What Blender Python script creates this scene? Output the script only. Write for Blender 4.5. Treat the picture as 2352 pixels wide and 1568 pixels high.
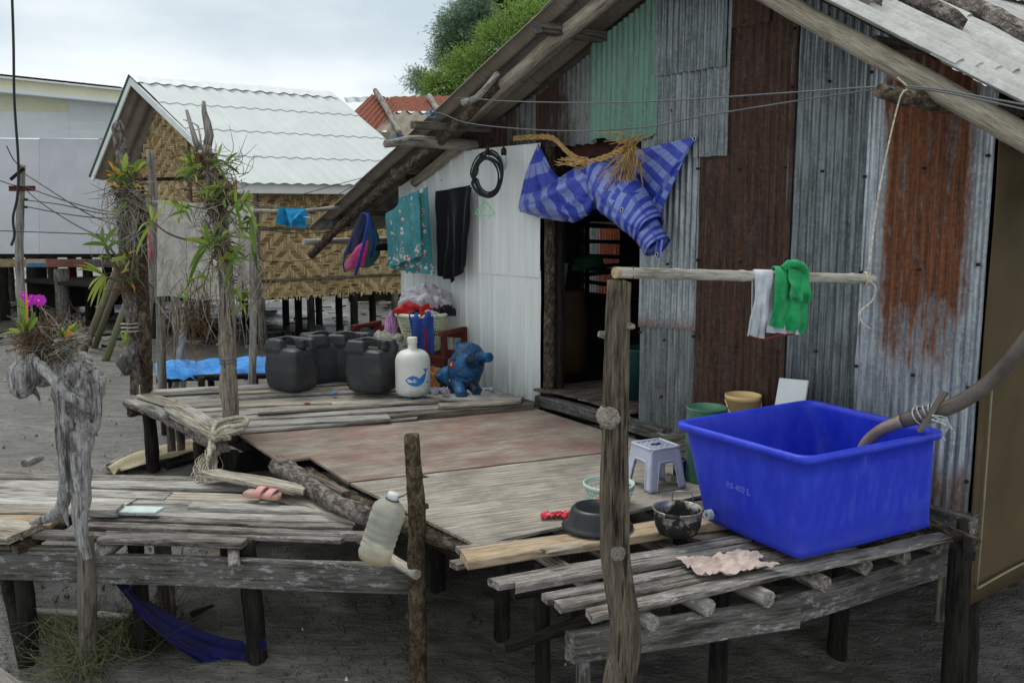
import bpy, bmesh, math, random
from mathutils import Vector as V, Matrix, noise
for _o in list(bpy.data.objects): bpy.data.objects.remove(_o)
SC = bpy.context.scene
COL = SC.collection
R = math.radians
random.seed(7)

# ------------------------------------------------------------------ camera
F_, CX_, CY_ = 2130.0, 1176.0, 784.0          # focal length and centre, photo units 2352 wide
PITCH = math.atan(309.0 / F_)
EYE = V((0, 0, 1.65))
cam_d = bpy.data.cameras.new('camera')
cam_d.sensor_width = 36.0
cam_d.lens = 36.0 * F_ / 2352.0
cam_d.clip_start = 0.05
cam_d.clip_end = 2000
cam = bpy.data.objects.new('camera', cam_d)
COL.objects.link(cam)
cam.location = EYE
cam.rotation_euler = (R(90) - PITCH, 0, 0)
SC.camera = cam

# ------------------------------------------------------------------ sky and sun (bright overcast)
SUN_EL, SUN_AZ = R(64), R(322)
wd = bpy.data.worlds.new('World'); SC.world = wd; wd.use_nodes = True
nt = wd.node_tree
for n_ in list(nt.nodes): nt.nodes.remove(n_)
wo = nt.nodes.new('ShaderNodeOutputWorld'); bg = nt.nodes.new('ShaderNodeBackground')
sky = nt.nodes.new('ShaderNodeTexSky'); sky.sky_type = 'NISHITA'; sky.sun_disc = False
sky.sun_elevation = SUN_EL; sky.sun_rotation = SUN_AZ
tc = nt.nodes.new('ShaderNodeTexCoord')
mp = nt.nodes.new('ShaderNodeMapping'); mp.inputs['Scale'].default_value = (1.1, 1.1, 3.2)
mp.inputs['Location'].default_value = (.35, .2, .4)
nz = nt.nodes.new('ShaderNodeTexNoise'); nz.inputs['Scale'].default_value = 2.1
nz.inputs['Detail'].default_value = 5; nz.inputs['Roughness'].default_value = .5
cr = nt.nodes.new('ShaderNodeValToRGB')
el = cr.color_ramp.elements
el[0].position = .38; el[0].color = (5.9, 6.9, 7.5, 1)
el[1].position = .60; el[1].color = (9.4, 10.0, 10.3, 1)
mx = nt.nodes.new('ShaderNodeMix'); mx.data_type = 'RGBA'; mx.inputs[0].default_value = .92
nt.links.new(tc.outputs['Generated'], mp.inputs['Vector'])
nt.links.new(mp.outputs[0], nz.inputs['Vector'])
nt.links.new(nz.outputs['Fac'], cr.inputs['Fac'])
nt.links.new(sky.outputs[0], mx.inputs[6]); nt.links.new(cr.outputs[0], mx.inputs[7])
nt.links.new(mx.outputs[2], bg.inputs['Color'])
bg.inputs['Strength'].default_value = .085
nt.links.new(bg.outputs[0], wo.inputs['Surface'])
sd = bpy.data.lights.new('sun', 'SUN'); sd.energy = 1.5; sd.angle = R(28); sd.color = (1, .97, .92)
sun = bpy.data.objects.new('sun', sd); COL.objects.link(sun)
sdir = V((math.sin(SUN_AZ) * math.cos(SUN_EL), math.cos(SUN_AZ) * math.cos(SUN_EL), math.sin(SUN_EL)))
sun.rotation_euler = sdir.to_track_quat('Z', 'Y').to_euler()
vs = SC.view_settings
vs.view_transform = 'Standard'; vs.look = 'None'; vs.gamma = 1.0; vs.exposure = 0.32
vs.use_curve_mapping = False
SC.render.engine = 'CYCLES'
SC.cycles.max_bounces = 5; SC.cycles.diffuse_bounces = 3; SC.cycles.glossy_bounces = 2; SC.cycles.transmission_bounces = 4

# ------------------------------------------------------------------ measuring helpers
_c, _s = math.cos(PITCH), math.sin(PITCH)
FWD, UPV = V((0, _c, -_s)), V((0, _s, _c))
def ray(x, y): return FWD + V((1, 0, 0)) * ((x - CX_) / F_) + UPV * ((CY_ - y) / F_)
def G(x, y, z=0.0):                      # point on a level surface at height z
    r = ray(x, y); return EYE + r * ((z - EYE.z) / r.z)
def Q(x, y, dep):                        # point at ground distance dep
    r = ray(x, y); return EYE + r * (dep / r.y)
FB = V((2.464, 4.815, 0)); FD = V((-.594, .8045, 0)).normalized(); FN = V((-FD.y, FD.x, 0))
if FN.y > 0: FN = -FN
def FP(x, y, off=0.0):                   # point on the shack's front plane moved out by off
    r = ray(x, y); p0 = FB + FN * off
    return EYE + r * ((p0 - EYE).dot(FN) / r.dot(FN))
def FS(s, z, off=0.0): return FB + FD * s + FN * off + V((0, 0, z))
def FC(p): d = p - FB; return d.dot(FD), p.z, d.dot(FN)
UP = V((0, 0, 1))
def nz3(p, s=1.0, o=0.0): return noise.noise(V((p[0] * s + o, p[1] * s + o * 1.7, p[2] * s - o)))
def ground_z(x, y):
    t = min(max((y - 3.0) / 5.5, 0), 1); t = t * t * (3 - 2 * t)
    w = min(max((x + .5) / 1.6, 0), 1); w = w * w * (3 - 2 * w) * min(max((6.6 - y) / 2.0, 0), 1)  # dip at the near right, shaped so the darkened mud lies there
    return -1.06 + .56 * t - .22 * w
def Gm(x, y):                            # point on the mud
    z = -.5
    for _ in range(12):
        p = G(x, y, z); z = ground_z(p.x, p.y)
    return p

# ------------------------------------------------------------------ object helpers
WM = {}
def place(o, M, parent=None):
    COL.objects.link(o); WM[o.name] = M
    if parent is not None:
        o.parent = parent; o.matrix_parent_inverse = WM[parent.name].inverted()
    o.matrix_basis = M
    return o
def thing(name, loc, label, cat, group=None):
    o = bpy.data.objects.new(name, None); o.empty_display_size = .1
    place(o, Matrix.Translation(V(loc)))
    return tag(o, label, cat, group)
def tag(o, label=None, cat=None, group=None, kind=None):
    if label: o['label'] = label
    if cat: o['category'] = cat
    if group: o['group'] = group
    if kind: o['kind'] = kind
    return o
def frame(origin, X, Zh=UP):
    X = V(X).normalized(); Zh = V(Zh)
    if abs(X.dot(Zh.normalized())) > .98: Zh = V((0, 1, 0)) if abs(X.y) < .9 else V((1, 0, 0))
    Y = Zh.cross(X).normalized(); Z = X.cross(Y)
    M = Matrix.Identity(4)
    for i in range(3): M[i][0], M[i][1], M[i][2], M[i][3] = X[i], Y[i], Z[i], origin[i]
    return M
def emit(name, vs_, fs, mat, parent=None, M=None, uv=None, smooth=True, local=False, kind=None, mats=None, mi=None, fattr=None):
    if M is None: M = Matrix.Translation(V(vs_[0]) if not local else V((0, 0, 0)))
    if not local:
        Mi = M.inverted(); vs_ = [Mi @ V(p) for p in vs_]
    me = bpy.data.meshes.new(name); me.from_pydata([tuple(p) for p in vs_], [], fs)
    if uv:
        l = me.uv_layers.new(name='UVMap'); d = l.data
        for lp in me.loops: d[lp.index].uv = uv[lp.vertex_index]
    for m in (mats or [mat]): me.materials.append(m)
    if mi: me.polygons.foreach_set('material_index', mi)
    me.polygons.foreach_set('use_smooth', [bool(smooth) and len(p_.vertices) < 5 for p_ in me.polygons])
    if fattr:
        a = me.attributes.new('rnd', 'FLOAT', 'FACE'); a.data.foreach_set('value', fattr)
    me.update()
    o = bpy.data.objects.new(name, me); place(o, M, parent)
    if kind: o['kind'] = kind
    return o
class MB:                                # collects shapes into one mesh
    def __init__(s): s.v = []; s.f = []; s.uv = []; s.m = []; s.a = []
    def add(s, v, f, uv=None, mi=0, at=None):
        n = len(s.v); s.v += [V(p) for p in v]; s.f += [[i + n for i in q] for q in f]
        s.uv += (list(uv) if uv else [(0, 0)] * len(v)); s.m += [mi] * len(f)
        s.a += [random.random() if at is None else at] * len(f); return s
    def box(s, c, sx, sy, sz, M=None, mi=0):
        v = [V((x * sx / 2, y * sy / 2, z * sz / 2)) for x in (-1, 1) for y in (-1, 1) for z in (-1, 1)]
        if M is not None: v = [M.to_3x3() @ p for p in v]
        v = [p + V(c) for p in v]
        return s.add(v, [[0, 1, 3, 2], [4, 6, 7, 5], [0, 4, 5, 1], [2, 3, 7, 6], [0, 2, 6, 4], [1, 5, 7, 3]], mi=mi)
    def tube(s, pts, r, sides=6, mi=0, **k):
        v, f, u = tube_geo(pts, r, sides, **k); return s.add(v, f, u, mi)
    def build(s, name, mat, parent=None, M=None, kind=None, smooth=True, mats=None, at=False):
        return emit(name, s.v, s.f, mat, parent, M, s.uv, smooth, kind=kind, mats=mats, mi=s.m if mats else None, fattr=s.a if at else None)
def crom(pts, n):                        # smooth curve through points
    pts = [V(p) for p in pts]
    if len(pts) < 3: return [pts[0].lerp(pts[-1], i / n) for i in range(n + 1)]
    P = [pts[0] * 2 - pts[1]] + pts + [pts[-1] * 2 - pts[-2]]
    out = []; m = len(pts) - 1
    for i in range(n + 1):
        t = i / n * m; k = min(int(t), m - 1); t -= k
        a, b, c, d = P[k:k + 4]
        out.append(.5 * ((2 * b) + (c - a) * t + (2 * a - 5 * b + 4 * c - d) * t * t + (3 * b - a - 3 * c + d) * t ** 3))
    return out
def lerpl(L, t):
    if isinstance(L, (int, float)): return L
    x = t * (len(L) - 1); k = min(int(x), len(L) - 2); return L[k] + (L[k + 1] - L[k]) * (x - k)
def tube_geo(pts, r, sides=8, n=None, rough=0.0, seed=0.0, cap=True, rs=6.0, flat=1.0, jag=0.0):
    n = n or max(2, (len(pts) - 1) * 4 if len(pts) > 2 else 2)
    P = crom(pts, n); v = []; f = []; uv = []
    t0 = (P[1] - P[0]).normalized()
    a = UP.cross(t0)
    if a.length < .1: a = V((1, 0, 0)).cross(t0)
    a.normalize(); L = 0
    for i, p in enumerate(P):
        t = (P[min(i + 1, n)] - P[max(i - 1, 0)]).normalized()
        a = (a - t * a.dot(t)).normalized(); b = t.cross(a)
        rr = lerpl(r, i / n)
        if i: L += (p - P[i - 1]).length
        for k in range(sides):
            an = 2 * math.pi * k / sides
            q = a * math.cos(an) + b * math.sin(an) * flat
            w = 1.0
            if rough: w += rough * nz3(p + q * rr * 1.5, rs, seed) + rough * .5 * nz3(p + q * rr * 1.5, rs * 3, seed + 5)
            pp = p + q * rr * w
            if jag and i in (0, n): pp = pp + t * jag * nz3(pp, 40, seed)
            v.append(pp); uv.append((L, k / sides))
    for i in range(n):
        for k in range(sides):
            f.append([i * sides + k, i * sides + (k + 1) % sides, (i + 1) * sides + (k + 1) % sides, (i + 1) * sides + k])
    if cap:
        f.append([k for k in range(sides)][::-1]); f.append([n * sides + k for k in range(sides)])
    return v, f, uv
def log(name, pts, r, mat, parent=None, sides=10, n=None, rough=.12, rs=7.0, flat=1.0, knots=0, jag=.01, seed=None):
    seed = random.random() * 50 if seed is None else seed
    L = sum((V(pts[i + 1]) - V(pts[i])).length for i in range(len(pts) - 1))
    n = n or min(40, max(4, int(L / .07)))
    v, f, uv = tube_geo(pts, r, sides, n, rough, seed, True, rs, flat, jag)
    mb = MB(); mb.add(v, f, uv)
    P = crom(pts, 50)
    for k in range(knots):
        i = random.randint(4, 44); rr = lerpl(r, i / 50); an = random.random() * 6.28
        d = V((math.cos(an), math.sin(an) - .6, .2)).normalized()
        mb.tube([P[i], P[i] + d * rr * 1.45], [rr * .5, rr * .33], 7, n=2, rough=.2, seed=seed)
    M = frame(pts[0], V(pts[-1]) - V(pts[0]))
    return mb.build(name, mat, parent, M)
def board(name, A, B, w, t, mat, parent=None, roll=0.0, seg=None, rag=.006, side=None, seed=None, warp=.006, taper=1.0, jag=.02, top=True):
    """board whose top centre line runs A to B"""
    A, B = V(A), V(B); seed = random.random() * 90 if seed is None else seed
    L = (B - A).length; seg = seg or min(16, max(3, int(L / .16)))
    M = frame(A, B - A) if side is None else frame(A, B - A, side)
    if roll: M = M @ Matrix.Rotation(roll, 4, 'X')
    c = min(t * .28, .006); y0, y1 = w / 2, w / 2 - c
    prof = [(-y0, -c), (-y1, 0), (y1, 0), (y0, -c), (y0, -t + c), (y1, -t), (-y1, -t), (-y0, -t + c)]
    v = []; f = []
    for i in range(seg + 1):
        u = i / seg; x = u * L; wk = 1 + (taper - 1) * u
        dz = warp * nz3((x * 1.3, seed, 0)); dy = warp * nz3((x * 1.1, 0, seed))
        for k, (y, z) in enumerate(prof):
            e = rag * nz3((x * 5, seed + (3 if y > 0 else 9), 1)) + rag * .6 * nz3((x * 17, seed + (3 if y > 0 else 9), 4))
            sg = 1 if y > 0 else -1
            xx = x
            if i in (0, seg): xx += jag * nz3((y * 30, seed + i, 2)) + jag * .6 * nz3((y * 9, seed + i * 2, 7))
            v.append((xx, y * wk + sg * e + dy, z + dz + .3 * rag * nz3((x * 4, y * 9, seed))))
    for i in range(seg):
        for k in range(8):
            f.append([i * 8 + k, (i + 1) * 8 + k, (i + 1) * 8 + (k + 1) % 8, i * 8 + (k + 1) % 8])
    f.append(list(range(8))); f.append([seg * 8 + k for k in range(8)][::-1])
    if not top: v = [(a, b, c2 + t / 2) for a, b, c2 in v]
    return emit(name, v, f, mat, parent, M, local=True, smooth=False)
def grid(fn, nu, nv):
    v = []; uv = []; f = []
    for j in range(nv + 1):
        for i in range(nu + 1):
            u, w = i / nu, j / nv; v.append(V(fn(u, w))); uv.append((u, w))
    for j in range(nv):
        for i in range(nu):
            a = j * (nu + 1) + i; f.append([a, a + 1, a + nu + 2, a + nu + 1])
    return v, f, uv
def sheet(name, fn, nu, nv, mat, parent=None, thick=0.0, M=None, uvs=(1, 1), smooth=True):
    v, f, uv = grid(fn, nu, nv); uv = [(a * uvs[0], b * uvs[1]) for a, b in uv]
    o = emit(name, v, f, mat, parent, M, uv, smooth)
    if thick:
        m = o.modifiers.new('thick', 'SOLIDIFY'); m.thickness = thick; m.offset = 0
        e_ = o.modifiers.new('crisp', 'EDGE_SPLIT'); e_.split_angle = R(60)
    return o
def lathe_geo(prof, n=28, c=(0, 0, 0), cap=(True, True)):
    v = []; f = []; uv = []; c = V(c); m = len(prof)
    for j, (r, z) in enumerate(prof):
        for k in range(n):
            a = 2 * math.pi * k / n; v.append(c + V((r * math.cos(a), r * math.sin(a), z))); uv.append((k / n, j / (m - 1)))
    for j in range(m - 1):
        for k in range(n): f.append([j * n + k, j * n + (k + 1) % n, (j + 1) * n + (k + 1) % n, (j + 1) * n + k])
    if cap[0]: f.append(list(range(n))[::-1])
    if cap[1]: f.append([(m - 1) * n + k for k in range(n)])
    return v, f, uv
def lathe(name, prof, mat, parent=None, M=None, n=28, cap=(True, True), local=True):
    v, f, uv = lathe_geo(prof, n, cap=cap)
    return emit(name, v, f, mat, parent, M, uv, True, local=True)
def poly_slab(name, pts, t, mat, parent=None, M=None, rag=0.0):
    """flat board with the outline pts (world, level), top at pts"""
    P = []
    for i, p in enumerate(pts):
        q = pts[(i + 1) % len(pts)]; k = max(1, int((V(q) - V(p)).length / .12)) if rag else 1
        for j in range(k):
            w = V(p).lerp(V(q), j / k)
            if rag and j: w = w + V((nz3(w, 9), nz3(w, 9, 8), 0)) * rag
            P.append(w)
    n = len(P); v = P + [p - V((0, 0, t)) for p in P]
    f = [list(range(n)), [n + i for i in range(n)][::-1]] + [[i, n + i, n + (i + 1) % n, (i + 1) % n] for i in range(n)]
    return emit(name, v, f, mat, parent, M or frame(pts[0], V(pts[1]) - V(pts[0])), smooth=False)
def remesh(o, vox, smooth=4, disp=0.0, dscale=.05):
    m = o.modifiers.new('r', 'REMESH'); m.mode = 'VOXEL'; m.voxel_size = vox; m.use_smooth_shade = True
    if smooth:
        s = o.modifiers.new('s', 'SMOOTH'); s.iterations = smooth; s.factor = .6
    if disp:
        t = bpy.data.textures.new('relief', 'CLOUDS'); t.noise_scale = dscale; t.noise_depth = 3
        d = o.modifiers.new('d', 'DISPLACE'); d.texture = t; d.strength = disp; d.mid_level = .5; d.texture_coords = 'LOCAL'
    return o
def copy_tree(o, M, label=None):
    """copy a thing with its parts; M moves it from its present place"""
    def rec(a, par):
        c = a.copy(); COL.objects.link(c); WM[c.name] = M @ WM[a.name]
        if par is None: c.matrix_basis = WM[c.name]
        else:
            c.parent = par; c.matrix_parent_inverse = WM[par.name].inverted(); c.matrix_basis = WM[c.name]
        for ch in [x for x in list(bpy.data.objects) if x.parent == a]: rec(ch, c)
        return c
    c = rec(o, None)
    if label: c['label'] = label
    return c
def text_mesh(name, s, size, mat, parent, M, ext=.001):
    cu = bpy.data.curves.new(name, 'FONT'); cu.body = s; cu.size = size; cu.extrude = ext; cu.resolution_u = 3
    t = bpy.data.objects.new(name, cu); COL.objects.link(t)
    bpy.context.view_layer.update()
    me = bpy.data.meshes.new_from_object(t); bpy.data.objects.remove(t)
    me.materials.clear(); me.materials.append(mat)
    o = bpy.data.objects.new(name, me); return place(o, M, parent)

# ------------------------------------------------------------------ materials
def lin(c):
    return tuple(((x / 255) / 12.92 if x / 255 <= .04045 else ((x / 255 + .055) / 1.055) ** 2.4) for x in c) + (1,)
class Mat:
    def __init__(s, name):
        s.m = bpy.data.materials.new(name); s.m.use_nodes = True; s.t = s.m.node_tree
        s.b = s.t.nodes['Principled BSDF']; s._co = None
    def n(s, typ, ins=None, out=0, **at):
        nd = s.t.nodes.new(typ)
        for k, v in at.items(): setattr(nd, k, v)
        for k, v in (ins or {}).items(): s.put(nd.inputs[k], v)
        return nd.outputs[out]
    def put(s, sock, v):
        if isinstance(v, bpy.types.NodeSocket): s.t.links.new(v, sock)
        else: sock.default_value = v
    def co(s, rnd=True):
        if s._co is None or not rnd:
            c = s.n('ShaderNodeTexCoord', out='Object')
            if not rnd: return c
            r = s.n('ShaderNodeObjectInfo', out='Random')
            r = s.n('ShaderNodeMath', {0: r, 1: 61.7}, operation='MULTIPLY')
            s._co = s.n('ShaderNodeVectorMath', {0: c, 1: r}, operation='ADD')
        return s._co
    def rnd(s): return s.n('ShaderNodeObjectInfo', out='Random')
    def uv(s): return s.n('ShaderNodeTexCoord', out='UV')
    def sc(s, v, sx, sy, sz): return s.n('ShaderNodeMapping', {'Vector': v, 'Scale': (sx, sy, sz)})
    def noise(s, v, scale, det=4, rough=.55, dist=0.0):
        return s.n('ShaderNodeTexNoise', {'Vector': v, 'Scale': scale, 'Detail': det, 'Roughness': rough, 'Distortion': dist}, 'Fac')
    def vor(s, v, scale, out='Distance', **at): return s.n('ShaderNodeTexVoronoi', {'Vector': v, 'Scale': scale}, out, **at)
    def ramp(s, fac, st, interp='LINEAR'):
        nd = s.t.nodes.new('ShaderNodeValToRGB'); s.put(nd.inputs[0], fac); e = nd.color_ramp.elements
        nd.color_ramp.interpolation = interp
        while len(e) < len(st): e.new(.5)
        for i, (p, c) in enumerate(st):
            e[i].position = p; e[i].color = c if len(c) == 4 else tuple(c) + (1,)
        return nd.outputs[0]
    def step(s, fac, a, b): return s.n('ShaderNodeMapRange', {'Value': fac, 'From Min': a, 'From Max': b})
    def mix(s, fac, a, b, mode='MIX'):
        nd = s.t.nodes.new('ShaderNodeMix'); nd.data_type = 'RGBA'; nd.blend_type = mode
        s.put(nd.inputs[0], fac); s.put(nd.inputs[6], a); s.put(nd.inputs[7], b); return nd.outputs[2]
    def math(s, op, a, b=0.0): return s.n('ShaderNodeMath', {0: a, 1: b}, operation=op)
    def xyz(s, v, k): return s.n('ShaderNodeSeparateXYZ', {0: v}, k)
    def bump(s, h, st=.3, d=.01): s.put(s.b.inputs['Normal'], s.n('ShaderNodeBump', {'Height': h, 'Strength': st, 'Distance': d}))
    def out(s, col=None, rough=.8, spec=.3, metal=0.0):
        if col is not None: s.put(s.b.inputs['Base Color'], col)
        s.put(s.b.inputs['Roughness'], rough); s.put(s.b.inputs['Specular IOR Level'], spec); s.put(s.b.inputs['Metallic'], metal)
        return s.m

def vary(m, col, lo=.78, hi=1.2):        # each piece a little different
    r = m.n('ShaderNodeMapRange', {'Value': m.rnd(), 'To Min': lo, 'To Max': hi})
    return m.n('ShaderNodeHueSaturation', {'Color': col, 'Value': r})
def wood(name, dark, mid, light, bump=.6, lich=None, wet=0.0, crack=.5, var=(.78, 1.2)):
    m = Mat(name); c = m.co()
    g1 = m.noise(m.sc(c, 1.3, 16, 16), 3.0, 4, .68, .4)
    g2 = m.noise(m.sc(c, 2.5, 60, 60), 4.0, 2, .6)
    pt = m.noise(m.sc(c, 1, 2.5, 2.5), 2.4, 4, .65)
    col = m.ramp(g1, [(.30, lin([x * .8 for x in dark])), (.44, lin(mid)), (.60, lin(light))])
    col = m.mix(m.math('MULTIPLY', m.step(pt, .42, .62), .6), col, lin(light))
    col = m.mix(m.math('MULTIPLY', m.step(pt, .46, .30), .55), col, lin(dark))
    col = m.mix(.6, col, m.ramp(g2, [(.34, (.30, .28, .26)), (.60, (1.0, 1.0, 1.0))]), 'MULTIPLY')
    ck = m.step(m.noise(m.sc(c, .9, 22, 22), 2.4, 1, .5, .2), .62, .67)
    col = m.mix(m.math('MULTIPLY', ck, crack), col, lin([x * .3 for x in dark]))
    if lich:
        lk = m.math('MULTIPLY', m.step(m.noise(m.sc(c, 2.2, 6, 6), 5, 5, .8), .54, .62), m.step(pt, .40, .55))
        col = m.mix(m.math('MULTIPLY', lk, .8), col, lin(lich))
    m.bump(m.math('ADD', m.math('MULTIPLY', g1, .8), m.math('MULTIPLY', g2, .4)), min(1, bump * 1.25), .014)
    return m.out(vary(m, col, *var), .86, .2)
def bark(name, dark, mid, light, bump=.9, fl=.6):
    m = Mat(name); c = m.co()
    a = m.noise(m.sc(c, 3.0, 7, 7), 4, 4, .68, .8)
    cr_ = m.vor(m.sc(c, 11, 20, 20), 1.4, 'Distance', feature='DISTANCE_TO_EDGE')
    col = m.ramp(a, [(.3, lin(dark)), (.5, lin(mid)), (.66, lin(light))])
    flake = m.step(m.noise(c, 17, 3, .75), .50, .6)
    col = m.mix(m.math('MULTIPLY', flake, fl), col, lin(light))
    col = m.mix(m.math('MULTIPLY', m.step(cr_, .05, .0), .55), col, lin([x * .5 for x in dark]))
    h = m.math('ADD', a, m.math('MULTIPLY', flake, .25))
    m.bump(h, bump, .02)
    return m.out(vary(m, col), .9, .15)
def plain(name, c, rough=.6, spec=.4, nz_=.12, sc=8, bump=0.0, metal=0.0, dirt=None, dk=.5):
    m = Mat(name); co = m.co()
    n1 = m.noise(co, sc, 5, .6)
    col = m.mix(m.step(n1, .3, .7), lin([x * (1 - nz_) for x in c]), lin([min(255, x * (1 + nz_ * .6)) for x in c]))
    if dirt:
        col = m.mix(m.math('MULTIPLY', m.step(m.noise(co, sc * .6, 7, .7), .5, .75), dk), col, lin(dirt))
    if bump: m.bump(m.noise(co, sc * 5, 4, .6), bump, .004)
    return m.out(col, rough, spec, metal)
def fabric(name, c, c2=None, rough=.9, fold=.0, weave=900.0):
    m = Mat(name); co = m.co()
    n1 = m.noise(co, 14, 5, .6)
    col = m.mix(m.step(n1, .3, .75), lin([x * .82 for x in c]), lin(c2 or c))
    m.bump(m.math('ADD', m.noise(co, 60, 3, .6), m.math('MULTIPLY', n1, 1.2)), .35, .006)
    m.put(m.b.inputs['Sheen Weight'], .15)
    return m.out(col, rough, .15)

W_DECK = wood('weathered_plank', (92, 86, 79), (160, 154, 145), (208, 204, 197), .8)
W_DECK2 = wood('weathered_plank_tan', (92, 80, 66), (154, 143, 126), (198, 189, 173), .8)
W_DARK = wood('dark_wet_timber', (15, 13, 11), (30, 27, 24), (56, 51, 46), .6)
W_MID = wood('brown_timber', (50, 44, 38), (90, 82, 73), (136, 127, 115), .8)
W_BEAM = wood('lichen_beam', (52, 50, 46), (88, 85, 80), (126, 122, 116), .6, lich=(176, 178, 174))
W_POST = wood('smooth_grey_post', (84, 74, 64), (136, 124, 110), (170, 160, 146), .7, crack=.8, var=(.95, 1.05))
W_FPOST = wood('brown_grey_post', (32, 26, 20), (76, 66, 55), (122, 110, 94), .8, crack=.75, var=(.95, 1.05))
W_NEW = wood('sawn_tan_plank', (120, 98, 72), (160, 138, 110), (186, 166, 140), .4, crack=.2)
W_DRIFT = wood('driftwood', (56, 51, 48), (126, 120, 117), (196, 192, 189), 1.0, crack=.6, var=(.97, 1.05))
W_BARK = bark('flaky_bark', (52, 43, 39), (106, 95, 89), (168, 160, 152), fl=.45)
W_SLAT = wood('grey_bark_slat', (52, 44, 40), (104, 95, 89), (162, 155, 148), .9, lich=(178, 173, 167), crack=.6)
W_BARKD = bark('dark_bark', (34, 28, 22), (76, 64, 52), (124, 112, 96), fl=.35)
W_SPOLE = wood('smooth_round_pole', (112, 100, 84), (150, 138, 118), (178, 168, 150), .35, crack=.15, var=(.95, 1.05))
W_POLE = bark('smooth_pole_bark', (104, 92, 76), (148, 136, 116), (172, 162, 144), .3, fl=.25)
W_STICK = wood('grey_stick', (76, 69, 62), (136, 129, 120), (182, 176, 166), .6)
W_BAMB = wood('old_bamboo', (120, 112, 100), (166, 158, 146), (192, 186, 174), .25, crack=.25, var=(.95, 1.05))
W_RED = wood('red_painted_wood', (62, 30, 24), (96, 46, 38), (120, 60, 50), .3, crack=.2)
BLACKM = plain('black_rubber', (26, 27, 28), .55, .4, .2)
ROPE = plain('pale_rope', (196, 188, 168), .9, .1, .25, 60, .6)
WIRE = plain('grey_wire', (96, 98, 98), .6, .3, .15)

# ------------------------------------------------------------------ sheet-metal, board and ground materials
def metal(name, base, light, rust=(96, 52, 32), rust2=(58, 34, 26), mode='specks', amt=.5, paint=None, metalness=.5):
    m = Mat(name); o = m.co(False); c = m.co()
    st = m.noise(m.sc(c, 30, 30, .8), 2.0, 4, .65)
    sp = m.noise(c, 42, 2, .7)
    blot = m.noise(m.sc(c, 8, 8, 2.4), 1.8, 6, .7)
    col = m.mix(m.step(st, .35, .65), lin([x * .84 for x in base]), lin(light))
    col = m.mix(m.math('MULTIPLY', m.step(blot, .55, .35), .6), col, lin([x * .66 for x in base]))
    col = m.mix(m.math('MULTIPLY', m.step(sp, .5, .64), .35), col, lin(light))
    rc = m.ramp(m.math('ADD', m.math('MULTIPLY', st, .65), m.math('MULTIPLY', sp, .35)), [(.36, lin(rust2)), (.5, lin([(a + b) / 2 for a, b in zip(rust, rust2)])), (.63, lin(rust))])
    x, z = m.xyz(o, 0), m.xyz(o, 2)
    mixn = m.math('ADD', m.math('MULTIPLY', m.math('SUBTRACT', blot, .5), 1.3), m.math('MULTIPLY', m.math('SUBTRACT', st, .5), .9))
    if paint:
        pk = m.step(m.math('ADD', mixn, .2), -.05, .35)
        col = m.mix(m.math('MULTIPLY', pk, .75), col, lin(paint))
    if mode == 'specks':
        k = m.step(m.math('ADD', mixn, .1 * amt), .30, .42)
    elif mode == 'full':
        k = m.step(m.math('ADD', mixn, .52), .06, .46)
    elif mode == 'half':
        k = m.step(m.math('ADD', mixn, m.math('MULTIPLY', m.math('SUBTRACT', x, .3), 1.2)), -.1, .2)
    elif mode == 'blotch':
        a = m.math('MULTIPLY', m.step(x, .02, .16), m.step(x, .70, .54))
        e = m.math('ADD', m.math('MULTIPLY', m.math('MULTIPLY', a, m.step(z, .38, 1.25)), .68), mixn)
        e = m.math('MAXIMUM', e, m.math('MULTIPLY', m.step(z, .55, .1), m.math('ADD', .42, mixn)))
        e = m.math('MAXIMUM', e, m.math('MULTIPLY', mixn, 1.5))
        k = m.step(e, .26, .60)
    elif mode == 'edge':
        zz = m.math('SUBTRACT', z, m.math('MULTIPLY', st, .42))
        k = m.math('MAXIMUM', m.step(zz, .66, .52), m.step(mixn, .30, .42))
    else: k = 0.0
    col = m.mix(k, col, rc)
    m.bump(m.math('ADD', sp, m.math('MULTIPLY', st, .5)), .2, .004)
    return m.out(col, m.math('ADD', .42, m.math('MULTIPLY', k, .45)), .35, m.math('MULTIPLY', m.math('SUBTRACT', 1.0, k), metalness))
Z_LIGHT = metal('galvanised_light', (148, 154, 158), (200, 204, 207), (144, 88, 54), (72, 47, 36), 'blotch')
Z_DARK = metal('galvanised_dull', (84, 90, 90), (138, 144, 143), mode='specks', amt=.0)
Z_MID = metal('galvanised_spotted', (100, 105, 106), (148, 152, 152), (124, 62, 38), mode='specks', amt=.6)
Z_EDGE = metal('galvanised_rusty_hem', (136, 143, 145), (184, 189, 190), (150, 74, 38), mode='edge')
RUST = metal('brown_rusted_metal', (96, 78, 70), (150, 134, 124), (98, 68, 52), (42, 32, 28), 'full', metalness=.3)
RUST2 = metal('half_rusted_metal', (104, 108, 104), (136, 140, 136), (76, 50, 40), (46, 34, 30), 'half', metalness=.1)
GREENM = metal('worn_green_metal', (112, 130, 124), (150, 164, 156), (150, 84, 40), mode='specks', amt=.5, paint=(84, 142, 114), metalness=.1)
ORUST = metal('orange_rusted_metal', (150, 152, 152), (190, 190, 186), (152, 74, 40), (88, 46, 30), 'full', metalness=.1)
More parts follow.
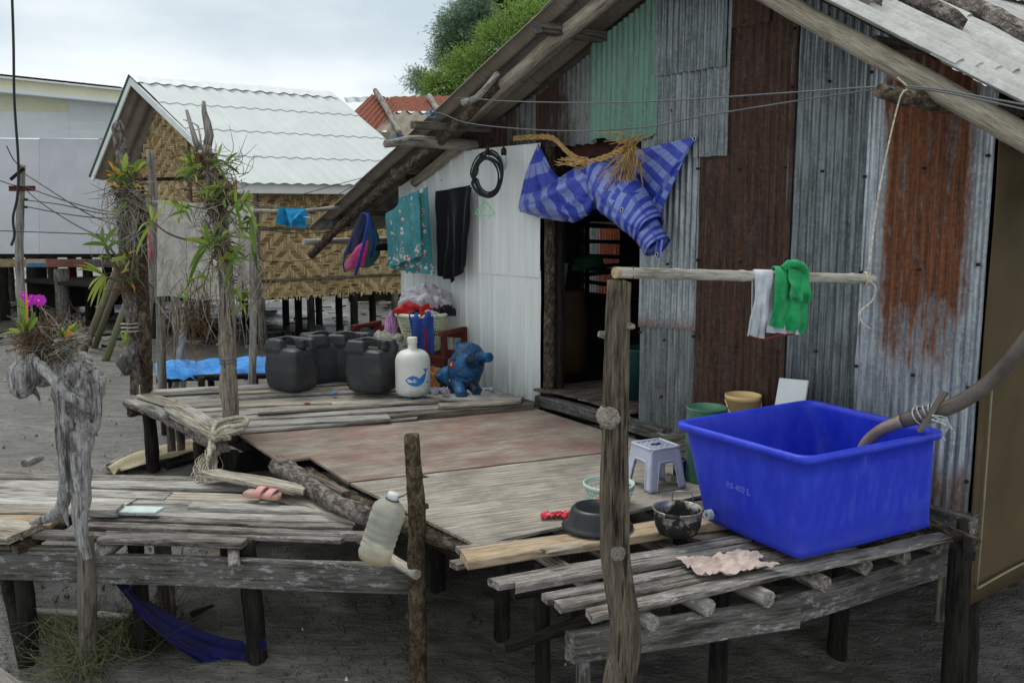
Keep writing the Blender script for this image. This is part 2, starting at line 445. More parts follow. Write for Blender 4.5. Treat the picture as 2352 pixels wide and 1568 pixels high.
def white_sheet():
    m = Mat('white_painted_metal'); c = m.co(); o = m.co(False)
    st = m.noise(m.sc(c, 18, 18, .7), 2, 5, .6)
    col = m.mix(m.step(st, .35, .8), lin((240, 241, 237)), lin((222, 224, 218)))
    sp = m.step(m.noise(c, 9, 8, .7), .70, .74)
    col = m.mix(m.math('MULTIPLY', sp, .9), col, lin((140, 96, 58)))
    dz = m.math('MULTIPLY', m.step(m.xyz(o, 2), .35, .0), m.step(m.noise(m.sc(c, 30, 30, 3), 1, 4, .6), .4, .7))
    col = m.mix(m.math('MULTIPLY', dz, .5), col, lin((136, 124, 100)))
    return m.out(col, .5, .4)
WHITE_S = white_sheet()
def cement(name, a, b, dk=(120, 116, 108)):
    m = Mat(name); c = m.co()
    n1, n2 = m.noise(c, 5, 7, .7), m.noise(c, 60, 4, .7)
    col = m.mix(m.step(n1, .3, .7), lin(a), lin(b))
    col = m.mix(m.math('MULTIPLY', m.step(n2, .5, .7), .35), col, lin(dk))
    col = m.mix(m.math('MULTIPLY', m.step(m.noise(m.sc(c, 2, 9, 9), 2, 6, .7), .55, .75), .35), col, lin(dk))
    m.bump(m.math('ADD', n2, n1), .4, .006)
    return m.out(vary(m, col, .92, 1.08), .9, .15)
CEM_TOP = cement('cement_roof_sheet', (164, 162, 156), (204, 202, 197))
CEM_LOW = cement('old_cement_sheet', (128, 118, 104), (158, 148, 134), (80, 70, 58))
ROOF_W = plain('new_white_roof_sheet', (208, 213, 209), .6, .35, .03, 3, dirt=(190, 196, 190), dk=.25)
TRIM_W = plain('white_trim', (226, 228, 224), .5, .35, .04)
def ply(name, a, b, paint=None, pk=.5):
    m = Mat(name); c = m.co(False)
    g = m.noise(m.sc(c, 1.2, 30, 30), 2.2, 4, .66, .25)
    g2 = m.noise(m.sc(c, 1.5, 90, 90), 2.2, 4, .6)
    col = m.ramp(g, [(.3, lin([x * .62 for x in a])), (.48, lin(a)), (.7, lin(b))])
    col = m.mix(m.math('MULTIPLY', m.step(g2, .58, .66), .5), col, lin([x * .42 for x in a]))
    if paint:
        k = m.math('ADD', m.noise(m.sc(c, 1.0, 1.7, 1.7), 1.7, 6, .72), m.math('MULTIPLY', g, .35))
        col = m.mix(m.math('MULTIPLY', m.step(k, .60, .80), pk), col, lin(paint))
    ln = m.step(m.noise(m.sc(c, .55, 26, 26), 2.0, 2, .4, .1), .65, .68)
    col = m.mix(m.math('MULTIPLY', ln, .55), col, lin([x * .35 for x in a]))
    d = m.step(m.noise(c, 2.2, 6, .7), .47, .66)
    col = m.mix(m.math('MULTIPLY', d, .55), col, lin([x * .62 for x in a]))
    m.bump(m.math('ADD', g, m.math('MULTIPLY', g2, .5)), .7, .008)
    return m.out(col, .85, .2)
PLY_RED = ply('worn_red_plywood', (156, 145, 131), (186, 177, 164), (134, 98, 90), .8)
PLY_GREY = ply('grey_plywood', (158, 150, 137), (204, 197, 185))
def brown_board():
    m = Mat('brown_board'); c = m.co()
    col = m.mix(m.step(m.noise(c, 2, 6, .6), .3, .7), lin((98, 82, 56)), lin((80, 67, 46)))
    sp = m.step(m.noise(m.sc(c, 9, 9, 5), 2.2, 5, .7), .68, .74)
    col = m.mix(sp, col, lin((66, 54, 38)))
    return m.out(col, .75, .25)
BROWN_B = brown_board()
def mud():
    m = Mat('grey_mud'); c = m.co(False)
    a, b, d = m.noise(c, .6, 3, .6), m.noise(m.sc(c, .55, 1.5, 1), 7, 5, .68), m.noise(c, 70, 2, .7)
    col = m.ramp(m.math('ADD', m.math('MULTIPLY', a, .45), m.math('MULTIPLY', b, .55)), [(.36, lin((64, 61, 56))), (.5, lin((96, 92, 86))), (.64, lin((120, 116, 109)))])
    col = m.mix(m.math('MULTIPLY', m.step(d, .55, .68), .22), col, lin((64, 60, 54)))
    pit = m.step(m.noise(c, 26, 2, .6), .60, .68)
    zz = m.xyz(c, 2); col = m.mix(m.math('MULTIPLY', m.step(zz, -.99, -1.16), .66), col, lin((44, 42, 39)))  # low mud darker: wetness, plus the shade under the platform painted in
    col = m.mix(m.math('MULTIPLY', pit, .35), col, lin((56, 52, 46)))
    wet = m.step(a, .46, .6)
    m.bump(m.math('SUBTRACT', m.math('ADD', m.math('MULTIPLY', b, 1.4), m.math('MULTIPLY', d, .3)), m.math('MULTIPLY', pit, .3)), 0.7, .035)
    return m.out(col, m.math('SUBTRACT', .5, m.math('MULTIPLY', wet, .3)), .5)
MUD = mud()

# ------------------------------------------------------------------ mud flat
def build_mud():
    ys = []; y = 1.2
    while y < 260: ys.append(y); y += .035 if y < 5.8 else (.05 if y < 13 else (.12 if y < 20 else y * .06))
    xs = []; x = 0.0
    while x < 170: xs.append(x); x += .045 if x < 3.6 else (.12 if x < 9 else max(.4, x * .09))
    xs = [-a for a in xs[:0:-1]] + xs
    v = []; f = []
    for y in ys:
        for x in xs:
            z = ground_z(x, y)
            if y < 40:
                z += .03 * nz3((x, y, 0), .9) + .020 * nz3((x, y, 3), 3.3) + .012 * nz3((x, y, 6), 8)
                if y < 7 and x > -.6:
                    w = min(1, (x + .6) / .5) * min(1, max(0, (6.2 - y) / .8))
                    ph = (x * .75 + y * .66) * 30 + 3.2 * nz3((x, y, 9), 1.6)
                    z += w * .015 * (math.sin(ph) + .35 * math.sin(ph * 2 + 1)) * (.5 + .5 * nz3((x, y, 2), 2.2))
                if y > 5.5 and -16 < x < 4:
                    w2 = min(1, (y - 5.5) / 1.5); ph = y * 17 + 4.5 * nz3((x * .5, y * .5, 5), 1.0) + x * 1.5
                    z += w2 * (.010 * math.sin(ph) * (.55 + .45 * nz3((x, y, 8), .9)) + .014 * nz3((x * .6, y * 2.2, 5), 1.7))
            v.append((x, y, z))
    n = len(xs)
    for j in range(len(ys) - 1):
        for i in range(n - 1): f.append([j * n + i, j * n + i + 1, (j + 1) * n + i + 1, (j + 1) * n + i])
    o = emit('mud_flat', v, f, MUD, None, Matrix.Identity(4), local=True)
    tag(o, 'grey rippled tidal mud under the houses', None, None, 'structure')
build_mud()

# ------------------------------------------------------------------ corrugated sheet maker
def corr(name, O, X, N, w, bot, top, mat, parent, pitch=.056, amp=.0095, off=0.0, dent=.006, rib=False, nvh=.12, jag=.0, steps=8):
    """upright ribbed sheet: O foot at u=0, X along, N outwards; bot/top heights (number or function of u)"""
    X = V(X).normalized(); N = V(N).normalized(); sd = random.random() * 40
    nu = max(4, int(w / pitch * steps)); fb = bot if callable(bot) else (lambda u: bot); ft = top if callable(top) else (lambda u: top)
    hmax = max(ft(0) - fb(0), ft(w) - fb(w), ft(w / 2) - fb(w / 2)); nv = max(2, int(hmax / nvh))
    v = []; uv = []
    for j in range(nv + 1):
        for i in range(nu + 1):
            u = w * i / nu; b, t = fb(u), ft(u)
            if jag: b += jag * nz3((u * 14, sd, 0)) ; t += jag * .5 * nz3((u * 9, sd, 4))
            z = b + (t - b) * j / nv
            if rib:
                k = (u / pitch) % 1.0; y = amp if k < .13 else (amp * .35 if .48 < k < .53 or .3 < k < .34 else 0)
            else: y = amp * math.sin(2 * math.pi * u / pitch)
            y += off + dent * nz3((u * 2.3, z * 1.9, sd)) + dent * .5 * nz3((u * 7, z * 5, sd))
            eu = .004 * nz3((0, z * 6, sd + 3)) if i in (0, nu) else 0
            v.append(V(O) + X * (u + eu) + N * y + V((0, 0, z))); uv.append((u, z))
    f = [[j * (nu + 1) + i, j * (nu + 1) + i + 1, (j + 1) * (nu + 1) + i + 1, (j + 1) * (nu + 1) + i] for j in range(nv) for i in range(nu)]
    o = emit(name, v, f, mat, parent, frame(O, X), uv)
    return o
def roofsheet(name, O, A, D, w, l, mat, parent, pitch=.177, amp=.028, ph=0.0, thick=.006, nv=4, curl=0.0, wob=.006):
    """O upper corner, A across the corrugations, D down the slope"""
    A = V(A).normalized(); D = V(D).normalized(); N = D.cross(A)
    if N.z < 0: N = -N
    nu = int(w / pitch * 8); sd = random.random() * 50
    def fn(u, t):
        return V(O) + A * (w * u) + D * (l * t) + N * (amp * math.sin(2 * math.pi * (w * u) / pitch + ph) + wob * nz3((u * 2, t * 2, sd)) + curl * t * t)
    v, f, uv = grid(fn, nu, nv)
    o = emit(name, v, f, mat, parent, frame(O, A, N), uv)
    md = o.modifiers.new('thick', 'SOLIDIFY'); md.thickness = thick; md.offset = 0
    e_ = o.modifiers.new('crisp', 'EDGE_SPLIT'); e_.split_angle = R(60)
    return o

# ------------------------------------------------------------------ the shack
shack = thing('tin_shack', FS(0, -.5), 'patched shack of grey and rust-brown corrugated sheets with an open dark doorway', 'shack')
S_AP, Z_AP = 1.875, 3.405
def roof_z(s): return Z_AP - .386 * (s - S_AP) if s > S_AP else Z_AP - .577 * (S_AP - s)
def under(s, d=.10): return roof_z(s) - d
def wall(s0, s1, bot, top, mat, off=0.0, **k):
    fb = (lambda u: bot(s0 + u)) if callable(bot) else bot
    ft = (lambda u: top(s0 + u)) if callable(top) else top
    return corr('wall_sheet', FS(s0, 0), FD, FN, s1 - s0, fb, ft, mat, shack, off=off, **k)
tz = lambda s: under(s)
w1 = wall(-.005, .72, lambda s: .0 + .02 * s, tz, Z_LIGHT, .02, jag=.012); w1['label'] = 'pale galvanised sheet with a large orange-brown rust stain'
w2 = wall(.69, 1.27, .03, tz, Z_DARK, .004, jag=.01)
w3 = wall(1.22, 1.99, .05, tz, RUST, .022, jag=.012); w3['label'] = 'dark rust-brown corrugated sheet'
wall(1.42, 1.75, lambda s: 2.78, tz, RUST, .04, jag=.015)
wall(1.95, 2.53, lambda s: .02 + .02 * math.sin(s * 30), .9, Z_MID, .0, jag=.012)
wall(1.96, 2.53, lambda s: .80 - .05 * (s - 1.96), 2.2, Z_EDGE, .02, jag=.014)
wall(1.72, 2.39, 1.98, lambda s: under(s, .08), Z_MID, .045, jag=.01)
wall(1.74, 2.37, 2.55, lambda s: under(s, .05), Z_DARK, .062, jag=.01)
w4 = wall(2.36, 3.08, lambda s: 2.14 + .02 * math.sin(s * 9), lambda s: under(s, .09), GREENM, .05, jag=.016); w4['label'] = 'sheet with worn pale green paint'
wall(3.03, 3.80, 2.13, lambda s: under(s, .12), RUST2, .02, jag=.014)
mbn = MB()
for s_ in (.02, .36, .70, .98, 1.24, 1.6, 1.97, 2.25, 2.5):
    for z_ in (.25, .75, 1.3, 1.85, 2.35, 2.75):
        if z_ < under(s_, .2) and not (s_ > 2.52 and z_ < 2.1):
            mbn.box(FS(s_ + random.uniform(-.02, .02), z_ + random.uniform(-.06, .06), .045), .016, .016, .016, frame((0, 0, 0), FD))
mbn.build('nails', plain('rusty_nail', (52, 38, 30), .8, .3), shack, kind='stuff')
# white side of the front, angled a little away
WB = V((.262, 7.80, 0)); WD = V((-1.32, 1.37, 0)).normalized(); WN = V((-WD.y, WD.x, 0))
if WN.y > 0: WN = -WN
def wtop(x0): return lambda u: min(2.17 - .02 * (x0 + u), roof_z(3.7 + (x0 + u) * .98) - .12)
for x0, x1, o_ in ((-.005, .62, .02), (.58, 1.22, .008), (1.18, 1.95, .0)):
    corr('white_wall_sheet', WB + WD * x0, WD, WN, x1 - x0, lambda u: -.02 + .03 * math.sin(u * 3), 1.12, WHITE_S, shack, .19, .014, o_, .007, True, steps=24)
    corr('white_wall_sheet', WB + WD * x0, WD, WN, x1 - x0, 1.06, wtop(x0), WHITE_S, shack, .19, .014, o_ + .008, .006, True, steps=24)
# gap over the white sheets, and a dark loft wall behind
corr('loft_sheet', WB + WD * .0 - WN * .05, WD, WN, 1.95, 2.0, lambda u: roof_z(3.7 + u * .98) - .07, RUST2, shack, .076, .009, 0)
# frame of the doorway
log('door_post', [FS(3.66, -.1, -.03), FS(3.64, 1.0, -.02), FS(3.66, 2.3, -.03)], [.055, .05, .05], W_BARKD, shack, rough=.1)
board('door_post', FS(3.58, -.05, -.06), FS(3.58, 2.2, -.06), .07, .05, W_DARK, shack, side=FN)
board('door_post', FS(2.50, -.05, -.05), FS(2.50, 2.2, -.05), .08, .05, W_DARK, shack, side=FN)
board('lintel', FS(2.4, 2.2, -.04), FS(3.75, 2.18, -.04), .09, .06, W_DARK, shack, side=FN)
# threshold and foot beam
for a, b, z, t, o_ in ((3.72, 2.2, .06, .09, .03), (2.25, 1.2, .03, .09, .04), (1.25, -.05, .02, .10, .03)):
    board('foot_beam', FS(a, z, o_), FS(b, z, o_), .10, t, W_BEAM, shack, rag=.01)
for k in range(7):
    s_ = 3.66 - k * .17
    board('floor_end', FS(s_, .115 + .01 * random.random(), .02 + .03 * random.random()), FS(s_ - .02, .11, -.9), .16, .022, W_MID, shack, rag=.012, jag=.05)
for k in range(6):
    s_ = 2.4 - k * .2
    board('floor_end', FS(s_, .03, .05 + .03 * random.random()), FS(s_ - .02, .03, -.3), .15, .025, W_MID, shack, rag=.012, jag=.05)
# inside: floor, walls
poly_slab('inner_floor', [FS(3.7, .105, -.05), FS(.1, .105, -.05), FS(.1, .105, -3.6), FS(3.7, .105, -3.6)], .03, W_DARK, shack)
BKO = -2.7
p_a, p_b = FC(FP(1300, 640, BKO)), FC(FP(1424, 522, BKO))
hs0, hs1, hz0, hz1 = p_b[0], p_a[0] + .05, p_a[1] - .14, p_b[1] + .06
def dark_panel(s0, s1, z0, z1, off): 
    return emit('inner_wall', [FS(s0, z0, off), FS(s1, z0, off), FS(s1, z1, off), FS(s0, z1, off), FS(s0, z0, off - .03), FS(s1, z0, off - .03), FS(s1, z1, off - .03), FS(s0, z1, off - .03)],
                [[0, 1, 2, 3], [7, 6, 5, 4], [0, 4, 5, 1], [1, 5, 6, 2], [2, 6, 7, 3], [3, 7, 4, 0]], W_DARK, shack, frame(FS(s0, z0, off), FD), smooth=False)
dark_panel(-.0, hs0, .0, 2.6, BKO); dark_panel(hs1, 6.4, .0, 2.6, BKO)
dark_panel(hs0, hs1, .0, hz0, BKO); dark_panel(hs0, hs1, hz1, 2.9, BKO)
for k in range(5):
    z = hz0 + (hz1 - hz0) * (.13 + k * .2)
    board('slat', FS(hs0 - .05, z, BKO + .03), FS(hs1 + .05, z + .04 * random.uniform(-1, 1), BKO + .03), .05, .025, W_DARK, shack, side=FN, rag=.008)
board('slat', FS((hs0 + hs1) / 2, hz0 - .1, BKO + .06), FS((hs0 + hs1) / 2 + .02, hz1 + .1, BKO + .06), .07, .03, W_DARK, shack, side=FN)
board('shelf', FP(1262, 636, -1.1), FP(1440, 616, -1.1), .34, .03, W_DARK, shack)
for k in range(4):
    board('shelf_slat', FP(1262, 628 - 4 * k, -1.0 - k * .1), FP(1380 + 20 * k, 612 - 3 * k, -1.0 - k * .1), .05, .02, W_DARK, shack)
board('roof_tie', FS(2.3, 1.45, -1.1), FS(3.8, 1.32, -1.2), .07, .05, W_DARK, shack, side=FN)
board('roof_tie', FS(2.3, 1.75, -1.7), FS(3.8, 1.74, -1.7), .07, .05, W_DARK, shack, side=FN)
# right-hand side in brown board, on battens
sideX = -FN
bw = [FS(-.03, -.50, .03), FS(-.03, 2.1, .03)]
def side_board():
    a0, a1 = FP(2212, 1432, .0), FP(2280, 300, .0)
    P = [V((FB.x, FB.y, 0)) + FD * -.045 + FN * .05 + UP * z for z in (-.49, 2.02)]
    v, f, uv = grid(lambda u, w: P[0] + sideX * (1.15 * u) + UP * (2.5 * w) - FD * (.012 * nz3((u * 2, w * 3, 1))) + UP * (.012 * nz3((u * 8, 0, 3)) * (1 - w)), 12, 18)
    o = emit('side_panel', v, f, BROWN_B, shack, frame(P[0], sideX), uv); md = o.modifiers.new('t', 'SOLIDIFY'); md.thickness = .01
    emit('side_panel', [p + sideX * 1.16 for p in v], f, BROWN_B, shack, frame(P[0] + sideX * 1.16, sideX), uv)
    o['label'] = 'large brown board closing the right side'
    PAINT = plain('old_paint_line', (150, 142, 116), .8, .2)
    q = lambda a, z: P[0] + sideX * a + UP * z - FD * .022
    mb = MB(); mb.tube([q(.06, .1), q(.065, .6), q(.06, 1.2)], .006, 4); mb.tube([q(.06, .10), q(.5, .12), q(1.1, .12)], .008, 4)
    mb.build('paint_edge', PAINT, o)
side_board()
emit('back_side_wall', [FS(6.3, -.2, -2.7), FS(6.3, -.2, -.3), FS(6.3, 1.55, -.3), FS(6.3, 1.55, -2.7)], [[0, 1, 2, 3]], W_DARK, shack, frame(FS(6.3, -.2, -2.7), FN), smooth=False)
# roof
LD = (FD * 1 - UP * .386).normalized(); RD = (-FD * 1 - UP * .577).normalized()
VO = .60
ROW = 1.20
for side, D_, nrow, slope in ((1, LD, 5, .386), (-1, RD, 3, .577)):
    for cidx in range(5):
        o0 = VO - cidx * 1.06
        for r in range(nrow):
            d0 = r * (ROW - .14)
            P = FS(S_AP, Z_AP - .006 * 0, o0 + .0) + D_ * d0 + UP * (.012 * (nrow - r) + .010 * (cidx % 2))
            l = ROW if not (side == 1 and r == nrow - 1) else 1.32
            if side == -1 and r == nrow - 1: l = 1.0
            roofsheet('roof_sheet', P, -FN, D_, 1.13, l, CEM_TOP if side == -1 else CEM_LOW, shack)
for k in range(4):
    o0 = VO - k * 1.2
    v, f, uv = grid(lambda u, w: FS(S_AP + .22 * math.sin((w - .5) * 2.4), Z_AP + .075 - .09 * abs(w - .5) * 2 * .9 + .02 * math.sin(u * 40) * abs(w - .5), o0 - 1.24 * u), 16, 8)
    emit('ridge_cap', v, f, CEM_TOP, shack, frame(FS(S_AP, Z_AP, o0), -FN), uv)
# rafters along the front edge and purlins
def slope_pt(s, off, dn): return FS(s, roof_z(s) - dn, off)
log('rafter', [slope_pt(1.95, .42, .10), slope_pt(2.6, .44, .13), slope_pt(3.1, .42, .10), slope_pt(3.7, .45, .13), slope_pt(4.25, .42, .12)], [.055, .056, .055, .05, .045], W_SPOLE, shack, 12, rough=.08)['label'] = 'pale smooth pole under the roof edge'
log('rafter', [slope_pt(3.65, .50, .12), slope_pt(4.6, .46, .14), slope_pt(5.6, .46, .13), slope_pt(6.6, .45, .14), slope_pt(7.35, .44, .17)], [.04, .05, .05, .045, .05], W_BARKD, shack, 10, rough=.18)
log('rafter', [slope_pt(4.6, .22, .15), slope_pt(5.4, .24, .17)], [.05, .045], W_SPOLE, shack, 10, rough=.1)
log('rafter', [slope_pt(1.85, .50, .10), slope_pt(1.0, .50, .13), slope_pt(.2, .50, .14), slope_pt(-.6, .50, .16)], [.05, .055, .058, .06], W_SPOLE, shack, 12, rough=.07)
for s_, o1, w_, t_, mt in ((2.95, .66, .11, .07, W_MID), (4.45, .80, .10, .06, W_MID), (5.35, .50, .09, .05, W_MID), (6.4, .40, .09, .05, W_MID)):
    board('purlin', slope_pt(s_, o1, .055), slope_pt(s_, -3.3, .055), w_, t_, mt, shack)
log('purlin', [slope_pt(4.62, .98, .17), slope_pt(4.6, .6, .15), slope_pt(4.62, -.6, .16), slope_pt(4.6, -3, .12)], [.035, .05, .05, .05], W_STICK, shack, 10, rough=.25)
log('purlin', [slope_pt(.10, .90, .21), slope_pt(.10, .6, .22), slope_pt(.1, .2, .23), slope_pt(.1, -.5, .2)], [.034, .042, .046, .05], W_BARKD, shack, 10, rough=.3)
board('purlin', slope_pt(.45, .46, .07), slope_pt(.45, -3, .07), .08, .05, W_MID, shack)
log('rafter_stub', [slope_pt(3.55, .58, .10), slope_pt(3.85, .56, .13), slope_pt(3.98, .62, .12)], [.022, .028, .03], W_STICK, shack, 8, rough=.15)
log('purlin', [slope_pt(7.15, .62, .10), slope_pt(7.12, -1.5, .1)], [.035, .035], W_BAMB, shack, 10, rough=.05)
board('eave_plank', FP(985, 432, -.1), FP(1022, 412, .15), .07, .02, W_STICK, shack)
# stilts below the shack
for s_ in (.05, 1.3, 2.6, 3.8, 5.2):
    for o_ in (-.12, -1.5, -3.0):
        p = FS(s_, 0, o_); log('stilt', [p, V((p.x + .03, p.y, ground_z(p.x, p.y) - .15))], [.07, .075], W_DARK, shack, 9, n=8)
log('floor_joist', [FS(3.9, -.07, -.9), FS(.0, -.07, -.9)], .05, W_DARK, shack, 8)
poly_slab('under_floor', [FS(6.3, -.0, -.03), FS(0, -.0, -.03), FS(0, -.0, -3.6), FS(6.3, -.0, -3.6)], .03, W_DARK, shack)

# rotten logs weighing the roof down
for a, b, r_, lb in ((1.05, .55, .055, 'short split log lying on the right roof slope near its edge'), ):
    pa, pb = slope_pt(a + .2, .22, -.09), slope_pt(b + .05, .20, -.09)
    tag(log('roof_log', [pa, pa.lerp(pb, .5), pb], [r_, r_ * 1.1, r_], W_STICK, None, 9, rough=.3, jag=.05), lb, 'log')
pa, pb = slope_pt(1.4, -.55, -.10), slope_pt(.45, -.42, -.09)
tag(log('roof_log', [pa, pa.lerp(pb, .5), pb], [.06, .06, .035], W_BARK, None, 9, rough=.4, jag=.06), 'rotten bark-covered log in the middle of the right roof slope', 'log')
pa, pb = slope_pt(1.3, -1.4, -.11), slope_pt(-.5, -1.05, -.10)
tag(log('roof_log', [pa, pa.lerp(pb, .5), pb], [.07, .06, .06], W_BARK, None, 9, rough=.35, jag=.05), 'long mossy log farthest up the right roof slope', 'log')

# neighbour wall seen through the back window
nb = thing('neighbour_wall', FS(3.0, -.4, -4.2), 'grey and rusty corrugated wall seen through the back of the doorway', 'wall')
for k, mt in enumerate((Z_MID, Z_EDGE, RUST2, ORUST, Z_MID)):
    corr('wall_sheet', FS(hs0 - 1.0 + k * .7, 0, -4.0), FD, FN, .73, -.2, 2.6, mt, nb, off=.01 * (k % 2))
board('window_frame', FS(hs0 + .05, hz1 - .22, -3.95), FS(hs0 + .75, hz1 - .22, -3.95), .07, .03, W_STICK, nb, side=FN)
board('window_frame', FS(hs0 + .12, hz1 - .25, -3.94), FS(hs0 + .12, hz1 + .5, -3.94), .07, .03, W_STICK, nb, side=FN)

# ------------------------------------------------------------------ the woven bamboo house
def bamboo_mat():
    m = Mat('split_bamboo'); a = m.n('ShaderNodeAttribute', out='Fac', attribute_name='rnd'); c = m.co(False)
    col = m.ramp(a, [(0, lin((104, 76, 46))), (.35, lin((160, 128, 82))), (.7, lin((204, 178, 128))), (1, lin((222, 202, 160)))])
    col = m.mix(m.math('MULTIPLY', m.step(m.noise(c, 1.3, 5, .6), .4, .75), .45), col, lin((116, 94, 68)))
    col = m.mix(m.math('MULTIPLY', m.step(m.noise(c, 50, 3, .6), .5, .7), .3), col, lin((110, 84, 54)))
    return m.out(col, .7, .25)
BAMBOO = bamboo_mat()
def weave(name, O, X, N, w, h, parent, inside=None, cell=.021, fl=5, fringe=0.0):
    X = V(X).normalized(); N = V(N).normalized(); mb = MB(); nu, nv = int(w / cell), int(h / cell)
    def sh(i, j):
        blk = (i // 22) % 2
        k = (i + j) if blk else (j - i)
        return (k % (2 * fl)) < fl
    def strip(u0, u1, z0, z1, horiz):
        g = cell * .10; hh = .006
        a = .34 + .45 * random.random() + (.18 if not horiz else -.13)
        if horiz:
            us = [u0, (u0 + u1) / 2, u1]; pr = [0.001, hh, .001]
            v = [V(O) + X * u + UP * z + N * p for u, p in zip(us, pr) for z in (z0 + g, z1 - g)]
        else:
            zs = [z0, (z0 + z1) / 2, z1]; pr = [.001, hh, .001]
            v = [V(O) + X * u + UP * z + N * p for z, p in zip(zs, pr) for u in (u0 + g, u1 - g)]
        mb.add(v, [[0, 1, 3, 2], [2, 3, 5, 4]], at=min(1, max(0, a + random.gauss(0, .16))))
    for j in range(nv):
        i = 0
        while i < nu:
            if sh(i, j):
                k = i
                while k < nu and sh(k, j) and k - i < fl: k += 1
                if inside is None or inside((i + k) / 2 * cell, (j + .5) * cell): strip(i * cell, k * cell, j * cell, (j + 1) * cell, True)
                i = k
            else: i += 1
    for i in range(nu):
        j = 0
        while j < nv:
            if not sh(i, j):
                k = j
                while k < nv and not sh(i, k) and k - j < fl: k += 1
                if inside is None or inside((i + .5) * cell, (j + k) / 2 * cell): strip(i * cell, (i + 1) * cell, j * cell, k * cell, False)
                j = k
            else: j += 1
        if fringe: 
            d = fringe * random.random(); strip(i * cell, (i + 1) * cell, -d, 0, False)
    o = mb.build(name, BAMBOO, parent, frame(O, X), kind='stuff', smooth=False, at=True)
    return o
E1, RG, E2 = Q(545, 413, 13.39), Q(303, 180, 14.68), Q(212, 412, 15.23)
HA = V((.8, .6, 0)); HU = V((E2 - E1).xy.to_3d()).normalized(); HL = 3.33
hut = thing('bamboo_house', (E1.x, E1.y, -.5), 'small house of woven bamboo walls with a white corrugated roof', 'house')
HUT_N = V((HA.y, -HA.x, 0))
GAB_N = V((-HU.y, HU.x, 0)); GAB_N = GAB_N if GAB_N.y < 0 else -GAB_N
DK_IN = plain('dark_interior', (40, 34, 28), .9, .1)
# front roof slope
sl = (E1 - RG); sl_n = sl.normalized(); Lr = sl.length
nrow = 4
for r in range(nrow):
    for c_ in range(4):
        O = RG + HA * (c_ * HL / 4) + sl_n * (r * Lr / nrow) + UP * (.014 * (nrow - r) - .02)
        roofsheet('roof_sheet', O, HA, sl, HL / 4 + .01, Lr / nrow + .07, ROOF_W, hut, .208, .013, 2 * math.pi * (c_ * HL / 4) / .208, .007, 2, wob=.001)
rs = (E2 - RG)
for c_ in range(2):
    roofsheet('roof_sheet', RG + HA * (c_ * HL / 2), HA, rs, HL / 2 + .01, rs.length, CEM_LOW, hut, .208, .022, 0, .008, 3)
for k in range(8):
    O = RG + HA * (k * HL / 8 - .05) + UP * .06
    v, f, uv = grid(lambda u, w: O + HA * (HL / 8 + .03) * u + (sl_n * max(0, w - .5) * .5 + rs.normalized() * max(0, .5 - w) * .5) + UP * (.014 * math.sin(u * HL / 8 * 30) * abs(w - .5) * 2 + .012 * u), 10, 6)
    emit('ridge_cap', v, f, TRIM_W, hut, frame(O, HA), uv)
# barge boards and fascia
GREEN_T = plain('dark_green_trim', (60, 84, 74), .6, .3)
board('barge_board', RG + UP * .02 - HA * .03, E1 + UP * .02 - HA * .03, .03, .10, TRIM_W, hut, rag=0, jag=0, warp=0)
board('barge_board', RG + UP * .02 - HA * .03, E2 + UP * .02 - HA * .03, .03, .09, TRIM_W, hut, rag=0, jag=0, warp=0)
board('barge_trim', RG + UP * .05 - HA * .05, E2 + UP * .05 - HA * .05, .02, .04, GREEN_T, hut, rag=0, jag=0, warp=0)
board('fascia', E1 + UP * -.03 + HA * .02 + HU * .03, E1 + HA * HL + UP * -.03 + HU * .03, .025, .16, TRIM_W, hut, rag=0, jag=0, warp=0)
# walls
ZB = .30
WL = E1 + HU * .32 + HA * .50; WL.z = ZB
zt = E1.z + (RG.z - E1.z) * .32 / (RG - E1).xy.length - .08 - ZB
weave('woven_wall', WL, HA, HUT_N, HL - .3, zt, hut, None, .023, 5, fringe=.08)
gw = (E2 - E1).xy.length - .64; rgw = (RG - E1).xy.length - .32
def gab_in(u, z):
    top = zt + (RG.z - E1.z) * (u / rgw) * .88 if u < rgw else zt + (RG.z - E1.z) * .88 * max(0, (gw - u) / (gw - rgw))
    return z < top
weave('woven_gable', WL, HU, GAB_N, gw, RG.z - .15 - ZB, hut, gab_in, .027, 4)
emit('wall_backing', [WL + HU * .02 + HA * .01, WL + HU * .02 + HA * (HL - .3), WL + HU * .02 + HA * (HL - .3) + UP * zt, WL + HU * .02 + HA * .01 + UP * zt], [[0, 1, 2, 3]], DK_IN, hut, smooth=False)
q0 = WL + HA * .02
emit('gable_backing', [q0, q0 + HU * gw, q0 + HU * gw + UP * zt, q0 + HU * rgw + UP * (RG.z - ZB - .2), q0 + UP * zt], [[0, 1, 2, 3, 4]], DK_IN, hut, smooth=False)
for z in (.27, 1.05): board('batten', WL + HUT_N * .02 + UP * z, WL + HUT_N * .02 + HA * (HL - .3) + UP * z, .02, .04, W_MID, hut)
board('batten', WL + GAB_N * .02 + UP * (zt - .05), WL + HU * gw + GAB_N * .02 + UP * (zt - .05), .02, .05, W_DARK, hut)
board('corner_post', WL + GAB_N * .02 - HA * .01 + UP * zt, WL + GAB_N * .02 - HA * .01, .06, .05, W_MID, hut, side=GAB_N)
board('gable_post', WL + GAB_N * .03 + HU * 1.45 + UP * 2.7, WL + GAB_N * .03 + HU * 1.45, .05, .04, W_MID, hut, side=GAB_N)
poly_slab('floor', [WL + UP * .02, WL + HA * (HL - .3) + UP * .02, WL + HA * (HL + 1.5) + HU * (gw + 3.5) + UP * .02, WL + HU * (gw + 3.5) + UP * .02], .06, W_DARK, hut)  # floor lengthened behind the walls to shade the mud below
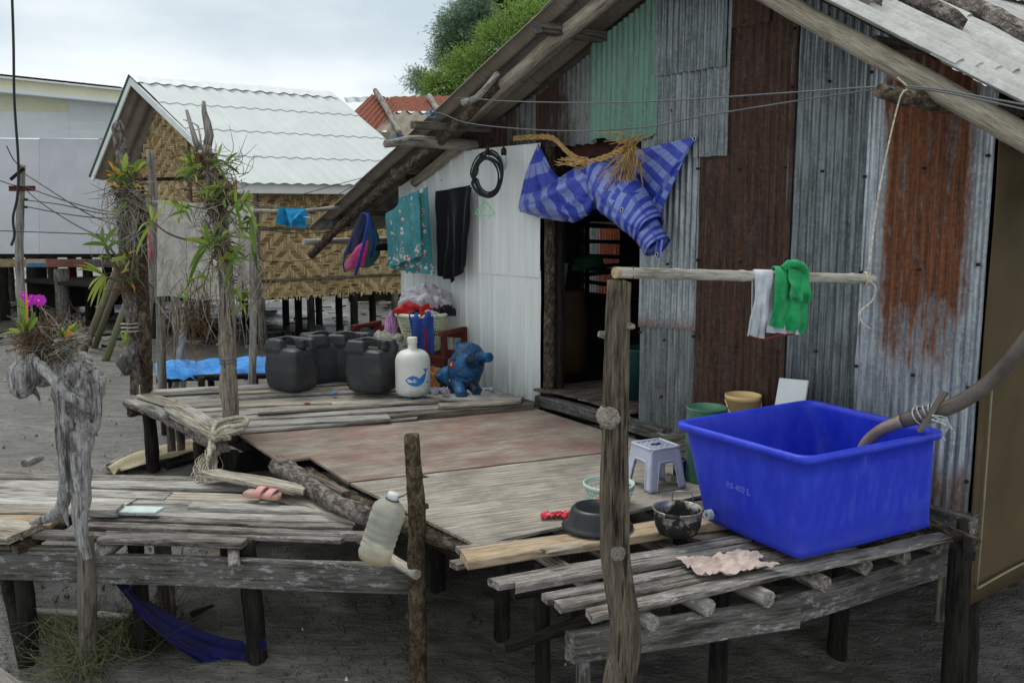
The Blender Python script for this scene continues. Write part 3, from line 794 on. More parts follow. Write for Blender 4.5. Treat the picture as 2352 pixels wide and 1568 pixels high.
emit('added_shade_skirt', [WL + HU * (gw + 3.4), WL + HU * (gw + 3.4) + HA * (HL + 1.5), WL + HU * (gw + 3.4) + HA * (HL + 1.5) - UP * .55, WL + HU * (gw + 3.4) - UP * .55], [[0, 1, 2, 3]], W_DARK, hut, smooth=False)  # added dark skirt, put in to keep the space under the house dark
for a in (.05, .85, 1.6, 2.35, 3.0):
    for b in (.05, 1.3, 2.6):
        p = WL + HA * a + HU * b
        log('stilt', [p, V((p.x, p.y, -.65))], [.06, .065], W_MID if (b < .1 and a in (2.35, .05)) else W_DARK, hut, 8, n=5)

# ------------------------------------------------------------------ grey boarded house on the left
GY = 17.5
gh = thing('grey_house', Q(120, 740, GY), 'big pale grey boarded house on short stilts at the left edge', 'house')
P_GREY = plain('grey_board', (216, 216, 220), .7, .25, .05, 1.2, dirt=(176, 174, 174), dk=.3)
P_WHITE = plain('white_siding', (222, 226, 228), .6, .3, .04, 2)
P_CREAM = plain('cream_siding', (222, 220, 190), .65, .3, .04, 2)
def gq(x, y, dy=0.0): return Q(x, y, GY + dy)
def panel(name, x0, x1, y0l, y0r, y1l, y1r, mat, dy=0.0, t=.02):
    v = [gq(x0, y1l, dy), gq(x1, y1r, dy), gq(x1, y0r, dy), gq(x0, y0l, dy)]
    v = [V((a.x, GY + dy, a.z)) for a in v]; v += [a + V((0, t, 0)) for a in v]
    return emit(name, v, [[0, 1, 2, 3], [7, 6, 5, 4], [0, 4, 5, 1], [1, 5, 6, 2], [2, 6, 7, 3], [3, 7, 4, 0]], mat, gh, Matrix.Translation(v[0]), smooth=False)
X0 = -300
for x0, x1 in ((X0, -180), (-179.5, -45), (-44.5, 90), (90.5, 226), (226.5, 330)):
    panel('wall_panel', x0, x1, 318, 320, 531, 531, P_GREY, .0)
    panel('wall_panel', x0, x1, 531.6, 531.6, 583, 583, P_GREY, .0)
ysl = [(188, 222), (236, 244), (255, 262), (275, 280), (296, 300), (317, 319)]
for k in range(5):
    a, b = ysl[k], ysl[k + 1]
    for x0, x1, mt in ((X0, 158, P_CREAM if k < 2 else P_WHITE), (158.5, 330, P_WHITE)):
        t = lambda q, x: q[0] + (q[1] - q[0]) * x / 280
        panel('siding_board', x0, x1, t(a, x0), t(a, x1) , t(b, x0) - .6, t(b, x1) - .6, mt, -.02 - .004 * (5 - k), .04)
panel('fascia', X0, 300, 147, 209, 174, 233, P_CREAM, -.45, .04)
panel('fascia_trim', X0, 300, 173.5, 232.5, 183, 240, P_WHITE, -.50, .05)
panel('roof_edge', X0, 300, 143, 206, 148, 210, TRIM_W, -.55, .8)
panel('soffit', X0, 300, 181, 239, 184, 242, P_WHITE, -.46, .5)
emit('roof', [V((gq(X0, 143).x, GY - .5, gq(X0, 143).z)), V((gq(300, 207).x, GY - .5, gq(300, 207).z)), V((gq(300, 207).x, GY + 6, gq(300, 207).z)), V((gq(X0, 143).x, GY + 6, gq(X0, 143).z))], [[0, 1, 2, 3]], CEM_TOP, gh, smooth=False)
poly_slab('floor', [V((gq(X0, 583).x, GY + .02, gq(0, 583).z + .03)), V((gq(330, 583).x, GY + .02, gq(0, 583).z + .03)), V((gq(330, 583).x, GY + 6, gq(0, 583).z + .03)), V((gq(X0, 583).x, GY + 6, gq(0, 583).z + .03))], .1, W_DARK, gh)
for x, dy, mt, r_ in ((-2, .1, W_DARK, .15), (77, .1, W_DARK, .16), (139, -.7, W_BEAM, .15), (200, .3, W_DARK, .1), (245, .5, W_DARK, .1), (120, 2.5, W_MID, .12), (165, 2.8, W_RED, .1), (85, 5.5, W_MID, .12), (98, 4.0, W_DARK, .09), (300, .5, W_DARK, .1), (20, 3.5, W_MID, .1)):
    p = gq(x, 600, dy); log('stilt', [V((p.x, p.y, gq(0, 583).z - .05 if dy > 0 else gq(0, 612).z)), V((p.x, p.y, -.6))], r_ * .9, mt, gh, 10, n=6)
BLUE_P = plain('blue_paint', (70, 120, 176), .7, .25, .15, 6, dirt=(120, 110, 96))
RED_P = plain('faded_red_paint', (128, 84, 74), .75, .2, .2, 5, dirt=(110, 96, 84))
for x0, x1, mt in ((X0, 62, W_NEW), (62, 108, W_NEW), (108, 200, RED_P), (200, 330, W_MID)):
    a, b = gq(x0, 595, -.75), gq(x1 - .5, 595, -.75); board('rail', V((a.x, a.y, a.z)), V((b.x, b.y, a.z)), .06, .145, mt, gh, rag=.003, jag=0, warp=0)
a, b = gq(62, 604, -.785), gq(104, 604, -.785); board('rail_patch', a, V((b.x, b.y, a.z)), .012, .07, BLUE_P, gh, rag=.002, jag=0, warp=0)

# ------------------------------------------------------------------ rusty-roofed house behind
rh = thing('rusty_roof_house', Q(900, 420, 21), 'low house with an orange rusted roof behind the white-roofed one', 'house')
def rp(x, y, d): return Q(x, y, d)
def rsheet(P, mat, name='roof_sheet', pitch=.1, amp=.012):
    a, b, c, d = P; w = (b - a).length; n = (b - a).cross(d - a).normalized(); nu = max(6, int(w / pitch * 6))
    v, f, uv = grid(lambda u, t: a.lerp(b, u).lerp(d.lerp(c, u), t) + n * amp * math.sin(u * w / pitch * 6.28), nu, 4)
    return emit(name, v, f, mat, rh, frame(a, b - a, n), uv)
rsheet([rp(855, 216, 22.5), rp(925, 232, 22.5), rp(875, 300, 20.6), rp(788, 280, 20.4)], ORUST)
rsheet([rp(895, 222, 22.6), rp(1060, 220, 22.6), rp(1060, 256, 21.8), rp(905, 256, 21.8)], ORUST, pitch=.2, amp=.01)
rsheet([rp(910, 256, 21.9), rp(1070, 258, 21.9), rp(1040, 330, 20.2), rp(862, 300, 20.3)], CEM_LOW, pitch=.28, amp=.04)
rsheet([rp(790, 224, 23.5), rp(870, 222, 23.5), rp(870, 232, 23.2), rp(795, 236, 23.2)], Z_MID, pitch=.3, amp=.01)
TEAL = plain('faded_teal_board', (150, 178, 170), .75, .2, .15, 3, dirt=(110, 104, 92))
PURP = plain('violet_blue_board', (104, 112, 176), .7, .2)
for k, mt in enumerate((TEAL, CEM_LOW, TEAL, PURP, TEAL)):
    a = rp(868 + k * 17, 302 + k * 3, 20.25); b = a + V((.16, -.05, -.62)); board('gable_board', a, b, .16, .02, mt, rh, side=V((0, -1, .2)))
rw = [rp(790, 300, 21.2), rp(1060, 310, 21.2)]
emit('wall', [V((rw[0].x, 21.2, -.5)), V((rw[1].x, 21.2, -.5)), V((rw[1].x, 21.2, rw[1].z)), V((rw[0].x, 21.2, rw[0].z))], [[0, 1, 2, 3]], W_DARK, rh, smooth=False)
tag(log('roof_pole', [rp(862, 208, 22.3), rp(885, 245, 21.6), rp(918, 305, 20.1)], [.06, .07, .06], W_STICK, None, 8, rough=.2), 'pale crooked pole lying across the orange rusted roof', 'pole')
tag(log('roof_pole', [rp(985, 222, 22.4), rp(1010, 258, 21.6)], [.08, .07], W_STICK, None, 8, rough=.2), 'short pale pole on the rusted roof next to the shack eave', 'pole')

# ------------------------------------------------------------------ trees
def leafmat(name, a, b, c_):
    m = Mat(name); r = m.n('ShaderNodeAttribute', out='Fac', attribute_name='rnd')
    col = m.ramp(r, [(0, lin(a)), (.5, lin(b)), (1, lin(c_))])
    m.put(m.b.inputs['Subsurface Weight'], 0.0)
    tr = m.n('ShaderNodeBsdfTranslucent', {'Color': col}); mxs = m.n('ShaderNodeMixShader', {0: .35, 1: m.b.outputs[0], 2: tr})
    m.t.links.new(mxs, m.t.nodes['Material Output'].inputs['Surface'])
    return m.out(col, .6, .25)
LF_BRIGHT = leafmat('fresh_leaf', (78, 104, 44), (122, 150, 70), (162, 186, 104))
LF_GREY = leafmat('feathery_leaf', (84, 108, 82), (118, 142, 112), (152, 172, 144))
LF_DARK = leafmat('dark_leaf', (42, 60, 30), (64, 86, 42), (96, 118, 62))
def tree(label, base, blobs, lmat, leaves, ll, lw, droop=0.0, clump=.22, ncl=None):
    t = thing('tree', base, label, 'tree')
    top = max((b[0].z for b in blobs)); ctr = sum((b[0] for b in blobs), V((0, 0, 0))) / len(blobs)
    fork = V((base[0], base[1], base[2])).lerp(V((ctr.x, ctr.y, ctr.z)), .55)
    log('trunk', [V(base), V(base).lerp(fork, .5) + V((.15, .1, 0)), fork], [.22, .17, .12], W_BARKD, t, 9)
    mbb = MB()
    mb = MB(); tot = sum(b[1] ** 2 for b in blobs)
    for c, r in blobs:
        mbb.tube([fork, fork.lerp(c, .5) + V((0, 0, -.2)), c], [.09, .05, .02], 6, rough=.1)
        nc = max(6, int((ncl or 60) * r * r / tot * len(blobs)))
        for _ in range(nc):
            d = V((random.gauss(0, 1), random.gauss(0, 1), random.gauss(0, 1))).normalized()
            cc = c + d * r * random.uniform(.35, 1.0) ** .6 * (1 + .35 * nz3(d, 2.5, c.x))
            if random.random() < .4: mbb.tube([c, c.lerp(cc, .6) + V((0, 0, .04)), cc], [.018, .01, .005], 4, n=4, cap=False)
            dirc = (d + V((0, 0, .3 - droop))).normalized(); shade = random.random() * .5
            for _k in range(int(leaves)):
                s_ = random.gauss(0, clump)
                p = cc + V((random.gauss(0, clump), random.gauss(0, clump), random.gauss(0, clump * .6)))
                ax = (dirc + V((random.gauss(0, .6), random.gauss(0, .6), random.gauss(0, .6) - droop))).normalized()
                sdv = ax.cross(V((random.gauss(0, 1), random.gauss(0, 1), random.gauss(0, 1)))).normalized()
                l_ = ll * random.uniform(.6, 1.3); w_ = lw * random.uniform(.7, 1.2)
                mb.add([p, p + ax * l_ * .5 + sdv * w_, p + ax * l_, p + ax * l_ * .5 - sdv * w_], [[0, 1, 2, 3]], at=min(1, shade + random.random() * .5))
    mbb.build('branches', W_BARKD, t)
    mb.build('crown', lmat, t, Matrix.Translation(ctr), kind='stuff', smooth=False, at=True)
    return t
TD = 27.0
def tb(L, d): return [(Q(x, y, d + dd), r * d / F_) for x, y, r, dd in L]
tree('leafy fresh green tree behind the shack roof edge', (Q(1180, 400, TD).x, TD, -.3),
     tb([(1150, 120, 62, 0), (1085, 155, 50, .5), (1040, 185, 40, .3), (1210, 60, 60, .4), (1000, 200, 28, 0), (1120, 195, 45, -.3), (1250, 110, 60, .6), (1180, 180, 55, 0), (1300, 60, 60, 1)], TD), LF_BRIGHT, 60, .13, .021, 0.1, .21, 66)
TD2 = 30.0
tree('feathery grey-green tree standing taller at the left of the leafy one', (Q(1120, 400, TD2).x, TD2, -.3),
     tb([(1030, 75, 26, 0), (1045, 45, 24, 0), (1075, 90, 36, .3), (1015, 125, 24, 0), (1075, 25, 26, .5), (1110, 60, 30, .5), (960, 185, 20, 0), (1100, 15, 30, .3), (985, 195, 22, .2), (1060, 130, 34, .4)], TD2), LF_GREY, 52, .17, .011, .35, .15, 46)
TD3 = 33.0
tree('dark dense tree behind the others at the top edge', (Q(1280, 400, TD3).x, TD3, -.3),
     tb([(1160, 5, 45, 0), (1220, -5, 50, 0), (1290, 20, 60, 0), (1200, 40, 40, 1), (1150, -40, 50, 0), (1340, -20, 70, 0)], TD3), LF_DARK, 44, .16, .03, .1, .22, 55)
TD4 = 26.0
tree('dark tree peeping over the right end of the shack roof', (Q(2330, 300, TD4).x, TD4, -.3),
     tb([(2310, 0, 34, 0), (2370, 20, 50, 0), (2250, -30, 30, 0), (2420, -20, 60, 0)], TD4), LF_DARK, 40, .15, .028, .1, .2, 40)

# ------------------------------------------------------------------ main deck in front of the shack
deck = thing('wooden_deck', G(800, 1000, -.5), 'weathered plank and plywood deck in front of the shack doorway', 'deck')
def ground_post(name, p, ztop, r, mat, parent, lean=(0, 0), sides=9, **k):
    b = V((p.x + lean[0], p.y + lean[1], 0)); b.z = ground_z(b.x, b.y) - .2
    return log(name, [V((p.x, p.y, ztop)), V((p.x, p.y, ztop)).lerp(b, .5) + V((.01, 0, 0)), b], r, mat, parent, sides, **k)
# plywood sheets
pl = poly_slab('plywood_sheet', [G(548, 997), G(1232, 938), G(1400, 993), G(1397, 1037), G(800, 1106), G(712, 1050), G(640, 1058)], .016, PLY_RED, deck, rag=.006)
pl['label'] = 'plywood sheet with worn dull red paint'
poly_slab('plywood_sheet', [G(806, 1109), G(1396, 1040), G(1400, 996), G(1480, 1012), G(1590, 1050), G(1640, 1090), G(1640, 1130), G(1455, 1172), G(1096, 1251)], .016, PLY_GREY, deck, rag=.005)['label'] = 'bare grey plywood sheet with strong grain'
# planks of the left part, far to near; (left point, right point, height, width, material)
zl = .045
for k, (a, b, dz, w_, mt) in enumerate([
    ((348, 897), (925, 868), .05, .13, W_DECK), ((352, 908), (950, 876), .0, .16, W_DECK2), ((505, 903), (960, 880), .035, .10, W_DECK2),
    ((385, 915), (985, 886), .0, .16, W_DECK), ((520, 911), (1000, 888), .03, .09, W_DECK), ((405, 923), (1040, 894), .005, .17, W_DECK), ((425, 932), (1075, 902), .0, .15, W_DECK2),
    ((532, 931), (760, 922), .025, .08, W_DECK2), ((450, 942), (1110, 908), .005, .16, W_DECK), ((470, 952), (1150, 915), .0, .15, W_DECK), ((592, 944), (1005, 917), .03, .07, W_DECK2),
    ((490, 962), (1180, 921), .0, .15, W_DECK), ((520, 974), (895, 955), .0, .17, W_DECK), ((1010, 929), (1190, 917), .035, .14, W_DECK2)]):
    board('plank', G(*a, zl + dz), G(*b, zl + dz), w_, .026, mt, deck, rag=.008, warp=.008)
board('plank', G(545, 984, .028), G(955, 953, .028), .16, .024, W_DECK, deck, rag=.008)
board('plank', G(893, 953, .05), G(1222, 924, .05), .10, .05, W_MID, deck, rag=.006)
board('plank', G(1020, 908, .085), G(1200, 914, .085), .18, .03, W_DECK, deck)
# boards lying along the left edge
for a, b, z, w_, mt in (((330, 903), (425, 934), .085, .13, W_DECK2), ((392, 934), (512, 1003), .085, .11, W_DECK2), ((415, 930), (532, 992), .083, .12, W_DECK), ((300, 915), (390, 950), .05, .12, W_DECK), ((405, 950), (500, 1005), .055, .10, W_DECK2)):
    board('edge_board', G(*a, z), G(*b, z), w_, .028, mt, deck, rag=.01)
log('edge_log', [G(295, 925, .0), G(360, 948, -.01), G(430, 985, -.02), G(492, 1018, -.02)], [.045, .05, .045, .055], W_BARK, deck, rough=.3)
log('edge_log', [G(296, 945, -.07), G(330, 940, -.07), G(420, 930, -.07), G(700, 905, -.07)], [.05, .05, .05, .05], W_BARKD, deck, rough=.15)
log('edge_log', [G(640, 1066, -.06), G(700, 1105, -.07), G(770, 1155, -.09), G(850, 1188, -.10)], [.07, .06, .055, .055], W_BARK, deck, rough=.3)
log('edge_log', [G(700, 1085, -.11), G(850, 1165, -.10), G(965, 1215, -.08), G(1095, 1268, -.07)], [.05, .05, .055, .04], W_BARKD, deck, rough=.2)
board('edge_board', G(655, 1063, -.03), G(796, 1127, -.03), .05, .06, W_MID, deck, rag=.012)
# frame underneath
board('beam', G(482, 1050, -.13), G(742, 1012, -.13), .06, .15, W_DARK, deck, rag=.01)
log('beam', [G(516, 1032, -.06), G(470, 988, -.07), G(420, 945, -.08)], [.042, .045, .045], W_STICK, deck, rough=.12)
for a, b in (((560, 1000), (1240, 960)), ((660, 1075), (1400, 1010)), ((830, 1150), (1500, 1075)), ((980, 1225), (1560, 1130))):
    log('joist', [G(*a, -.09), G(*b, -.09)], .05, W_DARK, deck, 8)
log('joist', [G(520, 1000, -.15), G(1080, 1275, -.16)], .055, W_DARK, deck, 8)
for x, y in ((700, 900), (880, 900), (1050, 915), (900, 1000), (1150, 960), (1000, 1080), (1250, 1050), (1150, 1130), (1330, 1130)):
    p = G(x, y, 0); ground_post('post', p, -.09, [.05, .05], W_DARK, deck, n=6)
ground_post('post', G(341, 935, 0), -.03, [.052, .055], W_DARK, deck, n=14, rough=.15)['label'] = 'black wet corner post'
ground_post('post', G(386, 915, 0), -.05, [.035, .035], W_MID, deck, n=6); ground_post('post', G(408, 915, 0), -.05, [.035, .035], W_MID, deck, n=6)
ground_post('post', G(455, 985, 0), -.1, [.045, .045], W_DARK, deck, n=8)
ground_post('post', G(527, 1012, 0), -.08, [.065, .065], W_DARK, deck, n=8)

# ------------------------------------------------------------------ slatted platform carrying the tub
plat = thing('slatted_platform', G(1700, 1300, -.5), 'platform of rough bark slats on log joists holding the blue tub', 'platform')
sl_list = [((1065, 1275), (1680, 1185), .035, .16, .045, W_NEW), ((1040, 1291), (1110, 1278), .0, .07, .03, W_SLAT), ((1050, 1258), (1500, 1205), .0, .07, .025, W_SLAT),
    ((1133, 1333), (1720, 1232), .015, .085, .035, W_SLAT), ((1184, 1339), (1790, 1240), .01, .075, .035, W_SLAT), ((1250, 1370), (1880, 1246), .005, .075, .035, W_SLAT),
    ((1284, 1386), (1960, 1250), .005, .08, .03, W_SLAT), ((1349, 1406), (2185, 1222), .005, .085, .032, W_SLAT), ((1500, 1330), (2100, 1218), -.004, .07, .03, W_BARKD), ((1640, 1270), (2150, 1195), -.002, .08, .03, W_BARKD),
    ((1480, 1210), (2000, 1135), .0, .12, .03, W_MID), ((1560, 1165), (2000, 1100), .0, .12, .03, W_MID), ((1600, 1235), (2100, 1160), -.003, .10, .03, W_MID), ((1700, 1330), (2160, 1232), -.03, .06, .03, W_BARKD)]
for a, b, dz, w_, t_, mt in sl_list:
    board('slat', G(*a, dz), G(*b, dz), w_, t_, mt, plat, rag=.012, warp=.012, jag=.04)
jd = V((-.50, .866, 0))
for x, y, r_, mt in ((1500, 1432, .036, W_STICK), (1628, 1396, .04, W_STICK), (1766, 1376, .04, W_STICK), (1897, 1342, .04, W_BARK), (1992, 1303, .04, W_BARK), (2082, 1282, .036, W_BARK), (2156, 1256, .04, W_BARK)):
    p = G(x, y, -.075); log('joist', [p, p + jd * .7, p + jd * 1.5], [r_, r_ * 1.05, r_], mt, plat, 11, rough=.1, jag=.004)
fb0, fb1 = G(1312, 1452, -.11), G(1836, 1373, -.11)
board('beam', fb0, fb1, .055, .135, W_BEAM, plat, rag=.006)
board('beam', G(1790, 1385, -.125) + V((.0, .06, 0)), G(2178, 1268, -.125) + V((0, .06, 0)), .055, .15, W_BEAM, plat, rag=.008)
board('beam', G(1180, 1330, -.13), G(1900, 1215, -.13), .06, .10, W_DARK, plat)
for x, y, r_, mt in ((1250, 1345, .04, W_DARK), (1700, 1330, .05, W_DARK), (2000, 1200, .06, W_DARK), (1600, 1180, .06, W_DARK)):
    ground_post('post', G(x, y, -.05) + V((.0, .4, 0)), -.1, [r_, r_], mt, plat, n=8)
ground_post('post', G(2206, 1255, 0), .0, [.055, .06], W_DARK, plat, n=14)
board('post', G(2172, 1250, -.10), G(2172, 1250, -.10) - V((0, 0, .42)), .05, .03, W_MID, plat, side=V((0, -1, 0)))
board('post', fb0 + V((.06, .05, -.10)), fb0 + V((.07, .05, -.8)), .06, .05, W_BEAM, plat, side=V((0, -1, 0)))
log('brace', [G(1165, 1485, -.55), G(1420, 1400, -.25)], [.03, .035], W_DARK, plat, 8)
log('brace', [G(2110, 1192, .02), G(2245, 1248, .0)], [.03, .03], W_BARKD, plat, 10, rough=.08)
board('brace', G(2210, 1190, .03), G(2228, 1265, .02), .05, .05, W_DARK, plat)

# ------------------------------------------------------------------ low platform at the left
ZP = -.17
lowp = thing('low_platform', G(400, 1200, -.5), 'low weathered platform at the left with driftwood and a pink sandal on it', 'platform')
for a, b, dz, w_, t_, mt in [((-60, 1088), (495, 1100), .0, .13, .07, W_SLAT), ((-60, 1107), (575, 1114), .015, .16, .03, W_DECK), ((-60, 1126), (385, 1136), .02, .15, .028, W_DECK), ((380, 1137), (600, 1142), .012, .15, .028, W_DECK2),
    ((-60, 1146), (300, 1153), .015, .15, .03, W_DECK), ((240, 1149), (640, 1153), .005, .10, .025, W_DECK), ((435, 1157), (790, 1172), .018, .10, .03, W_DECK), ((-60, 1166), (255, 1170), .01, .14, .03, W_DECK2), ((240, 1163), (700, 1170), .0, .11, .025, W_DECK),
    ((330, 1177), (820, 1192), .0, .10, .03, W_DECK), ((200, 1185), (815, 1205), .01, .075, .04, W_SLAT), ((200, 1201), (838, 1224), .01, .075, .04, W_SLAT), ((250, 1213), (790, 1236), -.01, .05, .03, W_SLAT),
    ((50, 1219), (380, 1231), -.005, .085, .035, W_SLAT), ((232, 1230), (562, 1240), .0, .10, .035, W_SLAT)]:
    board('plank', G(*a, ZP + dz), G(*b, ZP + dz), w_, t_, mt, lowp, rag=.008, warp=.01)
board('plank', G(-40, 1203, ZP + .04), G(58, 1216, ZP + .04), .26, .04, W_DECK2, lowp)
board('plank', G(-60, 1190, ZP + .02), G(130, 1192, ZP + .02), .16, .03, W_NEW, lowp)
lb = board('beam', G(-60, 1262, ZP - .09), G(962, 1296, ZP - .09), .05, .165, W_BEAM, lowp, rag=.006); lb['label'] = 'wide front beam blotched with pale lichen'
board('beam', G(-60, 1256, ZP - .07) + V((0, .04, 0)), G(190, 1262, ZP - .07) + V((0, .04, 0)), .05, .04, W_MID, lowp)
# cross logs
log('joist', [G(35, 1262, ZP - .06), G(105, 1225, ZP - .05), G(230, 1150, ZP - .07)], [.032, .035, .035], W_BARKD, lowp, 9)
log('joist', [G(222, 1278, ZP - .10), G(270, 1240, ZP - .07), G(400, 1140, ZP - .07)], [.045, .05, .05], W_STICK, lowp, 9)
log('joist', [G(540, 1305, ZP - .10), G(537, 1262, ZP - .07), G(545, 1180, ZP - .08), G(560, 1120, ZP - .07)], [.032, .032, .035, .04], W_STICK, lowp, 10)
log('joist', [G(958, 1320, ZP - .10), G(880, 1272, ZP - .08), G(780, 1205, ZP - .07), G(640, 1130, ZP - .07)], [.028, .03, .035, .035], W_BAMB, lowp, 10)
board('beam', G(-60, 1120, ZP - .07), G(560, 1130, ZP - .07), .05, .09, W_DARK, lowp)
for x, y, r_, mt, zt_ in ((17, 1243, .05, W_DARK, -.22), (548, 1247, .055, W_DARK, -.2), (290, 1236, .045, W_DARK, -.22), (350, 1200, .05, W_MID, -.22), (40, 1130, .05, W_DARK, -.25), (500, 1130, .05, W_DARK, -.25)):
    ground_post('post', G(x, y, ZP) + V((0, .12, 0)), zt_, [r_, r_ * 1.1], mt, lowp, n=14, lean=((.05, -.02) if x == 548 else (0, 0)))
log('post', [Gm(0, 1320), G(10, 1300, -.45), Gm(62, 1530)], [.04, .04, .045], W_DARK, lowp, 9)
# loose broken boards bridging to the deck
for a, b, z, w_, lbl in (((468, 1078), (702, 1118), -.02, .13, 'broken thick board bridging from the low platform to the deck'), ((550, 1106), (822, 1188), -.10, .10, 'long split board slanting down beside the pink sandal')):
    tag(board('loose_board', G(*a, z + ZP + .12), G(*b, z + ZP + .13), w_, .035, W_DECK2, None, rag=.02, jag=.08), lbl, 'board')
tag(board('loose_board', G(205, 1163, ZP + .075), G(275, 1163, ZP + .075), .14, .045, W_DECK, None, rag=.003), 'short thick grey offcut lying behind the driftwood stump', 'board')
PALE = plain('pale_blue_board', (196, 212, 206), .7, .25, .1)
tag(board('loose_board', G(272, 1168, ZP + .05), G(372, 1170, ZP + .05), .10, .015, PALE, None), 'thin pale blue board flat on the low platform', 'board')
tag(board('railing_end', G(-30, 1530, -.3), G(45, 1585, -.42), .12, .05, W_STICK, None), 'pale wooden rail end in the bottom left corner', 'rail')

# ------------------------------------------------------------------ big foreground post, bark post and their loads
fp = [V((.40, 3.47, 1.375)), V((.395, 3.46, .9)), V((.40, 3.45, .35)), V((.445, 3.44, -.02)), V((.415, 3.43, -.32)), V((.39, 3.42, -1.3))]
post = thing('foreground_post', fp[-1], 'thick grey-brown post with cut branch knots standing closest to the camera', 'post')
log('trunk', fp, [.046, .05, .058, .064, .062, .072], W_FPOST, post, 18, n=60, rough=.10, rs=5, jag=.012)
def knot(p, d, r, ln, mat, parent):
    d = V(d).normalized()
    mb = MB(); mb.tube([V(p) - d * .03, V(p) + d * ln * .6, V(p) + d * ln], [r * 1.7, r * 1.12, r], 16, n=6, rough=.2, rs=20)
    return mb.build('knot', mat, parent, frame(p, d))
W_KN = wood('cut_knot', (88, 80, 70), (132, 124, 112), (158, 150, 138), .8, crack=.4)
knot((.375, 3.45, .86), (-.30, -1, .22), .037, .055, W_KN, post); knot((.405, 3.43, .33), (.1, -1, .25), .027, .042, W_KN, post); knot((.355, 3.47, 1.17), (-1, -.3, .2), .012, .03, W_KN, post)
knot((.44, 3.43, 1.21), (.25, -1, .1), .010, .028, W_KN, post)
bk = V((-.515, 4.72, 0))
bpost = thing('bark_post', (bk.x, bk.y, -1.0), 'knotty bark-covered post in the middle holding a plastic bottle', 'post')
log('trunk', [bk + V((-.01, 0, .475)), bk + V((.0, 0, .25)), bk + V((.012, 0, .05)), bk + V((.005, 0, -.35)), bk + V((.01, 0, -.75)), bk + V((0, 0, -1.2))], [.037, .047, .043, .05, .047, .05], bark('knotty_bark', (48, 38, 28), (92, 76, 58), (136, 120, 98), .9, .35), bpost, 14, n=46, rough=.16, rs=8, knots=5)
mb = MB(); mb.tube([bk + V((.05 * math.cos(a * .5), .05 * math.sin(a * .5), .31)) for a in range(14)], .0018, 4, n=28); mb.build('wire_tie', WIRE, bpost)

# bamboo drying pole hung on a rope
pl0, pl1 = Q(1414, 626, 3.43), Q(2004, 641, 4.36)
pdir = (pl1 - pl0).normalized()
bp = thing('bamboo_pole', pl0, 'grey bamboo drying pole from the foreground post to a hanging rope', 'pole')
mb = MB(); rr = []; N_ = 60
pts = [pl0.lerp(pl1, i / N_) for i in range(N_ + 1)]
for i in range(N_ + 1):
    t = i / N_; k = (t * 4.3 + .15) % 1; rr.append(.0215 + .002 * t + (.003 if k < .04 else 0) + .0006 * math.sin(t * 50))
v, f, uv = tube_geo(pts, rr, 14, N_, .04, 2.0, False)
mb.add(v, f, uv); mb.build('culm', W_BAMB, bp, frame(pl0, pdir))
END = plain('bamboo_end', (170, 152, 120), .8, .2, .2, 60)
for p, s_ in ((pl0, -1), (pl1, 1)):
    v, f, uv = tube_geo([p - pdir * .012 * s_, p + pdir * .003 * s_], [.0215, .0213], 14, 2); emit('cut_end', v, f, END, bp, frame(p, pdir))
mb = MB(); c0 = pl0 + pdir * .085
mb.tube([c0 + V((0, .024 * math.cos(a), .024 * math.sin(a))) for a in [x * .7 for x in range(19)]], .0022, 5, n=40); mb.build('wire_loop', plain('rusty_wire', (80, 58, 48), .8, .2), bp)
pr = FP(2055, 205, .82)
rp_ = thing('hanging_rope', pl1, 'thin pale rope holding up the right end of the bamboo pole', 'rope')
mb = MB(); knp = pl1 - pdir * .05
mb.tube([pr + V((.0, -.02, .05)), pr + V((.045, -.03, .0)), pr + V((.01, -.03, -.06)), pr.lerp(knp, .5), knp + V((0, -.02, .03))], .0042, 6, n=40)
for q in range(3):
    mb.tube([knp + pdir * (.012 * q - .01) + V((0, .03 * math.cos(a), .03 * math.sin(a))) for a in [x * .8 for x in range(9)]], .005, 6, n=18)
mb.tube([knp + V((.0, -.03, -.0)), knp + V((.035, -.03, -.04)), knp + V((.02, -.03, -.1)), knp + V((-.03, -.03, -.15)), knp + V((-.02, -.03, -.2)), knp + V((.03, -.02, -.235))], .0045, 6, n=30)
mb.build('rope', ROPE, rp_)

# thick rope lashing the flowering post to the deck
lash = thing('lashing_rope', G(505, 1000, 0), 'thick frayed rope tied around the post at the deck corner', 'rope')
lp = G(525, 985, 0); mb = MB()
for k in range(2):
    pts = [G(488, 1040, -.05 + .02 * k), G(500, 1008, .03) + V((-.02, -.05, .0)), G(520, 990, .08) + V((0, -.1, .02 * k)), G(548, 982, .12) + V((.04, .0, .0)), G(545, 975, .1) + V((.0, .12, 0)), G(515, 985, .08) + V((-.08, .08, 0)), G(497, 1010, .03) + V((-.03, -.03, 0)), G(478, 1060, -.08)]
    mb.tube([p + V((.012 * k, 0, .03 * k)) for p in pts], .015, 8, n=60, rough=.2, rs=40)
mb.build('rope', ROPE, lash)
mb = MB()
for k in range(60):
    a = G(488 + random.uniform(-14, 10), 1040 + random.uniform(-10, 15), -.08); b = G(460 + random.uniform(-18, 26), 1085 + random.uniform(-5, 26), ZP + .02)
    mb.tube([a, a.lerp(b, .5) + V((random.gauss(0, .05), random.gauss(0, .03), random.gauss(0, .03))), b + V((random.gauss(0, .02), 0, 0))], .003, 4, n=7, cap=False)
mb.build('frayed_end', ROPE, lash, kind='stuff')

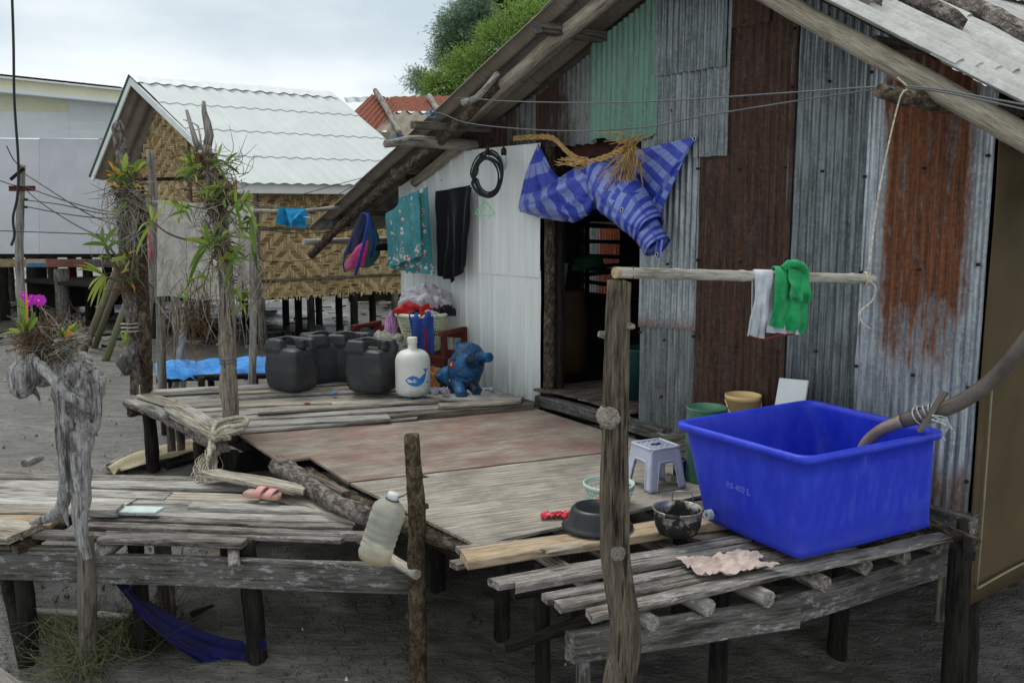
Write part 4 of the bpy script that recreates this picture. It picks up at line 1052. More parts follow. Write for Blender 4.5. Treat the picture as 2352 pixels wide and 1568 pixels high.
# ------------------------------------------------------------------ blue tub
def tub_mat():
    m = Mat('blue_plastic'); c = m.co(False)
    sc1 = m.noise(m.sc(c, 6, 6, 2), 2.0, 7, .7); sc2 = m.noise(m.sc(c, 30, 30, 8), 2.0, 5, .7)
    col = m.mix(m.step(sc1, .35, .75), lin((34, 50, 194)), lin((52, 76, 216)))
    col = m.mix(m.math('MULTIPLY', m.step(sc2, .60, .72), .16), col, lin((132, 146, 220)))
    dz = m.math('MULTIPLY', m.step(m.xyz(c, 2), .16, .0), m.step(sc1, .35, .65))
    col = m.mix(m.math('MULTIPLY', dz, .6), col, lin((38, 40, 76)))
    stn = m.math('MULTIPLY', m.step(m.noise(m.sc(c, 2, 2, .7), 3.0, 4, .7), .55, .7), .3); col = m.mix(stn, col, lin((92, 104, 170)))
    m.put(m.b.inputs['Subsurface Weight'], .12); m.put(m.b.inputs['Subsurface Radius'], (.01, .015, .05))
    m.bump(sc1, .08, .01)
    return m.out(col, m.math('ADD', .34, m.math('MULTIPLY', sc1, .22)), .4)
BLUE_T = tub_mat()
HT = .55
tF, tL, tR = G(1833, 1294, .03), G(1598, 1190, .03), G(2154, 1212, .03); tB = tL + tR - tF
rF, rL, rR, rB = G(1853, 1052, HT), G(1553, 968, HT), G(2168, 990, HT), G(1860, 918, HT)
def rquad(c, r, n=6):
    out = []
    for i in range(4):
        p, a, b = c[i], c[i - 1], c[(i + 1) % 4]
        da, db = (a - p).normalized(), (b - p).normalized()
        for k in range(n + 1):
            t = k / n; q0, q1, q2 = p + da * r, p, p + db * r
            out.append((q0 * (1 - t) ** 2 + q1 * 2 * t * (1 - t) + q2 * t * t))
        for k in range(1, 12): out.append((p + db * r).lerp(b - db * r, k / 12))
    return out
def inset(c, d):
    ctr = sum(c, V((0, 0, 0))) / 4; return [p + (V((ctr.x, ctr.y, p.z)) - p).normalized() * d for p in c]
lo, hi = [tF, tR, tB, tL], [rF, rR, rB, rL]
def mixc(t, z): 
    o = [a.lerp(b, t) for a, b in zip(lo, hi)]
    return [V((p.x, p.y, z)) for p in o]
tub = thing('plastic_tub', (tF + tB) / 2, 'large square bright blue plastic tub on the slatted platform', 'tub')
loops = []
loops.append(rquad(inset(mixc(0, .03), .05), .05)); loops.append(rquad(inset(mixc(0, .045), .012), .06))
for k in range(7):
    t = k / 6; loops.append(rquad(inset(mixc(t * .93, .07 + (HT - .11) * t), .02), .07))
loops.append(rquad(inset(mixc(.95, HT - .035), -.016), .08)); loops.append(rquad(inset(mixc(.97, HT - .02), -.026), .085))
loops.append(rquad(inset(mixc(1, HT), -.020), .085)); loops.append(rquad(inset(mixc(1, HT + .005), .005), .08)); loops.append(rquad(inset(mixc(1, HT - .004), .030), .075))
for k in range(7):
    t = 1 - k / 6; loops.append(rquad(inset(mixc(t * .93, .06 + (HT - .09) * t), .035), .07))
n = len(loops[0]); v = [p for l in loops for p in l]
# mould line in the middle of the near right side
mid = tF.lerp(tR, .42)
f = [[j * n + k, j * n + (k + 1) % n, (j + 1) * n + (k + 1) % n, (j + 1) * n + k] for j in range(len(loops) - 1) for k in range(n)]
f.append(list(range(n))[::-1]); f.append([(len(loops) - 1) * n + k for k in range(n)])
fr = (tR - tF).normalized(); fnrm = V((fr.y, -fr.x, 0))
for i, p in enumerate(v):
    a = (p - tF).dot(fr); dd = (p - tF).dot(fnrm)
    if dd > -.10 and i < 9 * n: v[i] = p - fnrm * .016 * math.exp(-((a - .40) / .035) ** 2) * min(1, max(0, (p.z - .05) / .3))
bmo = emit('body', v, f, BLUE_T, tub, Matrix.Translation((tF + tB) / 2))
# moulded capacity marking on the near left side
lf = (tF - tL).normalized(); nrm = V((-lf.y, lf.x, 0)); nrm = nrm if nrm.y < 0 else -nrm
a0 = (tL.lerp(rL, .5)); a1 = tF.lerp(rF, .5)
bd = (rL.lerp(rF, .5) - tL.lerp(tF, .5)).normalized()
tx = a0.lerp(a1, .36); yv = bd; xv = lf; zv = xv.cross(yv).normalized()
Mt = Matrix.Identity(4)
for i in range(3): Mt[i][0], Mt[i][1], Mt[i][2], Mt[i][3] = xv[i], yv[i], zv[i], (tx + zv * -.018 - yv * .02)[i]
BLUE_L = plain('raised_blue_lettering', (104, 120, 230), .4, .4)
text_mesh('marking', 'RS 400 L', .045, BLUE_L, tub, Mt, .004)
# drain fitting low on the near left side
dp = tL.lerp(tF, .17) + nrm * .005 + UP * .06
v, f, uv = lathe_geo([(.028, 0), (.028, .03), (.012, .03), (.012, .005)], 8, cap=(True, True))
emit('drain_fitting', v, f, plain('grey_plastic_nut', (196, 200, 206), .5, .4), tub, frame(dp, xv, nrm) @ Matrix.Identity(4), local=True, smooth=False)

# thick hose running into the tub
HOSE = plain('brown_hose', (96, 86, 78), .45, .5, .2, 10, dirt=(60, 52, 46))
SLEEVE = plain('tan_sleeve', (146, 130, 110), .4, .5, .12, 12)
hs = thing('water_hose', Q(2130, 950, 4.36), 'thick brown-grey hose curving from the right into the blue tub', 'hose')
hp = [V((3.5, 5.9, 1.72)), V((3.0, 5.15, 1.78)), Q(2520, 520, 4.25), Q(2430, 680, 4.08), Q(2352, 790, 4.1), Q(2290, 862, 4.2), Q(2215, 918, 4.28), Q(2140, 948, 4.36), Q(2075, 965, 4.45), Q(2020, 990, 4.55), Q(1985, 1025, 4.62), Q(1970, 1075, 4.66)]
mb = MB(); mb.tube(hp[:9], .037, 16, n=90, rough=.03); mb.build('hose', HOSE, hs, frame(hp[0], hp[8] - hp[0]))
hp = hp[3:]
mb = MB(); mb.tube(hp[5:], [.031, .031, .03, .028], 16, n=24); mb.build('hose_end', SLEEVE, hs, frame(hp[5], hp[8] - hp[5]))
kp = Q(2130, 948, 4.33)
ks = thing('hose_tie', kp, 'wooden peg and grey string binding the hose to the tub rim', 'tie')
board('peg', Q(2172, 900, 4.28), Q(2112, 992, 4.30), .035, .02, W_MID, ks, side=V((0, -1, .3)), rag=.003, taper=.7)
mb = MB()
for k in range(5):
    ax = (hp[5] - hp[4]).normalized(); c = hp[4].lerp(hp[5], -.1 + .13 * k)
    a = ax.cross(UP).normalized(); b = ax.cross(a)
    mb.tube([c + (a * math.cos(t) + b * math.sin(t)) * .046 + ax * .012 * math.sin(t + k) for t in [x * .75 for x in range(9)]], .0045, 5, n=24)
for k in range(3): mb.tube([kp + V((.0, -.05, .0)), kp + V((.06 + .02 * k, -.06, -.01 - .03 * k)), kp + V((.09 + .01 * k, -.05, -.07 - .04 * k))], .004, 5, n=10)
mb.tube([kp + V((0, -.05, -.02)), kp + V((.07, -.06, -.05)), Q(2165, 1000, 4.3), Q(2170, 1012, 4.3)], .006, 6, n=14)
mb.build('string', plain('grey_string', (176, 178, 180), .9, .1, .3, 80), ks)

# ------------------------------------------------------------------ things round the tub
def at(p, rz=0.0, sc=1.0): return Matrix.Translation(V(p)) @ Matrix.Rotation(rz, 4, 'Z') @ Matrix.Scale(sc, 4)
# cooking pot
def pot_mat():
    m = Mat('sooty_aluminium'); c = m.co(); o = m.co(False)
    k = m.math('ADD', m.noise(c, 9, 7, .7), m.math('MULTIPLY', m.step(m.xyz(o, 2), .12, .0), .22))
    s_ = m.step(k, .48, .56)
    col = m.mix(s_, lin((176, 172, 164)), lin((30, 28, 26)))
    col = m.mix(m.math('MULTIPLY', m.step(m.noise(c, 30, 4, .6), .6, .66), .5), col, lin((110, 84, 52)))
    return m.out(col, m.math('ADD', .32, m.math('MULTIPLY', s_, .4)), .4, m.math('MULTIPLY', m.math('SUBTRACT', 1.0, s_), .8))
pp = G(1556, 1226, .045)
pot = thing('cooking_pot', pp, 'soot-blackened aluminium cooking pot standing against the tub', 'pot')
lathe('body', [(.0, .006), (.07, .0), (.095, .012), (.112, .05), (.118, .10), (.119, .128), (.127, .131), (.127, .136), (.116, .134), (.113, .10), (.107, .05), (.09, .018), (.0, .014)], pot_mat(), pot, at(pp), 36, (False, False))
STEEL = plain('dull_steel', (140, 138, 134), .35, .5, .1, 10, metal=.9)
for sgn, dr in ((1, V((.35, .93, 0))), (-1, V((-.35, -.93, 0)))):
    sd_ = V((-dr.y, dr.x, 0)); b = pp + dr * .118 + UP * .10; mb = MB()
    up_ = UP * (.075 if sgn > 0 else .035) + dr * (.0 if sgn > 0 else .03)
    mb.tube([b - sd_ * .05, b - sd_ * .045 + up_, b + sd_ * .045 + up_, b + sd_ * .05], .0032, 6, n=24); mb.build('handle', STEEL, pot)
    if sgn < 0:
        mb = MB(); mb.tube([b - sd_ * .035 + up_, b + sd_ * .035 + up_], .011, 8); mb.build('grip', BLACKM, pot)
# upside-down black basin
BASIN = plain('black_plastic', (34, 36, 38), .35, .45, .15, 6)
bpz = G(1372, 1207, .05)
bas = thing('black_basin', bpz, 'black plastic basin turned upside down beside the foreground post', 'basin')
lathe('bowl', [(.178, .0), (.182, .006), (.160, .014), (.152, .03), (.136, .085), (.125, .10), (.105, .106), (.098, .100), (.0, .100)], BASIN, bas, at(bpz), 40, (False, False))
# mint basket
def lattice(c, r0, r1, h, rows, cols, t, mat, parent, name='lattice', skipz=.0):
    mb = MB(); c = V(c)
    for j in range(rows + 1):
        u = j / rows; r = r0 + (r1 - r0) * u; z = skipz + (h - skipz) * u
        mb.tube([c + V((r * math.cos(a), r * math.sin(a), z)) for a in [2 * math.pi * k / 28 for k in range(29)]], t, 4, n=56, cap=False, flat=.7)
    for k in range(cols):
        a = 2 * math.pi * k / cols; d = V((math.cos(a), math.sin(a), 0))
        mb.tube([c + d * r0 + UP * skipz, c + d * r1 + UP * h], t * .9, 4, n=2, cap=False)
    return mb.build(name, mat, parent, Matrix.Translation(c))
MINT = plain('mint_plastic', (186, 208, 196), .5, .4, .06)
mp_ = G(1398, 1152, .02)
mbk = thing('mint_basket', mp_, 'pale mint green perforated basket half hidden by the foreground post', 'basket')
lattice(mp_, .11, .135, .09, 4, 30, .004, MINT, mbk)
lathe('rim', [(.135, .088), (.143, .088), (.145, .112), (.137, .114), (.135, .088)], MINT, mbk, at(mp_), 32, (False, False))
lathe('base', [(.0, .004), (.108, .004), (.112, .012), (.0, .014)], MINT, mbk, at(mp_), 28, (False, False))
tag(emit('orange_scrap', *(lambda g: (g[0], g[1]))(grid(lambda u, w: mp_ + V(((u - .5) * .14, (w - .5) * .12 - .02, .03 + .02 * nz3((u * 4, w * 4, 1)))), 8, 8)), plain('orange_plastic', (206, 96, 52), .5, .4)), 'crumpled orange scrap inside the mint basket', 'scrap')
# stool
LAV = plain('worn_lavender_plastic', (192, 195, 212), .5, .35, .08, 6, dirt=(140, 130, 124), dk=.45)
DBLUE = plain('dark_blue_plastic', (30, 34, 110), .5, .4)
stp = G(1504, 1112, .005)
st = thing('plastic_stool', stp, 'pale lavender plastic stool with a lattice seat next to the tub', 'stool')
Ms = at(stp, R(28)); hw, tw, hh = .130, .100, .245
def stool_side(k):
    M = Ms @ Matrix.Rotation(k * math.pi / 2, 4, 'Z')
    def pt(x, z):                       # x -1..1 across, z height
        w = hw + (tw - hw) * z / hh; return M @ V((x * w, -w - .002, z))
    v = []; nx, nzv = 20, 14; f = []
    for j in range(nzv + 1):
        for i in range(nx + 1):
            z = hh * j / nzv; v.append(pt(-1 + 2 * i / nx, z))
    for j in range(nzv):
        for i in range(nx):
            x = abs(-1 + 2 * (i + .5) / nx); z = hh * (j + .5) / nzv
            lim = .62 - .16 * z / hh
            if x < lim and z < .165 * (1 - .25 * max(0, x - .3)): continue
            a = j * (nx + 1) + i; f.append([a, a + 1, a + nx + 2, a + nx + 1])
    o = emit('side', v, f, LAV, st, M @ Matrix.Translation((0, -hw, 0))); md = o.modifiers.new('t', 'SOLIDIFY'); md.thickness = .005
    edge = [pt(-.62, 0), pt(-.58, .07), pt(-.5, .15), pt(-.38, .168), pt(.38, .168), pt(.5, .15), pt(.58, .07), pt(.62, 0)]
    mb = MB(); mb.tube(edge, .005, 6, n=36); mb.build('rim', LAV, o)
for k in range(4): stool_side(k)
mb = MB()
for k in range(-7, 8):
    for sgn in (1, -1):
        o_ = k * .028; L_ = math.sqrt(2) * tw - abs(o_)
        d = V((1, sgn, 0)).normalized(); nn = V((-d.y, d.x, 0))
        if L_ > 0: mb.tube([Ms @ (nn * o_ - d * L_ + UP * (hh - .004 + .001 * sgn)), Ms @ (nn * o_ + d * L_ + UP * (hh - .004 + .001 * sgn))], .0045, 4, n=2)
for k in range(4):
    Mk = Ms @ Matrix.Rotation(k * math.pi / 2, 4, 'Z'); mb.tube([Mk @ V((-tw, -tw, hh)), Mk @ V((tw, -tw, hh))], .009, 8, n=4)
mb.build('seat', LAV, st, Ms)
emit('seat_underside', [Ms @ V((x * tw, y * tw, hh - .02)) for x, y in ((-1, -1), (1, -1), (1, 1), (-1, 1))], [[0, 1, 2, 3]], DBLUE, st, Ms, smooth=False)
tag(emit('blue_scrap', *(lambda g: (g[0], g[1]))(grid(lambda u, w: Ms @ V((-.03 + u * .07, -.01 + w * .03, hh + .004 + .004 * nz3((u * 5, w * 5, 0)))), 6, 4)), DBLUE), 'torn dark blue scrap lying on the lavender stool', 'scrap')
tag(board('plastic_crate_side', G(1548, 1100, .0) + UP * .13, G(1572, 1104, .0) + UP * .13, .03, .12, DBLUE, None, rag=.002, warp=0), 'small dark blue plastic piece behind the stool legs', 'scrap')
tag(log('white_block', [G(1534, 1096, .03), G(1548, 1100, .03)], .03, plain('dirty_white', (190, 180, 168), .7, .2), None, 8), 'dirty white lump behind the lavender stool', 'lump')
# red plastic wrapper, pink rag, tissue
def crumple(name, c, ax, ay, amp, mat, seed, nu=14, nv=12, freq=5.0, label=None, cat=None, lift=.004, edge=.2):
    c, ax, ay = V(c), V(ax), V(ay)
    def fn(u, w):
        p = c + ax * (u - .5) + ay * (w - .5)
        e = 1 + edge * nz3((math.atan2(w - .5, u - .5), seed, 0), 1.5)
        p = c + (ax * (u - .5) + ay * (w - .5)) * e
        return p + UP * (lift + amp * (1 - min(1, 2.4 * abs(nz3((u * freq + w * 2, w * freq * .6, seed))))) + amp * .6 * (1 - min(1, 2.4 * abs(nz3((u * freq * 2.1, w * freq * 1.5 + u * 3, seed + 4))))))
    o = sheet(name, fn, nu, nv, mat, None, .002)
    return tag(o, label, cat)
crumple('plastic_wrapper', G(1280, 1189, .0), V((.16, .03, 0)), V((.0, .07, 0)), .02, plain('red_plastic', (204, 40, 62), .4, .4), 3, label='shiny red plastic wrapper left of the black basin', cat='wrapper')
RAG = fabric('pale_pink_rag', (192, 168, 156), (214, 196, 186))
crumple('pink_rag', G(1668, 1302, .015), V((.36, .12, 0)), V((-.08, .20, 0)), .022, RAG, 8, 40, 34, 4, 'crumpled faded pink rag lying on the bark slats', 'rag', edge=.3)
# wood peeling on the sawn plank
tag(board('wood_sliver', G(1250, 1262, .075), G(1330, 1248, .075), .06, .02, W_DECK2, None, rag=.02, jag=.05), 'peeling sliver on the new sawn plank', 'sliver')
# green drum, yellow bucket, white board by the wall
GDRUM = plain('green_painted_metal', (62, 112, 86), .6, .35, .2, 7, dirt=(150, 158, 146), dk=.6)
gp = Q(1624, 935, 5.5); gb = V((gp.x, gp.y, .0)); gz = gp.z
dr = thing('green_drum', gb, 'worn green metal drum behind the left rim of the tub', 'drum')
lathe('shell', [(.122, 0), (.126, .01), (.122, .02), (.122, gz * .5), (.126, gz * .52), (.122, gz * .54), (.122, gz - .01), (.127, gz), (.120, gz + .004), (.116, gz - .012), (.0, gz - .012)], GDRUM, dr, at(gb), 36, (True, False))
YEL = plain('pale_yellow_plastic', (232, 200, 142), .45, .4, .05, 6)
yp = Q(1707, 906, 5.85); yz = yp.z
for k in range(3): board('plank', FS(1.1 + .35 * k, .09, .06), FS(1.12 + .35 * k, .08, .5), .33, .03, W_MID, plat)
yb = V((yp.x, yp.y, .09)); ybk = thing('yellow_bucket', yb, 'pale yellow plastic bucket against the rust-brown sheet', 'bucket')
yh = yz - .09
lathe('shell', [(.0, .004), (.085, .0), (.088, .01), (.108, yh - .03), (.114, yh - .03), (.116, yh), (.110, yh + .002), (.106, yh - .03), (.086, .02), (.0, .015)], YEL, ybk, at(yb), 36, (False, False))
mb = MB(); hb_ = yb + UP * (yh - .015)
mb.tube([hb_ + V((.115 * math.cos(a), .115 * math.sin(a), -.16 * abs(math.sin((a - math.pi) * 1.0)) )) for a in [math.pi * (.95 + .1 * k) for k in range(11)]], .004, 6, n=24); mb.build('handle', YEL, ybk)
wp0, wp1 = FP(1790, 868, .14), FP(1856, 874, .14)
tag(emit('white_board', *(lambda P: (P + [p + FN * -.012 for p in P], [[0, 1, 2, 3], [7, 6, 5, 4], [0, 4, 5, 1], [1, 5, 6, 2], [2, 6, 7, 3], [3, 7, 4, 0]]))([V((wp0.x, wp0.y, .1)) + FN * .1, V((wp1.x, wp1.y, .1)) + FN * .1, wp1, wp0]), plain('white_laminate', (226, 230, 228), .4, .4, .03), smooth=False), 'small white board leaning on the grey sheets behind the tub', 'board')

# ------------------------------------------------------------------ things inside the doorway
ob = FP(1300, 880, -.6); ob.z = .12
brl = thing('dark_barrel', ob, 'dim yellowish barrel just inside the doorway at the left', 'barrel')
lathe('shell', [(.15, 0), (.18, .05), (.2, .25), (.2, .45), (.18, .66), (.16, .7), (.17, .72), (.17, .78), (.0, .78)], plain('dim_yellow', (70, 54, 32), .6, .3), brl, at(ob), 24, (True, False))
o2 = FP(1278, 720, -.6); o2.z = .905
bk2 = thing('pale_bucket', o2, 'pale blue bucket standing on the barrel in the doorway', 'bucket')
lathe('shell', [(.08, 0), (.105, .22), (.11, .225), (.1, .23), (.0, .21)], plain('pale_blue', (150, 176, 186), .5, .4), bk2, at(o2), 24, (True, False))
o3 = FP(1352, 620, -1.1)
gbw = thing('green_bowl', o3, 'dark green bowl turned over on the shelf inside the doorway', 'bowl')
lathe('bowl', [(.17, 0), (.165, .02), (.14, .10), (.10, .145), (.0, .15)], plain('deep_green', (30, 92, 60), .5, .4), gbw, at(o3), 28, (True, False))
o4 = FP(1470, 880, -.35); o4.z = .12
tb_ = thing('teal_bin', o4, 'teal bin in the shade behind the door opening beside the grey sheets', 'bin')
lathe('shell', [(.12, 0), (.15, .4), (.155, .41), (.14, .42), (.13, .1), (.0, .05)], plain('teal_plastic', (24, 66, 62), .5, .4), tb_, at(o4), 24, (True, False))
tag(board('door_block', FP(1288, 882, -.4), FP(1345, 885, -.35), .18, .07, W_MID, None), 'thick short board lying on the floor inside the doorway', 'board')
MAT_R = fabric('patterned_mat', (60, 90, 70), (150, 60, 70))
tag(log('rolled_mat', [FP(1300, 345, -.25), FP(1400, 335, -.25), FP(1500, 345, -.25)], [.07, .075, .06], MAT_R, None, 12), 'rolled patterned mat tucked above the doorway', 'mat')

# ------------------------------------------------------------------ jerrycans, bottle, bench, basket, hopper toy
JC = plain('black_hdpe', (52, 54, 57), .5, .4, .18, 4, dirt=(96, 92, 88), dk=.45)
def rbox(mb, c, sx, sy, sz, r=.05, n=5, taper=1.0, lean=0.0):
    L = []
    for j, (z, ins) in enumerate(((0, r * .7), (r * .3, r * .2), (r, 0), (sz * .5, -.012), (sz - r, 0), (sz - r * .3, r * .25), (sz, r * .8))):
        k = 1 + (taper - 1) * z / sz
        cs = [V((x * (sx / 2 - ins) * k, y * (sy / 2 - ins) * k, z)) for x, y in ((-1, -1), (1, -1), (1, 1), (-1, 1))]
        L.append([p + V(c) for p in rq2(cs, r, n)])
    m_ = len(L[0]); v = [p for l in L for p in l]
    f = [[j * m_ + k, j * m_ + (k + 1) % m_, (j + 1) * m_ + (k + 1) % m_, (j + 1) * m_ + k] for j in range(len(L) - 1) for k in range(m_)]
    f.append(list(range(m_))[::-1]); f.append([(len(L) - 1) * m_ + k for k in range(m_)])
    mb.add(v, f); return mb
def rq2(c, r, n):
    out = []
    for i in range(4):
        p, a, b = c[i], c[i - 1], c[(i + 1) % 4]; da, db = (a - p).normalized(), (b - p).normalized()
        for k in range(n + 1):
            t = k / n; out.append((p + da * r) * (1 - t) ** 2 + p * 2 * t * (1 - t) + (p + db * r) * t * t)
    return out
jg = G(672, 893, .085)
jc = thing('jerrycan', jg, 'leftmost black jerrycan on the deck, in front of two others', 'jerrycan', 'black jerrycans on the deck')
mb = MB(); rbox(mb, (0, 0, 0), .36, .30, .37, .06)
rbox(mb, (-.0, .10, .28), .35, .085, .165, .03); rbox(mb, (-.085, -.10, .28), .18, .085, .165, .03); rbox(mb, (-.14, 0, .28), .07, .26, .165, .03)
bo = emit('body', mb.v, mb.f, JC, jc, at(jg, R(-32)), local=True); remesh(bo, .007, 3)
mb = MB(); mb.tube([V((-.13, 0, .42)), V((-.05, 0, .452)), V((.05, 0, .44)), V((.085, 0, .37))], [.016, .014, .014, .016], 8, n=16); emit('handle', mb.v, mb.f, JC, jc, at(jg, R(-32)), local=True)
v, f, uv = lathe_geo([(.040, .36), (.040, .385), (.034, .387), (.034, .435), (.028, .44)], 18, (.128, 0, 0)); emit('cap', v, f, BLACKM, jc, at(jg, R(-32)), local=True)
def moved(o, p, drz, label, sc=1.0):
    M = Matrix.Translation(p) @ Matrix.Rotation(drz, 4, 'Z') @ Matrix.Scale(sc, 4) @ WM[o.name].inverted()
    return copy_tree(o, M, label)
moved(jc, G(744, 876, .085), R(62), 'black jerrycan second from the left, set back with its side turned', 1.0)
moved(jc, G(806, 874, .085), R(22), 'black jerrycan third from the left, mostly hidden behind the right one', .98)
moved(jc, G(856, 897, .085), R(8), 'rightmost black jerrycan next to the white bottle', 1.0)
# white water bottle with the whale print
def milky():
    m = Mat('milky_plastic'); o = m.co(False)
    col = m.mix(m.step(m.noise(o, 6, 5, .6), .4, .8), lin((226, 226, 220)), lin((206, 204, 194)))
    dz = m.step(m.xyz(o, 2), .06, .0); col = m.mix(m.math('MULTIPLY', dz, .5), col, lin((170, 156, 124)))
    m.put(m.b.inputs['Subsurface Weight'], .3); m.put(m.b.inputs['Subsurface Radius'], (.03, .03, .03))
    return m.out(col, .45, .4)
MILK = milky()
bz = G(949, 906, .075); bt = thing('water_bottle', bz, 'big milky white water bottle with a blue whale print, next to the jerrycans', 'bottle')
BR = .148
Mb = at(bz)
lathe('body', [(.0, .012), (.10, .0), (.13, .008), (.145, .03), (BR, .06), (BR, .28), (.145, .31), (.132, .345), (.105, .372), (.07, .385), (.043, .392), (.037, .40), (.036, .45)], MILK, bt, Mb, 40, (False, False))
lathe('cap', [(.041, .44), (.042, .448), (.042, .487), (.038, .492), (.0, .492)], plain('cream_cap', (222, 220, 206), .5, .4), bt, Mb, 24, (True, False))
PRINT = plain('blue_print', (52, 126, 196), .6, .3, .1, 20)
def wrap(poly, name, mat, z0=.18, a0=math.atan2(-bz.y, -bz.x) + .22, sc=.0011):
    """flat print wrapped on the bottle; poly in px relative to the mark's middle"""
    c = (sum(p[0] for p in poly) / len(poly), sum(p[1] for p in poly) / len(poly))
    def q(x, y): a = a0 + x * sc / BR; return V(((BR + .0012) * math.cos(a), (BR + .0012) * math.sin(a), z0 - y * sc))
    P = []
    for i, p in enumerate(poly):
        nx_ = poly[(i + 1) % len(poly)]
        for k in range(3): P.append((p[0] + (nx_[0] - p[0]) * k / 3, p[1] + (nx_[1] - p[1]) * k / 3))
    n_ = len(P); v = [q(*c)] + [q(c[0] + (x - c[0]) * .5, c[1] + (y - c[1]) * .5) for x, y in P] + [q(*p) for p in P]
    f = [[0, 1 + i, 1 + (i + 1) % n_] for i in range(n_)] + [[1 + i, 1 + n_ + i, 1 + n_ + (i + 1) % n_, 1 + (i + 1) % n_] for i in range(n_)]
    return emit(name, v, f, mat, bt, Mb, local=True, smooth=False)
wrap([(-88, 25), (-62, 5), (-30, -8), (0, 0), (22, 18), (40, 22), (62, 5), (72, -25), (78, -25), (76, 10), (60, 45), (30, 68), (0, 76), (-30, 72), (-58, 60), (-78, 44)], 'whale_print', PRINT)
wrap([(72, -28), (60, -48), (50, -62), (64, -56), (72, -44), (76, -70), (82, -46), (96, -58), (106, -56), (92, -42), (80, -26)], 'whale_tail_print', PRINT)
wrap([(84, 52), (98, 42), (112, 50), (104, 58), (90, 60)], 'drop_print', PRINT)
wrap([(-70, 30), (-50, 22), (-20, 40), (10, 36), (-20, 48), (-50, 36)], 'whale_mouth_print', MILK, z0=.1805)
for k, (y, x0, x1) in enumerate(((112, -60, 40), (128, -90, 60), (150, -80, -40), (150, -20, 20), (148, 40, 110), (168, -110, -50), (170, 10, 60))):
    wrap([(x0, y), (x1, y), (x1, y + 4), (x0, y + 4)], 'print_line', plain('faded_print', (150, 180, 208), .6, .3))
# bench
bn = thing('red_bench', G(960, 860, .05), 'brown-red wooden bench behind the white bottle', 'bench')
def bq(x, y, d): return Q(x, y, d)
sA, sB = bq(836, 800, 8.75), bq(1046, 806, 8.25); zs = .34
sA.z = zs; sB.z = zs; bdr = (sB - sA).normalized(); bno = V((bdr.y, -bdr.x, 0))
for k in range(4): board('seat_slat', sA + bno * (-.16 + .1 * k), sB + bno * (-.16 + .1 * k), .085, .03, W_RED, bn, rag=.002, warp=.002, jag=0)
for e, u_ in ((sA, .03), (sB, -.03)):
    for o_ in (-.17, .16):
        p = e + bdr * u_ + bno * o_; board('leg', V((p.x, p.y, zs + (.22 if True else 0))), V((p.x, p.y, .05)), .05, .05, W_RED, bn, side=bno, rag=.002, jag=0)
    board('arm_rest', e + bdr * u_ + bno * -.2 + UP * .22, e + bdr * u_ + bno * .2 + UP * .22, .05, .04, W_RED, bn, rag=.002, jag=0)
board('back_rail', sA + bno * -.18 + UP * .18, sB + bno * -.18 + UP * .18, .03, .06, W_RED, bn, rag=.002, jag=0)
board('front_rail', sA + bno * .18 + UP * -.03, sB + bno * .18 + UP * -.03, .03, .07, W_RED, bn, rag=.002, jag=0)
# laundry basket
CRM = plain('cream_green_plastic', (214, 220, 186), .5, .4, .06)
lb0 = bq(972, 790, 8.42); lb0.z = zs + .005
bkt = thing('laundry_basket', lb0, 'round cream slotted laundry basket heaped with clothes on the red bench', 'basket')
lattice(lb0, .155, .235, .33, 10, 52, .0055, CRM, bkt, skipz=.03)
lathe('rim', [(.235, .325), (.255, .325), (.26, .345), (.25, .36), (.236, .352), (.235, .325)], CRM, bkt, at(lb0), 40, (False, False))
lathe('base', [(.0, .0), (.15, .0), (.158, .02), (.157, .04), (.14, .03), (.0, .02)], CRM, bkt, at(lb0), 32, (False, False))
def heap(name, c, rx, ry, rz, mat, seed, label, cat, z0=0.0, rough=.35, nu=40, nv=18, freq=2.2, droop=0.0):
    c = V(c)
    def fn(u, w):
        a = 2 * math.pi * u; ph = w * math.pi / 2
        d = V((math.cos(a) * math.cos(ph), math.sin(a) * math.cos(ph), math.sin(ph)))
        k = 1 + rough * .6 * nz3(d, freq, seed) + rough * .55 * (.5 - min(1, 2.2 * abs(nz3(V((d.x, d.y, d.z * .5)), freq * 1.5, seed + 3)))) + rough * .25 * (.5 - min(1, 2.2 * abs(nz3(d, freq * 3.2, seed + 7))))
        p = c + V((d.x * rx, d.y * ry, d.z * rz)) * k
        if w < .12: p.z -= droop * (1 - w / .12) * (.4 + .6 * abs(nz3((a, seed, 0), 1.5)))
        return p
    return tag(sheet(name, fn, nu, nv, mat, None, .004), label, cat)
top = lb0 + UP * .34
heap('dark_laundry', top, .22, .22, .12, fabric('navy_cloth', (28, 30, 46)), 1, 'dark navy clothes at the bottom of the laundry heap', 'clothes')
heap('red_laundry', top + V((-.02, -.07, .01)), .2, .17, .13, fabric('red_cloth', (176, 28, 34), (206, 52, 44)), 5, 'red garment heaped at the front of the basket', 'garment', droop=.02)
heap('pale_laundry', top + V((.02, .04, .09)), .21, .21, .16, fabric('flowered_cloth', (168, 160, 172), (210, 202, 206)), 9, 'pale flowered cloth on top of the laundry heap', 'cloth', rough=.5, droop=.08, freq=1.6, nu=60, nv=26)
heap('navy_sleeve', top + V((.21, -.02, .01)), .08, .09, .09, fabric('navy_cloth2', (24, 26, 40)), 12, 'navy sleeve hanging off the right side of the basket', 'garment', droop=.05)
heap('white_laundry', top + V((.04, -.17, .015)), .11, .06, .05, fabric('white_cloth', (206, 204, 206)), 15, 'white cloth edge between the red and blue garments', 'cloth')
BLUEC = fabric('royal_blue_cloth', (44, 72, 148), (60, 92, 172))
